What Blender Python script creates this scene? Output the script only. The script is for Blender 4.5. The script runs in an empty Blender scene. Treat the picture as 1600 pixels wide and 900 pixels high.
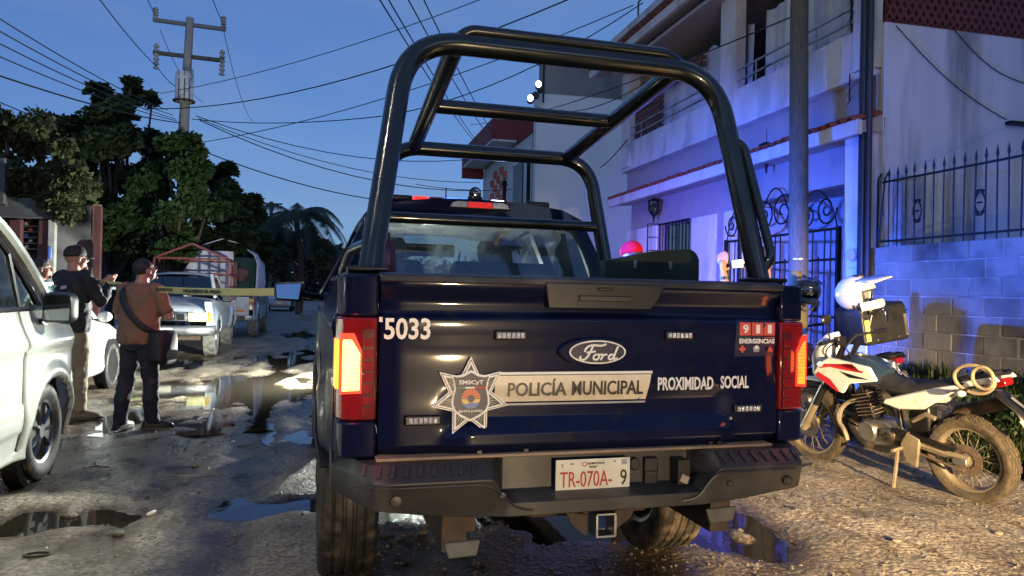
import bpy, bmesh, math, random
import numpy as np
from math import sin, cos, pi, radians, sqrt, atan2
from mathutils import Vector, Matrix, Euler
random.seed(7); RNG = np.random.default_rng(11)
S = bpy.context.scene
COL = S.collection
# ---------------------------------------------------------------- camera
FPX, YAW, ROLL, PIT, CH = 1150.0, radians(13.7), radians(1.2), radians(0.4), 1.44
_f = Vector((sin(YAW)*cos(PIT), cos(YAW)*cos(PIT), sin(PIT)))
_r0 = Vector((cos(YAW), -sin(YAW), 0)); _u0 = _r0.cross(_f)
_r = _r0*cos(ROLL) + _u0*sin(ROLL); _u = _u0*cos(ROLL) - _r0*sin(ROLL)
cd = bpy.data.cameras.new("camera"); cam = bpy.data.objects.new("camera", cd); COL.objects.link(cam)
cd.sensor_width = 36; cd.lens = FPX/1600*36; cd.clip_start = 0.05; cd.clip_end = 3000
mw = Matrix((_r, _u, -_f)).transposed().to_4x4(); mw.translation = (0, 0, CH); cam.matrix_world = mw
S.camera = cam
CAMP = Vector((0, 0, CH))
def _ray(px, py): return _f + _r*((px-800)/FPX) - _u*((py-450)/FPX)
def GP(px, py, z=0.0): d = _ray(px, py); return CAMP + d*((z-CH)/d.z)      # photo point -> place on the ground
def YP(px, py, y): d = _ray(px, py); return CAMP + d*(y/d.y)               # ... on a plane across the street
def XP(px, py, x): d = _ray(px, py); return CAMP + d*(x/d.x)               # ... on a plane along the street
# ---------------------------------------------------------------- world, sun, exposure
W = bpy.data.worlds.new("World"); S.world = W; W.use_nodes = True
wn = W.node_tree.nodes; wl = W.node_tree.links; bg = wn["Background"]
sky = wn.new("ShaderNodeTexSky"); sky.sky_type = 'NISHITA'; sky.sun_disc = False
sky.sun_elevation = radians(7.0); sky.sun_rotation = radians(195); sky.ozone_density = 3.0; sky.air_density = 1.0; sky.dust_density = 0.2
hs = wn.new("ShaderNodeMix"); hs.data_type = 'RGBA'; hs.blend_type = 'MULTIPLY'; hs.inputs[0].default_value = 1
tc = wn.new("ShaderNodeTexCoord"); nz = wn.new("ShaderNodeTexNoise"); mp = wn.new("ShaderNodeMapping")
mp.inputs['Scale'].default_value = (1.2, 1.2, 4.5); nz.inputs['Scale'].default_value = 1.6; nz.inputs['Detail'].default_value = 5
rp = wn.new("ShaderNodeValToRGB"); rp.color_ramp.elements[0].color = (0.45, 0.66, 1.15, 1); rp.color_ramp.elements[1].color = (0.82, 0.86, 1.12, 1)
rp.color_ramp.elements[0].position = 0.35; rp.color_ramp.elements[1].position = 0.7
wl.new(tc.outputs['Generated'], mp.inputs[0]); wl.new(mp.outputs[0], nz.inputs[0]); wl.new(nz.outputs[0], rp.inputs[0])
wl.new(sky.outputs[0], hs.inputs[6]); wl.new(rp.outputs[0], hs.inputs[7]); hz = wn.new("ShaderNodeMix"); hz.data_type = 'RGBA'; hz.inputs[0].default_value = 0.62; hz.inputs[7].default_value = (0.56, 1.03, 2.25, 1)
cl_ = wn.new("ShaderNodeTexNoise"); cl_.inputs['Scale'].default_value = 2.6; cl_.inputs['Detail'].default_value = 7; cl_.inputs['Distortion'].default_value = .4; wl.new(mp.outputs[0], cl_.inputs[0])
cr = wn.new("ShaderNodeValToRGB"); cr.color_ramp.elements[0].position = .48; cr.color_ramp.elements[1].position = .78; cr.color_ramp.elements[0].color = (0, 0, 0, 1); cr.color_ramp.elements[1].color = (.34, .34, .34, 1); wl.new(cl_.outputs[0], cr.inputs[0])
cm = wn.new("ShaderNodeMix"); cm.data_type = 'RGBA'; cm.inputs[7].default_value = (1.25, 1.62, 2.45, 1)
wl.new(hs.outputs[2], hz.inputs[6]); wl.new(hz.outputs[2], cm.inputs[6]); wl.new(cr.outputs[0], cm.inputs[0]); wl.new(cm.outputs[2], bg.inputs[0])
bg.inputs[1].default_value = 0.132
sd = bpy.data.lights.new("sun", 'SUN'); sd.energy = 0.03; sd.angle = radians(12); sd.color = (0.75, 0.85, 1)
so = bpy.data.objects.new("sun", sd); COL.objects.link(so)
so.rotation_euler = (radians(75), 0, radians(20))
S.view_settings.view_transform = 'Standard'; S.view_settings.look = 'None'; S.view_settings.exposure = 0.55; S.view_settings.gamma = 1
S.cycles.use_denoising = True
S.cycles.max_bounces = 8; S.cycles.sample_clamp_indirect = 6; S.cycles.caustics_reflective = False; S.cycles.caustics_refractive = False
# ---------------------------------------------------------------- helpers
def tag(o, label=None, cat=None, group=None, kind=None):
    if label: o['label'] = label
    if cat: o['category'] = cat
    if group: o['group'] = group
    if kind: o['kind'] = kind
    return o
def thing(name, label, cat, loc=(0, 0, 0), rot=(0, 0, 0), group=None):
    o = bpy.data.objects.new(name, None); COL.objects.link(o); o.empty_display_size = 0.1
    o.location = loc; o.rotation_euler = rot if not isinstance(rot, (int, float)) else (0, 0, rot)
    return tag(o, label, cat, group)
def origin(o):
    v = Vector((0, 0, 0))
    while o is not None: v += o.location; o = o.parent
    return v
def kids(o): return [c for c in o.children]
def dup(root, loc=None, rot=None, label=None, par=None):
    r = root.copy(); COL.objects.link(r)
    if par is not None: r.parent = par
    if loc is not None: r.location = loc
    if rot is not None: r.rotation_euler = rot
    if label: r['label'] = label
    for ch in list(root.children): dup(ch, par=r)
    return r
class MB:
    def __init__(s): s.v = []; s.f = []; s.m = []
    def add(s, vs, fs, mi=0):
        b = len(s.v); s.v.extend([tuple(p) for p in vs])
        for f in fs: s.f.append(tuple(i+b for i in f)); s.m.append(mi)
        return s
    def box(s, c, d, mi=0, rot=None):
        x, y, z = d[0]/2, d[1]/2, d[2]/2
        vs = [Vector((i*x, j*y, k*z)) for i in (-1, 1) for j in (-1, 1) for k in (-1, 1)]
        if rot is not None:
            R = Euler(rot).to_matrix(); vs = [R@v for v in vs]
        vs = [v+Vector(c) for v in vs]
        return s.add(vs, [(0, 1, 3, 2), (4, 6, 7, 5), (0, 4, 5, 1), (2, 3, 7, 6), (0, 2, 6, 4), (1, 5, 7, 3)], mi)
    def bb(s, a, b, mi=0):
        a = Vector(a); b = Vector(b); d = b-a
        return s.box((a+b)/2, (abs(d.x), abs(d.y), abs(d.z)), mi)
    def tube(s, pts, r, n=8, mi=0, cap=True, closed=False, sq=(1, 1)):
        P = [Vector(p) for p in pts]; k = len(P)
        rs = list(r) if isinstance(r, (list, tuple)) else [r]*k
        T = []
        for i in range(k):
            a = P[(i-1) % k] if (closed or i) else P[0]; b = P[(i+1) % k] if (closed or i < k-1) else P[k-1]
            t = b-a; T.append(t.normalized() if t.length > 1e-9 else Vector((0, 0, 1)))
        ref = Vector((0, 0, 1)) if abs(T[0].z) < 0.9 else Vector((0, 1, 0))
        nrm = (ref - T[0]*ref.dot(T[0])).normalized(); vs = []
        for i in range(k):
            nrm = nrm - T[i]*nrm.dot(T[i])
            nrm = nrm.normalized() if nrm.length > 1e-6 else T[i].orthogonal().normalized()
            bn = T[i].cross(nrm)
            for j in range(n):
                a = 2*pi*(j+0.5)/n; vs.append(P[i] + nrm*(cos(a)*rs[i]*sq[0]) + bn*(sin(a)*rs[i]*sq[1]))
        fs = []
        for i in range(k if closed else k-1):
            for j in range(n):
                a = i*n+j; b = i*n+(j+1) % n; c = ((i+1) % k)*n+(j+1) % n; d = ((i+1) % k)*n+j
                fs.append((a, b, c, d))
        if cap and not closed: fs.append(tuple(range(n-1, -1, -1))); fs.append(tuple(range((k-1)*n, k*n)))
        return s.add(vs, fs, mi)
    def loft(s, rings, mi=0, closed=True, cap=True):
        n = len(rings[0]); vs = [p for r in rings for p in r]; fs = []
        for i in range(len(rings)-1):
            for j in range(n if closed else n-1):
                fs.append((i*n+j, i*n+(j+1) % n, (i+1)*n+(j+1) % n, (i+1)*n+j))
        if cap and closed: fs.append(tuple(range(n-1, -1, -1))); fs.append(tuple(range((len(rings)-1)*n, len(rings)*n)))
        return s.add(vs, fs, mi)
    def prism(s, poly, a, b, axis='y', mi=0):          # poly in the two other axes, extruded from a to b
        def q(p, t): return {'y': (p[0], t, p[1]), 'x': (t, p[0], p[1]), 'z': (p[0], p[1], t)}[axis]
        n = len(poly); vs = [q(p, a) for p in poly]+[q(p, b) for p in poly]
        fs = [(i, (i+1) % n, n+(i+1) % n, n+i) for i in range(n)]+[tuple(range(n-1, -1, -1)), tuple(range(n, 2*n))]
        return s.add(vs, fs, mi)
    def lathe(s, prof, c=(0, 0, 0), axis='x', n=24, mi=0, closed=False, caps=True):     # prof: (radius, along)
        vs = []; k = len(prof)
        for r, t in prof:
            for j in range(n):
                a = 2*pi*j/n; p, q = r*cos(a), r*sin(a)
                v = {'x': (t, p, q), 'y': (p, t, q), 'z': (p, q, t)}[axis]
                vs.append((v[0]+c[0], v[1]+c[1], v[2]+c[2]))
        fs = []
        for i in range(k if closed else k-1):
            for j in range(n):
                fs.append((i*n+j, i*n+(j+1) % n, ((i+1) % k)*n+(j+1) % n, ((i+1) % k)*n+j))
        if not closed and caps:
            if prof[0][0] > 1e-6: fs.append(tuple(range(n-1, -1, -1)))
            if prof[-1][0] > 1e-6: fs.append(tuple(range((k-1)*n, k*n)))
        return s.add(vs, fs, mi)
    def grid(s, fn, us, vs_, mi=0, keep=None):
        nu, nv = len(us), len(vs_); vs = [fn(u, v) for u in us for v in vs_]; fs = []
        for i in range(nu-1):
            for j in range(nv-1):
                if keep and not keep((us[i]+us[i+1])/2, (vs_[j]+vs_[j+1])/2): continue
                fs.append((i*nv+j, (i+1)*nv+j, (i+1)*nv+j+1, i*nv+j+1))
        return s.add(vs, fs, mi)
    def ell(s, c, r, n=14, m=9, mi=0):
        pr = [(sin(pi*i/(m-1)), -cos(pi*i/(m-1))) for i in range(m)]; vs = []
        for a, t in pr:
            for j in range(n): vs.append((c[0]+r[0]*a*cos(2*pi*j/n), c[1]+r[1]*a*sin(2*pi*j/n), c[2]+r[2]*t))
        fs = [(i*n+j, i*n+(j+1) % n, (i+1)*n+(j+1) % n, (i+1)*n+j) for i in range(m-1) for j in range(n)]
        return s.add(vs, fs, mi)
    def mapv(s, fn): s.v = [tuple(fn(*p)) for p in s.v]; return s
    def mesh(s, name, mats, off=None, smooth=True, ang=38, recalc=True):
        me = bpy.data.meshes.new(name)
        vs = s.v if off is None else [(p[0]-off[0], p[1]-off[1], p[2]-off[2]) for p in s.v]
        me.from_pydata(vs, [], s.f)
        for m in (mats if isinstance(mats, (list, tuple)) else [mats]): me.materials.append(m)
        me.polygons.foreach_set('material_index', s.m)
        if recalc:
            bm = bmesh.new(); bm.from_mesh(me); bmesh.ops.remove_doubles(bm, verts=bm.verts, dist=1e-5)
            bmesh.ops.recalc_face_normals(bm, faces=bm.faces); bm.to_mesh(me); bm.free()
        if smooth:
            me.polygons.foreach_set('use_smooth', [True]*len(me.polygons))
            if ang < 180: me.set_sharp_from_angle(angle=radians(ang))
        me.update(); return me
    def build(s, name, mats, parent=None, w=False, bev=0, sub=0, smooth=True, ang=38, seg=2, recalc=True):
        off = origin(parent) if (w and parent) else None
        o = bpy.data.objects.new(name, s.mesh(name, mats, off, smooth, ang, recalc)); COL.objects.link(o)
        if parent: o.parent = parent
        if bev:
            b = o.modifiers.new("bevel", 'BEVEL'); b.width = bev; b.segments = seg; b.limit_method = 'ANGLE'; b.angle_limit = radians(40)
            b.harden_normals = False
        if sub: q = o.modifiers.new("sub", 'SUBSURF'); q.levels = sub; q.render_levels = sub
        return o
def arc(c, r, a0, a1, n, f):           # f maps (p, q) to a point
    return [f(c[0]+r*cos(a0+(a1-a0)*i/n), c[1]+r*sin(a0+(a1-a0)*i/n)) for i in range(n+1)]
def smooth_path(pts, it=2):
    P = [Vector(p) for p in pts]
    for _ in range(it):
        Q = [P[0]]
        for a, b in zip(P, P[1:]): Q += [a*0.75+b*0.25, a*0.25+b*0.75]
        P = Q+[P[-1]]
    return P
def round_path(pts, r, k=6):           # polyline with filleted corners
    P = [Vector(p) for p in pts]; out = [P[0]]
    for a, b, c in zip(P, P[1:], P[2:]):
        u = (a-b); v = (c-b); q = min(r, u.length*0.49, v.length*0.49); u.normalize(); v.normalize()
        p0 = b+u*q; p2 = b+v*q
        for i in range(k+1): t = i/k; out.append(p0*(1-t)**2 + b*(2*t*(1-t)) + p2*t*t)
    return out+[P[-1]]
def ss(a, b, x): t = min(1, max(0, (x-a)/(b-a))); return t*t*(3-2*t)
def rng(a, b, n): return [a+(b-a)*i/(n-1) for i in range(n)]
# ---------------------------------------------------------------- materials
def mat(name, col, rough=0.5, metal=0.0, var=0.15, vs=4.0, bump=0.0, bs=60.0, dirt=None, damt=0.5, ds=3.0, coat=0.0, emit=None, es=0.0, rvar=0.12, spec=None, aniso=None, world=False):
    m = bpy.data.materials.new(name); m.use_nodes = True; nt = m.node_tree; N = nt.nodes; L = nt.links; b = N["Principled BSDF"]
    tcn = N.new("ShaderNodeTexCoord"); no = N.new("ShaderNodeTexNoise"); no.inputs['Scale'].default_value = vs; no.inputs['Detail'].default_value = 6
    src = tcn.outputs['Object'] if not world else N.new('ShaderNodeNewGeometry').outputs['Position']
    if aniso: mpn = N.new("ShaderNodeMapping"); mpn.inputs['Scale'].default_value = aniso; L.new(src, mpn.inputs[0]); src = mpn.outputs[0]
    L.new(src, no.inputs[0])
    r = N.new("ShaderNodeValToRGB"); r.color_ramp.elements[0].position = 0.3; r.color_ramp.elements[1].position = 0.7
    lo = [max(0, c*(1-var)) for c in col]; hi = [min(1, c*(1+var)) for c in col]
    r.color_ramp.elements[0].color = (*lo, 1); r.color_ramp.elements[1].color = (*hi, 1); L.new(no.outputs[0], r.inputs[0])
    outc = r.outputs[0]
    if dirt:
        n2 = N.new("ShaderNodeTexNoise"); n2.inputs['Scale'].default_value = ds; n2.inputs['Detail'].default_value = 8; L.new(src, n2.inputs[0])
        r2 = N.new("ShaderNodeValToRGB"); r2.color_ramp.elements[0].position = 0.62-damt*0.3; r2.color_ramp.elements[1].position = 0.78-damt*0.2
        L.new(n2.outputs[0], r2.inputs[0])
        mx = N.new("ShaderNodeMix"); mx.data_type = 'RGBA'; L.new(r2.outputs[0], mx.inputs[0]); L.new(outc, mx.inputs[6]); mx.inputs[7].default_value = (*dirt, 1)
        outc = mx.outputs[2]
    L.new(outc, b.inputs['Base Color'])
    mr = N.new("ShaderNodeMapRange"); L.new(no.outputs[0], mr.inputs[0]); mr.inputs[1].default_value = 0.3; mr.inputs[2].default_value = 0.7
    mr.inputs[3].default_value = max(0.02, rough-rvar*rough); mr.inputs[4].default_value = min(1, rough+rvar*rough); L.new(mr.outputs[0], b.inputs['Roughness'])
    b.inputs['Metallic'].default_value = metal
    if coat: b.inputs['Coat Weight'].default_value = coat; b.inputs['Coat Roughness'].default_value = 0.06
    if spec is not None: b.inputs['Specular IOR Level'].default_value = spec
    if bump:
        n3 = N.new("ShaderNodeTexNoise"); n3.inputs['Scale'].default_value = bs; n3.inputs['Detail'].default_value = 6; L.new(src, n3.inputs[0])
        bp = N.new("ShaderNodeBump"); bp.inputs['Strength'].default_value = bump; bp.inputs['Distance'].default_value = 0.02; L.new(n3.outputs[0], bp.inputs['Height']); L.new(bp.outputs[0], b.inputs['Normal'])
    if emit: b.inputs['Emission Color'].default_value = (*emit, 1); b.inputs['Emission Strength'].default_value = es
    return m
def glass_mat(name, tint=(0.5, 0.55, 0.55), refl=0.25, rough=0.03, dirt=0.0, dcol=(0.4, 0.45, 0.45), floor=0.03):
    m = bpy.data.materials.new(name); m.use_nodes = True; nt = m.node_tree; N = nt.nodes; L = nt.links
    out = N["Material Output"]; N.remove(N["Principled BSDF"])
    t = N.new("ShaderNodeBsdfTransparent"); t.inputs[0].default_value = (*tint, 1)
    g = N.new("ShaderNodeBsdfGlossy"); g.inputs['Roughness'].default_value = rough; g.inputs[0].default_value = (0.9, 0.95, 1, 1)
    fr = N.new("ShaderNodeFresnel"); fr.inputs[0].default_value = 1.5
    ad = N.new("ShaderNodeMath"); ad.operation = 'ADD'; L.new(fr.outputs[0], ad.inputs[0]); ad.inputs[1].default_value = refl
    mx = N.new("ShaderNodeMixShader"); L.new(ad.outputs[0], mx.inputs[0]); L.new(t.outputs[0], mx.inputs[1]); L.new(g.outputs[0], mx.inputs[2])
    o = mx.outputs[0]
    if dirt:  # film of dust; on the truck's glass it also imitates glare
        tcn = N.new("ShaderNodeTexCoord"); no = N.new("ShaderNodeTexNoise"); no.inputs['Scale'].default_value = 5; no.inputs['Detail'].default_value = 9; no.inputs['Distortion'].default_value = 1.2
        L.new(tcn.outputs['Object'], no.inputs[0]); r = N.new("ShaderNodeValToRGB"); r.color_ramp.elements[0].position = 0.45; r.color_ramp.elements[1].position = 0.75
        r.color_ramp.elements[0].color = (floor, floor, floor, 1); r.color_ramp.elements[1].color = (dirt, dirt, dirt, 1); L.new(no.outputs[0], r.inputs[0])
        d = N.new("ShaderNodeBsdfDiffuse"); d.inputs[0].default_value = (*dcol, 1); tl_ = N.new("ShaderNodeBsdfTranslucent"); tl_.inputs[0].default_value = (*dcol, 1); ms = N.new("ShaderNodeMixShader"); L.new(d.outputs[0], ms.inputs[1]); L.new(tl_.outputs[0], ms.inputs[2]); m2 = N.new("ShaderNodeMixShader")
        L.new(r.outputs[0], m2.inputs[0]); L.new(o, m2.inputs[1]); L.new(ms.outputs[0], m2.inputs[2]); o = m2.outputs[0]
    L.new(o, out.inputs[0]); return m
DUST = (0.30, 0.25, 0.18)
K = dict(
    blue=mat("truck_blue_paint", (0.0035, 0.006, 0.030), 0.30, 0.0, 0.1, 2, coat=0.5, spec=.08, dirt=(0.014, 0.014, 0.022), damt=0.15, ds=13),
    cage=mat("cage_black_paint", (0.008, 0.011, 0.012), 0.22, 0.1, 0.2, 6, coat=0.5),
    plast=mat("black_bumper_plastic", (0.022, 0.022, 0.022), 0.42, 0, 0.2, 8, bump=0.06, bs=300, dirt=(0.07, 0.065, 0.055), damt=0.3, ds=5),
    blackp=mat("black_plastic", (0.008, 0.008, 0.009), 0.4, 0, 0.2, 8),
    rubber=mat("tyre_rubber", (0.018, 0.017, 0.016), 0.6, 0, 0.3, 10, bump=0.15, bs=120, dirt=(0.11, 0.09, 0.065), damt=0.35, ds=8),
    mud=mat("muddy_tyre_rubber", (0.075, 0.056, 0.034), 0.8, 0, 0.35, 20, bump=0.4, bs=90, dirt=(0.04, 0.035, 0.03), damt=0.4, ds=7),
    mudrim=mat("muddy_rim", (0.27, 0.23, 0.165), 0.5, 0.4, 0.3, 12, dirt=(0.2, 0.15, 0.09), damt=0.5),
    steel=mat("steel", (0.42, 0.42, 0.41), 0.38, 0.9, 0.2, 12, dirt=(0.14, 0.12, 0.1), damt=0.35),
    rust=mat("rusty_frame_steel", (0.10, 0.07, 0.05), 0.8, 0.2, 0.4, 14, bump=0.2),
    chrome=mat("chrome", (0.7, 0.7, 0.7), 0.12, 1.0, 0.05, 5),
    white=mat("white_car_paint", (0.62, 0.64, 0.62), 0.2, 0, 0.04, 3, coat=0.6, dirt=(0.36, 0.35, 0.3), damt=0.15),
    silver=mat("silver_white_paint", (0.55, 0.58, 0.62), 0.25, 0.1, 0.05, 3, coat=0.5, dirt=(0.3, 0.28, 0.24), damt=0.35),
    decal=mat("white_decal", (0.84, 0.83, 0.77), 0.4, 0, 0.04, 8), cream=mat("reflective_decal_band", (0.78, 0.68, 0.50), 0.35, 0.0, 0.08, 10),
    inkblk=mat("black_ink", (0.008, 0.008, 0.008), 0.4), navy=mat("navy_decal", (0.008, 0.010, 0.045), 0.4), redink=mat("red_ink", (0.55, 0.02, 0.015), 0.45),
    orange=mat("orange_ink", (0.75, 0.16, 0.03), 0.4), yellow=mat("yellow_ink", (0.75, 0.5, 0.08), 0.4), ltblue=mat("blue_ink", (0.08, 0.16, 0.5), 0.4), green=mat("green_ink", (0.02, 0.16, 0.06), 0.4), greyink=mat("grey_ink", (0.35, 0.35, 0.36), 0.4), salmon=mat("coral_ink", (0.62, 0.10, 0.07), 0.4),
    plate=mat("licence_plate", (0.74, 0.72, 0.58), 0.35, 0, 0.05, 14, dirt=(0.5, 0.46, 0.34), damt=0.1),
    redlens=mat("red_lens", (0.17, 0.005, 0.006), 0.12, 0, 0.2, 30, coat=0.8, emit=(0.9, 0.03, 0.02), es=0.02),
    darklens=mat("dark_red_lens", (0.09, 0.012, 0.012), 0.15, 0, 0.2, 20, coat=0.6),
    clear=mat("clear_lens", (0.55, 0.57, 0.6), 0.12, 0.3, 0.3, 60, coat=0.8, bump=0.3, bs=120),
    glass=glass_mat("window_glass", (0.62, 0.68, 0.68), 0.07), dglass=glass_mat("dark_window_glass", (0.16, 0.18, 0.2), 0.16),
    seat=mat("black_upholstery", (0.02, 0.02, 0.021), 0.65, 0, 0.2, 9, bump=0.1), seatg=mat("grey_cloth_upholstery", (0.10, 0.105, 0.11), 0.8, 0, 0.2, 9, bump=0.1),
    skin=mat("skin", (0.33, 0.18, 0.12), 0.5, 0, 0.1, 12), hair=mat("black_hair", (0.010, 0.008, 0.007), 0.55, 0, 0.3, 30, bump=0.4, bs=140),
    wood=mat("weathered_pole_wood", (0.10, 0.10, 0.082), 0.85, 0, 0.4, 9, bump=0.5, bs=30, aniso=(9, 9, 0.7)),
    iron=mat("black_wrought_iron", (0.010, 0.010, 0.012), 0.5, 0.5, 0.3, 12, bump=0.1),
    conc=mat("grey_concrete", (0.27, 0.265, 0.25), 0.85, 0, 0.25, 5, bump=0.2, bs=50, dirt=(0.10, 0.095, 0.09), damt=0.3, ds=2),
    terra=mat("terracotta", (0.24, 0.055, 0.03), 0.75, 0, 0.3, 6, bump=0.15),
    bark=mat("tree_bark", (0.07, 0.055, 0.04), 0.9, 0, 0.35, 8, bump=0.5, bs=25, aniso=(6, 6, 1)),
    wire=mat("cable_sheath", (0.006, 0.006, 0.007), 0.6),
    water=mat("puddle_water", (0.018, 0.015, 0.011), 0.03, 0, 0.1, 2, bump=0.03, bs=9, spec=0.3, rvar=0),
)
def emis(name, col, st):
    m = bpy.data.materials.new(name); m.use_nodes = True; b = m.node_tree.nodes["Principled BSDF"]
    b.inputs['Base Color'].default_value = (*[min(1, c) for c in col], 1); b.inputs['Emission Color'].default_value = (*col, 1); b.inputs['Emission Strength'].default_value = st; b.inputs['Roughness'].default_value = 0.2
    return m
def lamp(kind, name, loc, col, watts, radius=0.05, aim=None, cone=60, blend=0.5, parent=None):
    d = bpy.data.lights.new(name, kind); d.energy = watts; d.color = col; d.shadow_soft_size = radius
    o = bpy.data.objects.new(name, d); COL.objects.link(o); o.location = loc
    if kind == 'SPOT': d.spot_size = radians(cone); d.spot_blend = blend
    if aim is not None: o.rotation_euler = (Vector(aim)-Vector(loc)).to_track_quat('-Z', 'Y').to_euler()
    if parent: o.location = Vector(loc)-origin(parent); o.parent = parent
    return o
def rib_lamp(name, c0, c1, st):
    m = emis(name, c1, st); nt = m.node_tree; N = nt.nodes; L = nt.links; b = N["Principled BSDF"]; t = N.new("ShaderNodeTexCoord"); w = N.new("ShaderNodeTexWave"); w.wave_type = 'BANDS'; w.bands_direction = 'Z'; w.inputs['Scale'].default_value = 22; w.inputs['Distortion'].default_value = 1.5; w.inputs['Detail Scale'].default_value = 3
    n = N.new("ShaderNodeTexNoise"); n.inputs['Scale'].default_value = 14; L.new(t.outputs['Object'], n.inputs[0]); L.new(t.outputs['Object'], w.inputs[0]); a = N.new("ShaderNodeMath"); a.operation = 'MULTIPLY_ADD'; L.new(w.outputs[1], a.inputs[0]); a.inputs[1].default_value = .35; L.new(n.outputs[0], a.inputs[2])
    r = N.new("ShaderNodeValToRGB"); r.color_ramp.elements[0].position = .35; r.color_ramp.elements[1].position = .8; r.color_ramp.elements[0].color = (*c0, 1); r.color_ramp.elements[1].color = (*c1, 1); L.new(a.outputs[0], r.inputs[0]); L.new(r.outputs[0], b.inputs['Emission Color']); return m
_tc = {}
def text_mesh(s, size, bold=0.0, depth=0.001, align='CENTER', space=1.0):
    c = bpy.data.curves.new("lettering", 'FONT'); c.body = s; c.size = size; c.extrude = depth; c.offset = bold; c.align_x = align; c.align_y = 'CENTER'; c.space_character = space; c.resolution_u = 3
    o = bpy.data.objects.new("lettering", c); COL.objects.link(o)
    bpy.context.view_layer.update()
    me = bpy.data.meshes.new_from_object(o.evaluated_get(bpy.context.evaluated_depsgraph_get()))
    bpy.data.objects.remove(o); return me
def letters(name, s, m, parent, loc, w, h, bold=0.0, rot=(pi/2, 0, 0), space=1.0, depth=0.0012):
    """lettering fitted to a width and a height, centred on loc (in the parent's frame)"""
    me = text_mesh(s, h*1.35, bold*h, depth, space=space)
    co = np.empty(len(me.vertices)*3); me.vertices.foreach_get('co', co); co = co.reshape(-1, 3)
    lo, hi = co.min(0), co.max(0); sc = np.array([w/(hi[0]-lo[0]), h/(hi[1]-lo[1]), 1.0]); co = (co-(lo+hi)/2*np.array([1, 1, 0]))*sc
    me.vertices.foreach_set('co', co.ravel()); me.materials.clear(); me.materials.append(m); me.update()
    o = bpy.data.objects.new(name, me); COL.objects.link(o); o.parent = parent; o.location = loc; o.rotation_euler = rot
    return o
# ---------------------------------------------------------------- ground, puddles
def _hash(ix, iy, k): 
    n = (ix*374761393 + iy*668265263 + k*974634521) & 0x7fffffff
    n = ((n ^ (n >> 13))*1274126177) & 0x7fffffff
    return ((n ^ (n >> 16)) & 0xffff)/65535.0
def vnoise(x, y, k=0):
    x = np.asarray(x, float); y = np.asarray(y, float); ix = np.floor(x).astype(np.int64); iy = np.floor(y).astype(np.int64); fx = x-ix; fy = y-iy
    fx = fx*fx*(3-2*fx); fy = fy*fy*(3-2*fy)
    return ((_hash(ix, iy, k)*(1-fx)+_hash(ix+1, iy, k)*fx)*(1-fy)+(_hash(ix, iy+1, k)*(1-fx)+_hash(ix+1, iy+1, k)*fx)*fy)-0.5
def sst(a, b, x): t = np.clip((x-a)/(b-a), 0, 1); return t*t*(3-2*t)
PUD = []     # cx, cy, rx, ry, depth
for (px, py, rx, ry, dep) in [(345, 606, 1.15, 1.55, .055), (425, 598, .85, 1.35, .05), (478, 560, .75, 1.9, .055), (418, 795, .24, .15, .045), (475, 790, .20, .18, .05), (40, 812, .40, .24, .045), (1140, 830, .30, .42, .05), (955, 815, .55, .55, .03), (272, 568, .5, 1.0, .045), (470, 682, .16, .22, .03), (470, 522, .6, 1.2, .05)]:
    g = GP(px, py); PUD.append((g.x, g.y, rx, ry, dep))
def gh(x, y):
    x = np.asarray(x, float); y = np.asarray(y, float)
    near = 1-sst(25, 60, np.hypot(x, y))
    h = (vnoise(x*.55, y*.4, 1)*.05 + vnoise(x*1.9, y*1.3, 2)*.022 + vnoise(x*5, y*4, 3)*.020 + vnoise(x*15, y*13, 4)*.011)*near
    for rx_, k_ in ((-.75, 1), (-2.3, .6), (2.95, .7), (-1.35, .5)):
        h = h + k_*near*(-.022*np.exp(-((x-rx_-.18*np.sin(y*.45+rx_))/.15)**2)+.012*np.exp(-((x-rx_-.26-.18*np.sin(y*.45+rx_))/.09)**2))
    wet = np.zeros_like(h)
    for cx, cy, rx, ry, dep in PUD:
        wet = np.maximum(wet, dep*1.5*np.exp(-(((x-cx)/rx)**2+((y-cy)/ry)**2)*1.1)*(1+2.0*vnoise(x*2.3/max(rx, .4), y*2.0/max(ry, .4), 6)+.9*vnoise(x*7, y*6, 7)))
    h = h*(1-np.clip(wet*6, 0, .25)) - wet + .016
    bank = sst(5.7, 6.5, x)*(0.42*(1-sst(7.4, 8.4, y))+.14)
    return h + bank + sst(-4.6, -6.5, x)*.12
xs = np.concatenate([-6.2-np.geomspace(.08, 420, 46)[::-1], np.arange(-6.2, 7.0, .055), 7.0+np.geomspace(.08, 420, 42)])
ys = np.concatenate([1.5-np.geomspace(.08, 60, 26)[::-1], np.arange(1.5, 10.5, .045), 10.5+np.geomspace(.06, 700, 120)])
X, Y = np.meshgrid(xs, ys, indexing='ij'); Z = gh(X, Y)
nx, ny = len(xs), len(ys)
me = bpy.data.meshes.new("dirt_road"); co = np.stack([X, Y, Z], -1).reshape(-1, 3)
i, j = np.meshgrid(np.arange(nx-1), np.arange(ny-1), indexing='ij'); a = (i*ny+j).ravel()
fc = np.stack([a, a+ny, a+ny+1, a+1], 1)
me.vertices.add(len(co)); me.vertices.foreach_set('co', co.ravel()); me.loops.add(fc.size); me.loops.foreach_set('vertex_index', fc.ravel())
me.polygons.add(len(fc)); me.polygons.foreach_set('loop_start', np.arange(0, fc.size, 4)); me.polygons.foreach_set('use_smooth', np.ones(len(fc), bool)); me.update(calc_edges=True); me.validate()
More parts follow.
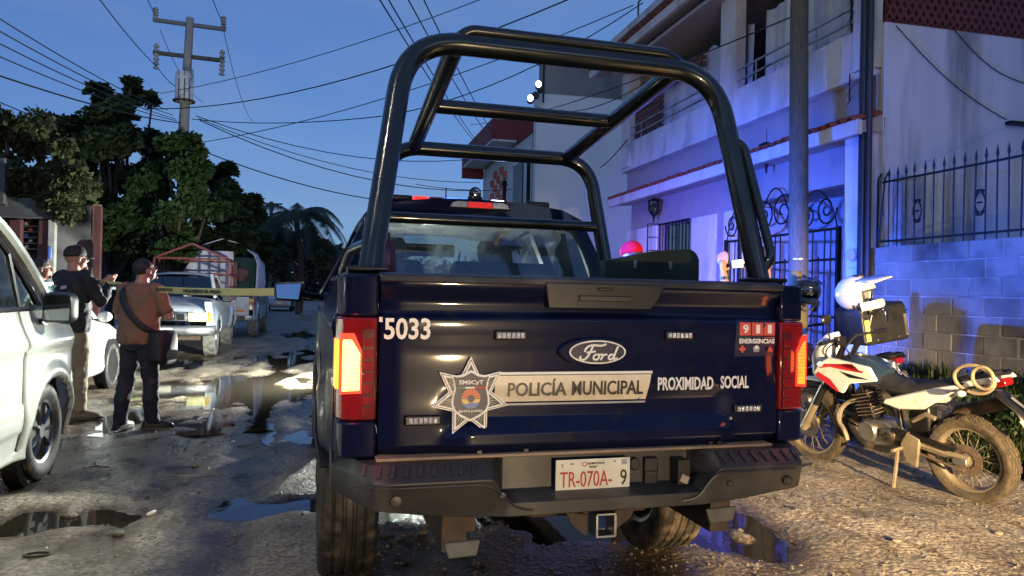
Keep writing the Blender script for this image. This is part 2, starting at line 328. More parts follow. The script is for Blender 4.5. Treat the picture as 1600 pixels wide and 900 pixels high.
def ground_mat():
    m = bpy.data.materials.new("wet_dirt_road"); m.use_nodes = True; N = m.node_tree.nodes; L = m.node_tree.links; b = N["Principled BSDF"]
    geo = N.new("ShaderNodeNewGeometry"); pos = geo.outputs['Position']
    def noise(sc, det=6, dist=0.0, scale=None):
        n = N.new("ShaderNodeTexNoise"); n.inputs['Scale'].default_value = sc; n.inputs['Detail'].default_value = det; n.inputs['Distortion'].default_value = dist
        if scale: mp = N.new("ShaderNodeMapping"); mp.inputs['Scale'].default_value = scale; L.new(pos, mp.inputs[0]); L.new(mp.outputs[0], n.inputs[0])
        else: L.new(pos, n.inputs[0])
        return n.outputs[0]
    def ramp(x, p0, p1, c0, c1):
        r = N.new("ShaderNodeValToRGB"); r.color_ramp.elements[0].position = p0; r.color_ramp.elements[1].position = p1; r.color_ramp.elements[0].color = (*c0, 1); r.color_ramp.elements[1].color = (*c1, 1); L.new(x, r.inputs[0]); return r.outputs[0]
    def mix(f, a, b_, mode='MIX'):
        x = N.new("ShaderNodeMix"); x.data_type = 'RGBA'; x.blend_type = mode
        for k, v in ((0, f), (6, a), (7, b_)):
            if isinstance(v, (int, float)): x.inputs[k].default_value = v
            elif isinstance(v, tuple): x.inputs[k].default_value = (*v, 1)
            else: L.new(v, x.inputs[k])
        return x.outputs[2]
    base = ramp(noise(1.1, 8, .6), .35, .68, (.225, .19, .14), (.39, .34, .265))
    grit = ramp(noise(34, 8), .38, .66, (.50, .48, .46), (1.35, 1.34, 1.30))
    col = mix(1.0, base, grit, 'MULTIPLY')
    streak = ramp(noise(2.2, 6, 1.5, (2.4, .8, 1)), .52, .66, (1, 1, 1), (.50, .45, .40)); col = mix(.95, col, streak, 'MULTIPLY')
    wetn = noise(.75, 7, .8)
    sep = N.new("ShaderNodeSeparateXYZ"); L.new(pos, sep.inputs[0])
    low = N.new("ShaderNodeMapRange"); L.new(sep.outputs[2], low.inputs[0]); low.inputs[1].default_value = .022; low.inputs[2].default_value = -.007; low.inputs[3].default_value = 0; low.inputs[4].default_value = 1
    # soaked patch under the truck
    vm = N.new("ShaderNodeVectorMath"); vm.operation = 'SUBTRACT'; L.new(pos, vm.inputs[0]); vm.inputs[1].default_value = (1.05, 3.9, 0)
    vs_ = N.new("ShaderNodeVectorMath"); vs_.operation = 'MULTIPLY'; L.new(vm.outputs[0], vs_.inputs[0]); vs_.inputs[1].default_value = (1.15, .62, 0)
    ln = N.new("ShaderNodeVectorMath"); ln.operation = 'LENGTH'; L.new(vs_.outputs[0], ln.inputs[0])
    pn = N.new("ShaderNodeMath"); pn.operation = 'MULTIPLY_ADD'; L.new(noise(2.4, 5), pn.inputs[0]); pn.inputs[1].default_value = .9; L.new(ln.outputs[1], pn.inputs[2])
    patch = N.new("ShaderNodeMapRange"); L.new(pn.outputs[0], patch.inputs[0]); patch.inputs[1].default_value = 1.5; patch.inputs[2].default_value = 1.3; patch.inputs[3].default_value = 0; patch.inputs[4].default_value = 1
    w1 = ramp(wetn, .50, .62, (0, 0, 0), (1, 1, 1))
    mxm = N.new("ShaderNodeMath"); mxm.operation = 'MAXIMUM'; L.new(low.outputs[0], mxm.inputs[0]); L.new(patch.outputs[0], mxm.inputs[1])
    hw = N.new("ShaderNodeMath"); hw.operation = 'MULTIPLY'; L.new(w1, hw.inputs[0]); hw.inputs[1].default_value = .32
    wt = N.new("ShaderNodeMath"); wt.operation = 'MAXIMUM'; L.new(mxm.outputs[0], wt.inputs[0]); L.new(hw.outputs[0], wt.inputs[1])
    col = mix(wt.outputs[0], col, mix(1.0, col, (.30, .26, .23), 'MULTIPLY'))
    L.new(col, b.inputs['Base Color'])
    rr = N.new("ShaderNodeMapRange"); L.new(wt.outputs[0], rr.inputs[0]); rr.inputs[3].default_value = .72; rr.inputs[4].default_value = .17; L.new(rr.outputs[0], b.inputs['Roughness'])
    h1 = noise(26, 9); h2 = noise(95, 6); vo = N.new("ShaderNodeTexVoronoi"); vo.inputs['Scale'].default_value = 42; L.new(pos, vo.inputs[0])
    a1 = N.new("ShaderNodeMath"); a1.operation = 'MULTIPLY_ADD'; L.new(h2, a1.inputs[0]); a1.inputs[1].default_value = .35; L.new(h1, a1.inputs[2])
    a2 = N.new("ShaderNodeMath"); a2.operation = 'MULTIPLY_ADD'; L.new(vo.outputs[0], a2.inputs[0]); a2.inputs[1].default_value = -.35; L.new(a1.outputs[0], a2.inputs[2])
    bp = N.new("ShaderNodeBump"); bp.inputs['Strength'].default_value = .55; bp.inputs['Distance'].default_value = .022; L.new(a2.outputs[0], bp.inputs['Height']); L.new(bp.outputs[0], b.inputs['Normal'])
    return m
GM = ground_mat(); me.materials.append(GM)
gro = bpy.data.objects.new("dirt_road", me); COL.objects.link(gro); tag(gro, kind='structure')
WZ = -0.010
for idx, (cx, cy, rx, ry, dep) in enumerate(PUD):
    b = MB(); n = 28; vs = [(cx+2.3*rx*cos(2*pi*q/n), cy+2.3*ry*sin(2*pi*q/n), WZ-0.0004*idx) for q in range(n)]
    b.add(vs, [tuple(range(n))]); tag(b.build("puddle", K['water']), kind='structure')
def gz(x, y): return float(gh(np.array([x]), np.array([y]))[0])
# gravel and pebbles, more of them under and behind the truck
def gravel(name, n, boxs, smin, smax, m):
    vs = []; fs = []
    oct_ = np.array([(1, 0, 0), (-1, 0, 0), (0, 1, 0), (0, -1, 0), (0, 0, 1), (0, 0, -1)], float); of = [(0, 2, 4), (2, 1, 4), (1, 3, 4), (3, 0, 4), (2, 0, 5), (1, 2, 5), (3, 1, 5), (0, 3, 5)]
    tot = sum(b_[4] for b_ in boxs)
    for (x0, x1, y0, y1, wgt) in boxs:
        k = int(n*wgt/tot); px = RNG.uniform(x0, x1, k); py = RNG.uniform(y0, y1, k); pz = gh(px, py); s = smin+(smax-smin)*RNG.random(k)**4
        for q in range(k):
            if pz[q] < WZ-.004: continue
            o = oct_*RNG.uniform(.6, 1.25, (6, 3))*s[q]*np.array([1, 1, .65]); a = RNG.uniform(0, 6.28); R = np.array([[cos(a), -sin(a), .2], [sin(a), cos(a), .1], [-.2, 0, 1]]); o = o@R.T+np.array([px[q], py[q], pz[q]+s[q]*.2])
            b0 = len(vs); vs.extend(map(tuple, o)); fs.extend([(f0+b0, f1+b0, f2+b0) for f0, f1, f2 in of])
    me = bpy.data.meshes.new(name); me.from_pydata(vs, [], fs); me.materials.append(m); o = bpy.data.objects.new(name, me); COL.objects.link(o); tag(o, kind='stuff'); return o
gravel("gravel", 9000, [(2.0, 6.2, 2.6, 7.5, 3), (-.1, 2.3, 2.2, 6, 3), (-3.5, 0, 2.6, 9, 1.6), (-4, 0, 9, 16, .5)], .003, .017, mat("pebble", (.15, .125, .10), .5, 0, .4, 30))
# ---------------------------------------------------------------- wheels
def tyre_mesh(R, r_in, w, style, m, n=160):
    """tyre with real tread relief; axis x, centred"""
    b = MB(); prof = []; h = w/2
    # outside profile across the width, from inner bead to inner bead
    side = [(r_in, -h*.72), (r_in+(R-r_in)*.35, -h*.98), (r_in+(R-r_in)*.7, -h), (R-.028, -h*.97), (R-.008, -h*.90)]
    tread = [(R, t) for t in rng(-h*.84, h*.84, 41)]
    full = side+tread+[(a, -t) for a, t in reversed(side)]
    vs = []; k = len(full)
    for i, (r, t) in enumerate(full):
        for j in range(n):
            a = 2*pi*j/n; rr = r
            if 3 <= i < k-3:
                u = t/h
                if style == 'road':
                    g = 0.0
                    for gc in (-.52, -.18, .18, .52):
                        if abs(u-gc) < .055: g = 1
                    zig = int((j + (3 if abs(u) > .52 else 0)+int(abs(u)*6)) % 4 == 0)
                    rr = r - .010*g - .006*zig*(abs(u) > .2)
                elif style == 'mud':
                    lug = ((j//3)+(0 if u > 0 else 1)) % 2; rr = r-(.016 if lug else 0)
                elif style == 'knob':
                    q = (j % 8) < 4; row = int((u+1)*3.5)
                    kn = q if row % 2 else not q
                    rr = r-(0 if kn and abs(((u+1)*3.5) % 1-.5) < .36 else .016)
            vs.append((t, rr*cos(a), rr*sin(a)))
    fs = [(i*n+j, i*n+(j+1) % n, ((i+1) % k)*n+(j+1) % n, ((i+1) % k)*n+j) for i in range(k-1) for j in range(n)]
    b.add(vs, fs); return b
def car_wheel(parent, loc, R=.40, w=.27, rim=.24, style='road', rimmat=None, tm=None, side=-1, spokes=6, n=128):
    """wheel; 'side' is the outer side on x"""
    t = tyre_mesh(R, rim, w, style, None, n).build('wheel', tm or K['rubber'], parent, ang=30); t.location = loc
    rb = MB(); h = w/2*.8
    rb.lathe([(rim+.012, -h), (rim-.01, -h*.9), (rim-.03, -h*.5), (rim-.03, h*.5), (rim-.01, h*.9), (rim+.012, h)], n=40, caps=False)
    xo = side*h*.55
    rb.lathe([(0.0, xo+side*.03), (.05, xo+side*.03), (.075, xo+side*.005), (.08, xo-side*.05), (0, xo-side*.05)], n=20)
    for q in range(spokes):
        a = 2*pi*q/spokes; 
        rb.tube([(xo, .06*cos(a), .06*sin(a)), (xo+side*.012, .5*rim*cos(a), .5*rim*sin(a)), (xo, (rim-.02)*cos(a), (rim-.02)*sin(a))], [.032, .026, .034], 6, sq=(.5, 1))
    rb.build('rim', rimmat or K['steel'], t, ang=30); MB().lathe([(.0, -side*h*.35), (rim-.03, -side*h*.35), (rim-.03, -side*h*.35-.004), (0, -side*h*.35-.004)], n=30).build('brake_drum', K['blackp'], t)
    return t
# ---------------------------------------------------------------- police pickup
TK = thing('police_pickup', 'dark blue police pickup with black roll cage seen from behind', 'pickup truck', (1.0, 2.74, 0), radians(2.0))
TH = radians(2.0)
def t2w(x, y, z): return Vector((1.0+x*cos(TH)-y*sin(TH), 2.74+x*sin(TH)+y*cos(TH), z))
def tg_y(x, z):                                    # relief of the tailgate skin
    y = 0.0
    y += -.034*ss(1.395, 1.47, z) + .006*ss(1.485, 1.497, z)             # top lip overhang
    cen = ss(-.62, -.50, x)*(1-ss(.52, .64, x))
    y += -.026*(1-ss(1.338, 1.372-.012*abs(x), z))                       # shelf under the lip
    y += .010*ss(.98, 1.20, z)*(1-ss(1.20, 1.33, z))
    lo = .955-.030*(1-cen)
    y += -.030*cen*(1-ss(lo-.045, lo, z)) + .016*cen*ss(lo-.01, lo+.02, z)*(1-ss(1.02, 1.1, z))
    y += .020*(1-ss(.845, .875, z))
    y += .018*ss(.74, .835, abs(x))**2
    return y
b = MB(); xs_ = sorted(set(rng(-.83, .835, 84))); zs_ = sorted(set(rng(.846, 1.492, 110)))
b.grid(lambda x, z: (x, tg_y(x, z), z), xs_, zs_)
n_ = len(xs_); m_ = len(zs_)
tgate = b.build('tailgate', K['blue'], TK, ang=60)
MB().box((0, .052, 1.168), (1.655, .05, .64)).build('inner_panel', K['blue'], tgate, bev=.01)
b = MB(); b.loft([[(x, -.040, 1.474), (x, -.036, 1.498), (x, .01, 1.508), (x, .085, 1.500), (x, .085, 1.465), (x, .0, 1.465)] for x in rng(-.836, .84, 14)])
b.build('top_cap', K['plast'], tgate, bev=.004)
b = MB(); b.prism([(-.215, 1.484), (.285, 1.484), (.262, 1.43), (.225, 1.385), (-.20, 1.385)], -.044, .0); hb = b.build('handle_bezel', K['blackp'], tgate, bev=.004)
b = MB(); b.prism([(-.085, 1.435), (.145, 1.435), (.13, 1.405), (.105, 1.394), (-.08, 1.394)], -.047, -.043); b.build('handle_recess', K['blackp'], hb)
b = MB(); b.prism([(-.082, 1.436), (.142, 1.436), (.13, 1.415), (-.078, 1.415)], -.056, -.045); b.build('handle', K['plast'], hb, bev=.003)
b = MB(); b.box((.03, -.05, 1.462), (.065, .012, .012)); b.build('camera', K['blackp'], hb, bev=.003)
# decals and fittings on the tailgate
def tgs(z, x=0): return tg_y(x, z)-.0022
b = MB(); b.prism([(-.40, 1.128), (.245, 1.128), (.226, 1.028), (-.40, 1.028)], 0, .001); b.mapv(lambda x, y, z: (x, tg_y(x, z)-.0030+y, z))
bd = MB().grid(lambda x, z: (x+(.245-.019*(1.128-z)/.1-.245)*(x > .2), tg_y(x, z)-.003, z), rng(-.40, .245, 40), rng(1.028, 1.128, 8)).build('decal_band', K['cream'], TK, ang=180)
for z0, z1, k in ((1.131, 1.141, 'decal'), (1.014, 1.0215, 'greyink')):
    MB().grid(lambda x, z: (x, tg_y(x, z)-.003, z), rng(-.40, .25 if z0 > 1.1 else .225, 40), [z0, z1]).build('stripe', K[k], bd, ang=180)
letters('lettering', 'POLICÍA', K['inkblk'], TK, (-.232, tg_y(-.2, 1.08)-.0055, 1.082), .235, .066, .02)
letters('lettering', 'MUNICIPAL', K['inkblk'], TK, (.058, tg_y(.05, 1.08)-.0055, 1.077), .300, .056, .02)
letters('lettering', 'PROXIMIDAD', K['decal'], TK, (.398, tg_y(.4, 1.09)-.004, 1.089), .25, .053, .035)
letters('lettering', 'SOCIAL', K['decal'], TK, (.622, tg_y(.6, 1.09)-.004, 1.092), .132, .052, .035)
letters('fleet_number', '5033', K['decal'], TK, (-.734, tg_y(-.73, 1.30)-.006, 1.303), .168, .078, .03)
MB().box((-.829, tg_y(-.82, 1.32)-.006, 1.335), (.012, .003, .018)).build('decal_chip', K['decal'], TK)
# seven pointed star badge
SX, SZ, SR = -.497, 1.052, .150
def starpts(R, k=.56, off=0): return [(SX+R*(1 if i % 2 == 0 else k)*sin(pi*i/7), SZ+R*(1 if i % 2 == 0 else k)*cos(pi*i/7)) for i in range(14)]
ys0 = -.034
def plate_(pts, y, m, name, par): return MB().prism(pts, y, y+.002).build(name, m, par)
sb = MB().prism(starpts(SR), ys0-.002, ys0+.008).build('star_badge', K['decal'], TK)
plate_(starpts(SR*.935), ys0-.0035, K['inkblk'], 'star_ring', sb); plate_(starpts(SR*.90), ys0-.005, K['decal'], 'star_ring', sb)
plate_(starpts(SR*.80), ys0-.0065, K['inkblk'], 'star_field', sb)
b = MB()
for i in range(14):                                 # sunburst rays
    for dq in (-.17, -.07, .03, .12):
        a = pi*i/7+dq; R = SR*(.76 if i % 2 == 0 else .5)*(1-.9*abs(dq) if i % 2 == 0 else 1); r0 = SR*.40
        if R < r0+.004: continue
        w_ = .022
        b.add([(SX+r0*sin(a-w_), ys0-.0085, SZ+r0*cos(a-w_)), (SX+R*sin(a), ys0-.0085, SZ+R*cos(a)), (SX+r0*sin(a+w_), ys0-.0085, SZ+r0*cos(a+w_))], [(0, 1, 2)])
tag(b.build('rays', K['decal'], sb), kind='stuff')
def shield(s, dz=0):
    h = [(0, .098), (.03, .082), (.055, .078), (.075, .082), (.066, .055), (.062, .03), (.070, .0), (.072, -.03), (.062, -.055), (.035, -.075), (0, -.092)]
    pts = h+[(-x, z) for x, z in reversed(h[1:-1])]
    return [(SX+x*s, SZ+.003+z*s+dz) for x, z in pts]
plate_(shield(1.0), ys0-.0105, K['decal'], 'shield_edge', sb); plate_(shield(.90), ys0-.012, K['navy'], 'shield_field', sb)
letters('lettering', 'SMSCyT', K['decal'], sb, (SX, ys0-.014, SZ+.054), .092, .020, .035)
for x0, x1, k in ((-.055, -.022, 'green'), (-.022, .014, 'decal'), (.014, .055, 'redink')):
    MB().box((SX+(x0+x1)/2, ys0-.013, SZ+.036), (x1-x0, .002, .006)).build('flag_stripe', K[k], sb)
for q in range(9):                                   # sun petals
    a0 = pi*q/9; pts = [(SX+.036*cos(a), SZ-.004+.036*sin(a)) for a in rng(a0+.03, a0+pi/9-.03, 4)]+[(SX+.013*cos(a), SZ-.004+.013*sin(a)) for a in rng(a0+pi/9-.05, a0+.05, 3)]
    plate_(pts, ys0-.014, K['orange'], 'sun_petal', sb)
plate_([(SX+.036*cos(a), SZ-.005+.036*sin(a)) for a in rng(pi, 2*pi, 14)], ys0-.0135, K['ltblue'], 'sea', sb)
plate_([(SX-.036, SZ-.006), (SX+.036, SZ-.006), (SX+.032, SZ-.016), (SX+.018, SZ-.022), (SX, SZ-.018), (SX-.02, SZ-.024), (SX-.033, SZ-.018)], ys0-.0145, K['yellow'], 'beach', sb)
plate_([(SX+.013*cos(a), SZ-.005+.013*sin(a)) for a in rng(0, 2*pi, 15)[:-1]], ys0-.016, K['navy'], 'sun_centre', sb)
letters('lettering', 'BENITO JUÁREZ', K['decal'], sb, (SX, ys0-.014, SZ-.050), .090, .012, .03)
# oval maker's emblem
def ell_pts(rx, rz, n=48): return [(.005+rx*cos(2*pi*i/n), 1.218+rz*sin(2*pi*i/n)) for i in range(n)]
ov = MB().prism(ell_pts(.160, .058), -.040, -.015).build('emblem', K['blue'], TK, bev=.006)
MB().prism(ell_pts(.118, .046), -.0425, -.039).build('emblem_ring', K['decal'], ov); MB().prism(ell_pts(.111, .040), -.0445, -.0425).build('emblem_field', K['navy'], ov)
b = MB()
STR = [[(-.36, .06), (-.30, .25), (-.12, .34), (.10, .30), (.24, .33), (.30, .38)], [(-.10, .30), (-.20, .0), (-.32, -.24), (-.44, -.28), (-.52, -.20), (-.46, -.12)], [(-.30, .03), (-.12, .05), (-.02, .08)],
       [(.0, -.04), (-.08, -.10), (-.09, -.24), (.0, -.28), (.08, -.20), (.09, -.08), (.0, -.04), (.14, -.06)], [(.14, -.05), (.22, -.05), (.18, -.16), (.14, -.28)], [(.2, -.12), (.27, -.05), (.34, -.06)],
       [(.55, -.08), (.46, -.04), (.38, -.14), (.39, -.26), (.47, -.26), (.56, -.10), (.64, .2), (.68, .28)], [(.57, -.08), (.53, -.22), (.58, -.27), (.66, -.2)]]
for st in STR:
    P = smooth_path([(.005-.008+x*.135, -.0465, 1.214+z*.095) for x, z in st], 3)
    b.tube(P, .0042, 6, sq=(1, 1))
b.mapv(lambda x, y, z: (x, -.0462+(y+.0465)*.3, z)); b.build('emblem_script', K['decal'], ov)
# emergency sticker
st = MB().grid(lambda x, z: (x, tg_y(x, z)-.003, z), rng(.622, .822, 12), rng(1.197, 1.350, 12)).build('emergency_sticker', K['navy'], TK, ang=180)
for i, ch in enumerate('911'):
    x = .664+.058*i; y = tg_y(x, 1.315)-.0045
    MB().box((x, y, 1.312), (.053, .002, .054)).build('number_tile', K['salmon'], st, bev=.0008); letters('digit', ch, K['decal'], st, (x, y-.0035, 1.312), .026 if ch == '9' else .018, .036, .03)
for x0, x1, k in ((.638, .684, 'green'), (.757, .806, 'salmon')): MB().box(((x0+x1)/2, tg_y(x0, 1.277)-.0055, 1.277), (x1-x0, .002, .003)).build('rule', K[k], st)
letters('lettering', 'EMERGENCIAS', K['decal'], st, (.722, tg_y(.72, 1.26)-.0075, 1.2615), .168, .020, .05)
b = MB().box((.655, tg_y(.655, 1.228)-.0065, 1.228), (.030, .002, .011)).box((.655, tg_y(.655, 1.228)-.0065, 1.228), (.011, .0025, .030)); b.build('cross_mark', K['salmon'], st)
y_ = tg_y(.72, 1.228)-.0075
MB().prism([(.705, 1.236), (.739, 1.236), (.734, 1.216), (.710, 1.216)], y_, y_+.002).build('cap_mark', K['greyink'], st)
MB().prism([(.722+.010*cos(a), 1.236+.008*sin(a)) for a in rng(0, 2*pi, 13)[:-1]], y_-.002, y_).build('cap_badge', K['decal'], st)
MB().prism([(.776, 1.216), (.800, 1.216), (.797, 1.230), (.788, 1.240), (.779, 1.230)], y_, y_+.002).build('flame_mark', K['salmon'], st)
# small strobe heads
for x, z in ((-.346, 1.281), (.358, 1.284), (-.672, .970), (.677, .984)):
    y = tg_y(x, z)
    s_ = MB().box((x, y-.008, z), (.132 if z < 1 else .122, .022, .036)).build('strobe_head', K['blackp'], TK, bev=.005)
    for q in range(6): MB().box((x-.045+.018*q, y-.020, z), (.0145, .006, .020)).build('led_lens', K['clear'], s_, bev=.002)
# little clips and a bolt
MB().lathe([(.0, -.012), (.006, -.012), (.007, 0)], (.60, tg_y(.6, .945)-.001, .945), 'y', 10).build('bolt', K['steel'], TK)
# ------------ tail lamps and rear corners
lit_core = rib_lamp('lit_tail_lamp', (1.0, .10, .02), (1.0, .50, .14), 3.2); lit_red = emis('glowing_tail_lens', (1.0, .05, .02), .9); lit_dim = rib_lamp('dim_tail_lamp', (.8, .05, .01), (1.0, .34, .04), .9); lit_rdim = emis('dim_tail_lens', (1.0, .04, .02), .7); lit_amb = emis('lit_side_lamp', (1.0, .25, .03), 2.2)
for s in (-1, 1):
    def plan(x0, x1, d): return [(s*x0, .03), (s*x0, -.018), (s*(x1-.05), -.018), (s*(x1-.018), -.004), (s*x1, .03), (s*(x1+.008), d), (s*(x1-.05), d)]
    MB().prism(plan(.838, .970, .16), 1.345, 1.497, 'z').build('bed_corner', K['blue'], TK, bev=.010); MB().prism(plan(.838, .975, .16), .835, .968, 'z').build('bed_corner', K['blue'], TK, bev=.010)
    tl = MB().prism(plan(.840, .978, .24), .972, 1.342, 'z').build('tail_lamp', K['redlens'], TK, bev=.008)
    MB().prism([(s*.852, .980), (s*.892, .980), (s*.892, 1.30), (s*.852, 1.30)], -.022, -.017).build('reverse_lens', K['darklens'], tl)
    x0, x1 = (.900, .962) if s < 0 else (.925, .962)
    MB().prism([(s*x0, 1.080), (s*x1, 1.078), (s*x1, 1.262), (s*(x0+.030), 1.262), (s*x0, 1.212)], -.027, -.018).build('lit_lens', lit_core if s < 0 else lit_dim, tl, bev=.004)
    MB().prism([(s*.972, .0), (s*.984, .0), (s*.9865, .11), (s*.975, .11)], 1.085, 1.26, 'z').build('side_lens', lit_amb, tl)
    MB().prism([(s*(x0-.006), 1.070), (s*(x1+.007), 1.068), (s*(x1+.007), 1.285), (s*(x0+.022), 1.285), (s*(x0-.006), 1.222)], -.023, -.018).build('glow_lens', lit_red if s < 0 else lit_rdim, tl)
    for q in range(7): MB().box((s*.872, -.0235, 1.0+.042*q), (.034, .003, .030)).build('led_cell', K['redlens'] if q != 9 else K['clear'], tl, bev=.003)
lamp('POINT', 'tail_light_glow', (-.99, -.14, 1.16), (1, .10, .03), .9, .05).parent = TK
lamp('POINT', 'tail_light_glow', (1.04, -.14, 1.16), (1, .16, .03), .5, .05).parent = TK
# ------------ bed sides
WC = (1.19, .405)
for s in (-1, 1):
    def side(y, z):
        r = sqrt((y-WC[0])**2+(z-WC[1])**2)
        x = .985-.055*ss(1.30, 1.5, z)-.03*(1-ss(.6, .8, z)) + .042*math.exp(-((r-.50)/.13)**2)
        x += .012*math.exp(-((z-1.30)/.03)**2)
        return (s*x, y, z)
    ys_ = rng(.14, 2.0, 70); zz = rng(.56, 1.49, 44)
    b = MB().grid(side, ys_, zz, keep=lambda y, z: (y-WC[0])**2+(z-WC[1])**2 > .465**2 and z > (.60 if y > 1 else .74))
    o = b.build('bed_side', K['blue'], TK, ang=60); sm = o.modifiers.new('solid', 'SOLIDIFY'); sm.thickness = .02
    b = MB(); rings = []
    for a in rng(-.2, pi-.5, 22):
        cy, cz = WC[0]+.468*cos(a), WC[1]+.468*sin(a); xo = side(cy, max(.58, cz))[0]
        rings.append([(xo+s*.012, cy, cz), (xo-s*.10, cy, cz), (xo-s*.10, cy-.02*cos(a), cz-.02*sin(a)), (xo+s*.016, cy-.03*cos(a), cz-.03*sin(a))])
    b.loft(rings).build('wheel_arch', K['blackp'], TK)
    MB().box((s*.90, 1.06, 1.502), (.09, 1.9, .022)).build('bed_rail_cap', K['plast'], TK, bev=.006)
    MB().box((s*.80, 1.06, 1.20), (.03, 1.86, .56)).build('bed_inner_wall', K['blue'], TK)
    car_wheel(TK, (s*.872, WC[0], WC[1]), R=.405, w=.275, rim=.245, style='road', side=s, tm=K['rubber'] if s < 0 else mat('dusty_tyre_rubber', (.03, .025, .02), .75, 0, .4, 10, bump=.2, dirt=(.16, .12, .08), damt=.55, ds=8))
    car_wheel(TK, (s*.862, 4.85, .405), R=.405, w=.275, rim=.245, style='road', side=s, n=64)
    MB().prism([(.42, .36), (.66, .36), (.70, .62), (.40, .62)], s*.74-.004, s*.74+.004, 'x').build('mud_flap', K['blackp'], TK) if False else None
MB().box((0, 1.02, .88), (1.58, 1.9, .04)).build('bed_floor', K['blackp'], TK)
# ------------ bumper
def bprof(x):
    c = 1-ss(.385, .46, abs(x-.02)); 
    ed = ss(.80, .985, abs(x)); lift = .045*ss(.45, .95, abs(x))
    A = (.13, .830); 
    B = (-.105*(1-c)-.018*c, .829*(1-c)+.822*c); Cc = (-.165*(1-c)-.024*c, .785*(1-c)+.700*c)
    D = (-.172*(1-c)-.150*c, .776*(1-c)+.684*c); E_ = (-.150*(1-c)-.150*c, .640+lift*(1-c)-.006*c); F_ = (.02, .615+lift)
    sw = .30*ed**2
    return [(x, y+sw if k < 99 else y, z) for k, (y, z) in enumerate((A, B, Cc, D, E_, F_))]
xs_ = sorted(set(rng(-.985, .985, 60)+rng(-.46, -.35, 8)+rng(.37, .50, 8)))
bmp = MB().loft([bprof(x) for x in xs_]).build('rear_bumper', K['plast'], TK, bev=.007, ang=32)
for s in (-1, 1):
    for q in range(9):                               # step pad ribs
        x = s*(.50+.048*q); 
        MB().box((x, -.137+.30*ss(.80, .985, abs(x))**2, .811), (.016, .052, .007), rot=(radians(36), 0, s*.25)).build('step_rib', K['plast'], bmp, bev=.002)
    for x, z in ((s*.78, .715), (s*.40 if s < 0 else .52, .715)):
        yb = -.166+.30*ss(.80, .985, abs(x))**2; r_ = .020 if abs(x) > .6 else .013
        sn = MB().lathe([(r_*.6, -.006), (r_, -.005), (r_, .01)], (x, yb, z), 'y', 16).build('parking_sensor', K['blackp'], bmp); MB().lathe([(0, -.009), (r_*.55, -.008), (r_*.55, 0)], (x, yb, z), 'y', 14).build('sensor_face', K['plast'], sn)
    # raised fairing line on the face
    P = round_path([(s*.93, -.138+.02, .765), (s*.80, -.176, .762), (s*.45, -.176, .762), (s*.36+.02, -.166, .665), (s*.30+.02, -.155, .655)], .05)
    MB().tube(P, .004, 5).build('crease', K['plast'], bmp)
MB().box((-.03, -.02, .836), (1.62, .09, .012)).build('sill_strip', mat('dusty_sill', (.30, .22, .15), .6, .2, .2, 8, dirt=(.12, .09, .07), damt=.3), TK, bev=.003)
for x in (-.46, -.28, .5, .54): MB().box((x, -.04, .848), (.018, .02, .014)).build('clip', K['blackp'], TK)
# sockets and notch right of the plate
so_ = MB().prism([(.175+.022*cos(a), .775+.026*sin(a)) for a in rng(0, 2*pi, 19)[:-1]], -.036, -.02).build('trailer_socket', K['blackp'], bmp, bev=.004)
MB().prism(round_path([(.215, 0, .80), (.275, 0, .80), (.275, 0, .69), (.235, 0, .68), (.215, 0, .70), (.215, 0, .79)], .012) and [(.215, .80), (.268, .80), (.275, .79), (.275, .70), (.262, .685), (.23, .685), (.213, .70)], -.040, -.02).build('trailer_socket', K['blackp'], bmp, bev=.005)
MB().box((.245, -.044, .742), (.055, .012, .006)).build('socket_hinge', K['plast'], so_)
MB().prism([(.335, .795), (.385, .795), (.385, .70), (.335, .70)], -.09, -.02).build('step_notch', K['inkblk'], bmp)
MB().box((.36, -.093, .722), (.035, .01, .03), rot=(0, radians(25), 0)).build('notch_plate', K['steel'], bmp)
# licence plate
PX, PZ, PY = -.012, .7315, -.062
pl = MB().prism([(PX-.153, PZ-.078), (PX+.153, PZ-.078), (PX+.153, PZ+.078), (PX-.153, PZ+.078)], PY, PY+.004).build('licence_plate', K['plate'], TK, bev=.0018)
rp_ = mat('plate_red_print', (.50, .04, .03), .4)
letters('lettering', 'TR-070A-', rp_, pl, (PX-.030, PY-.0025, PZ+.003), .212, .060, .0)
letters('lettering', '9', K['inkblk'], pl, (PX+.125, PY-.0025, PZ+.003), .026, .060, .0)
letters('lettering', 'QUINTANA', K['inkblk'], pl, (PX+.010, PY-.0025, PZ+.061), .072, .0085, .02); letters('lettering', 'ROO', K['inkblk'], pl, (PX-.002, PY-.0025, PZ+.048), .030, .008, .02)
MB().lathe([(.0095, 0), (.0072, 0), (.0072, .001), (.0095, .001)], (PX-.038, PY-.003, PZ+.060), 'y', 18, closed=True).build('ring_mark', rp_, pl)
letters('lettering', 'T', K['inkblk'], pl, (PX-.128, PY-.0025, PZ+.055), .010, .013)
for x, z, w_, h_, k in ((-.088, .062, .014, .004, 'inkblk'), (.088, .066, .008, .004, 'inkblk'), (-.088, -.063, .02, .005, 'inkblk'), (.094, -.060, .02, .005, 'inkblk'), (.128, .062, .022, .020, 'greyink')):
    MB().box((PX+x, PY-.001, PZ+z), (w_, .002, h_)).build('plate_mark', K[k], pl)
MB().box((PX, PY-.001, PZ-.068), (.148, .002, .012)).build('plate_mark', rp_, pl); MB().box((PX, PY-.0025, PZ-.068), (.06, .001, .004)).build('plate_mark', K['decal'], pl)
for x in (-.137, .128): MB().lathe([(0, -.004), (.006, -.004), (.006, 0)], (PX+x, PY, PZ-.064), 'y', 12).build('plate_screw', K['steel'], pl)
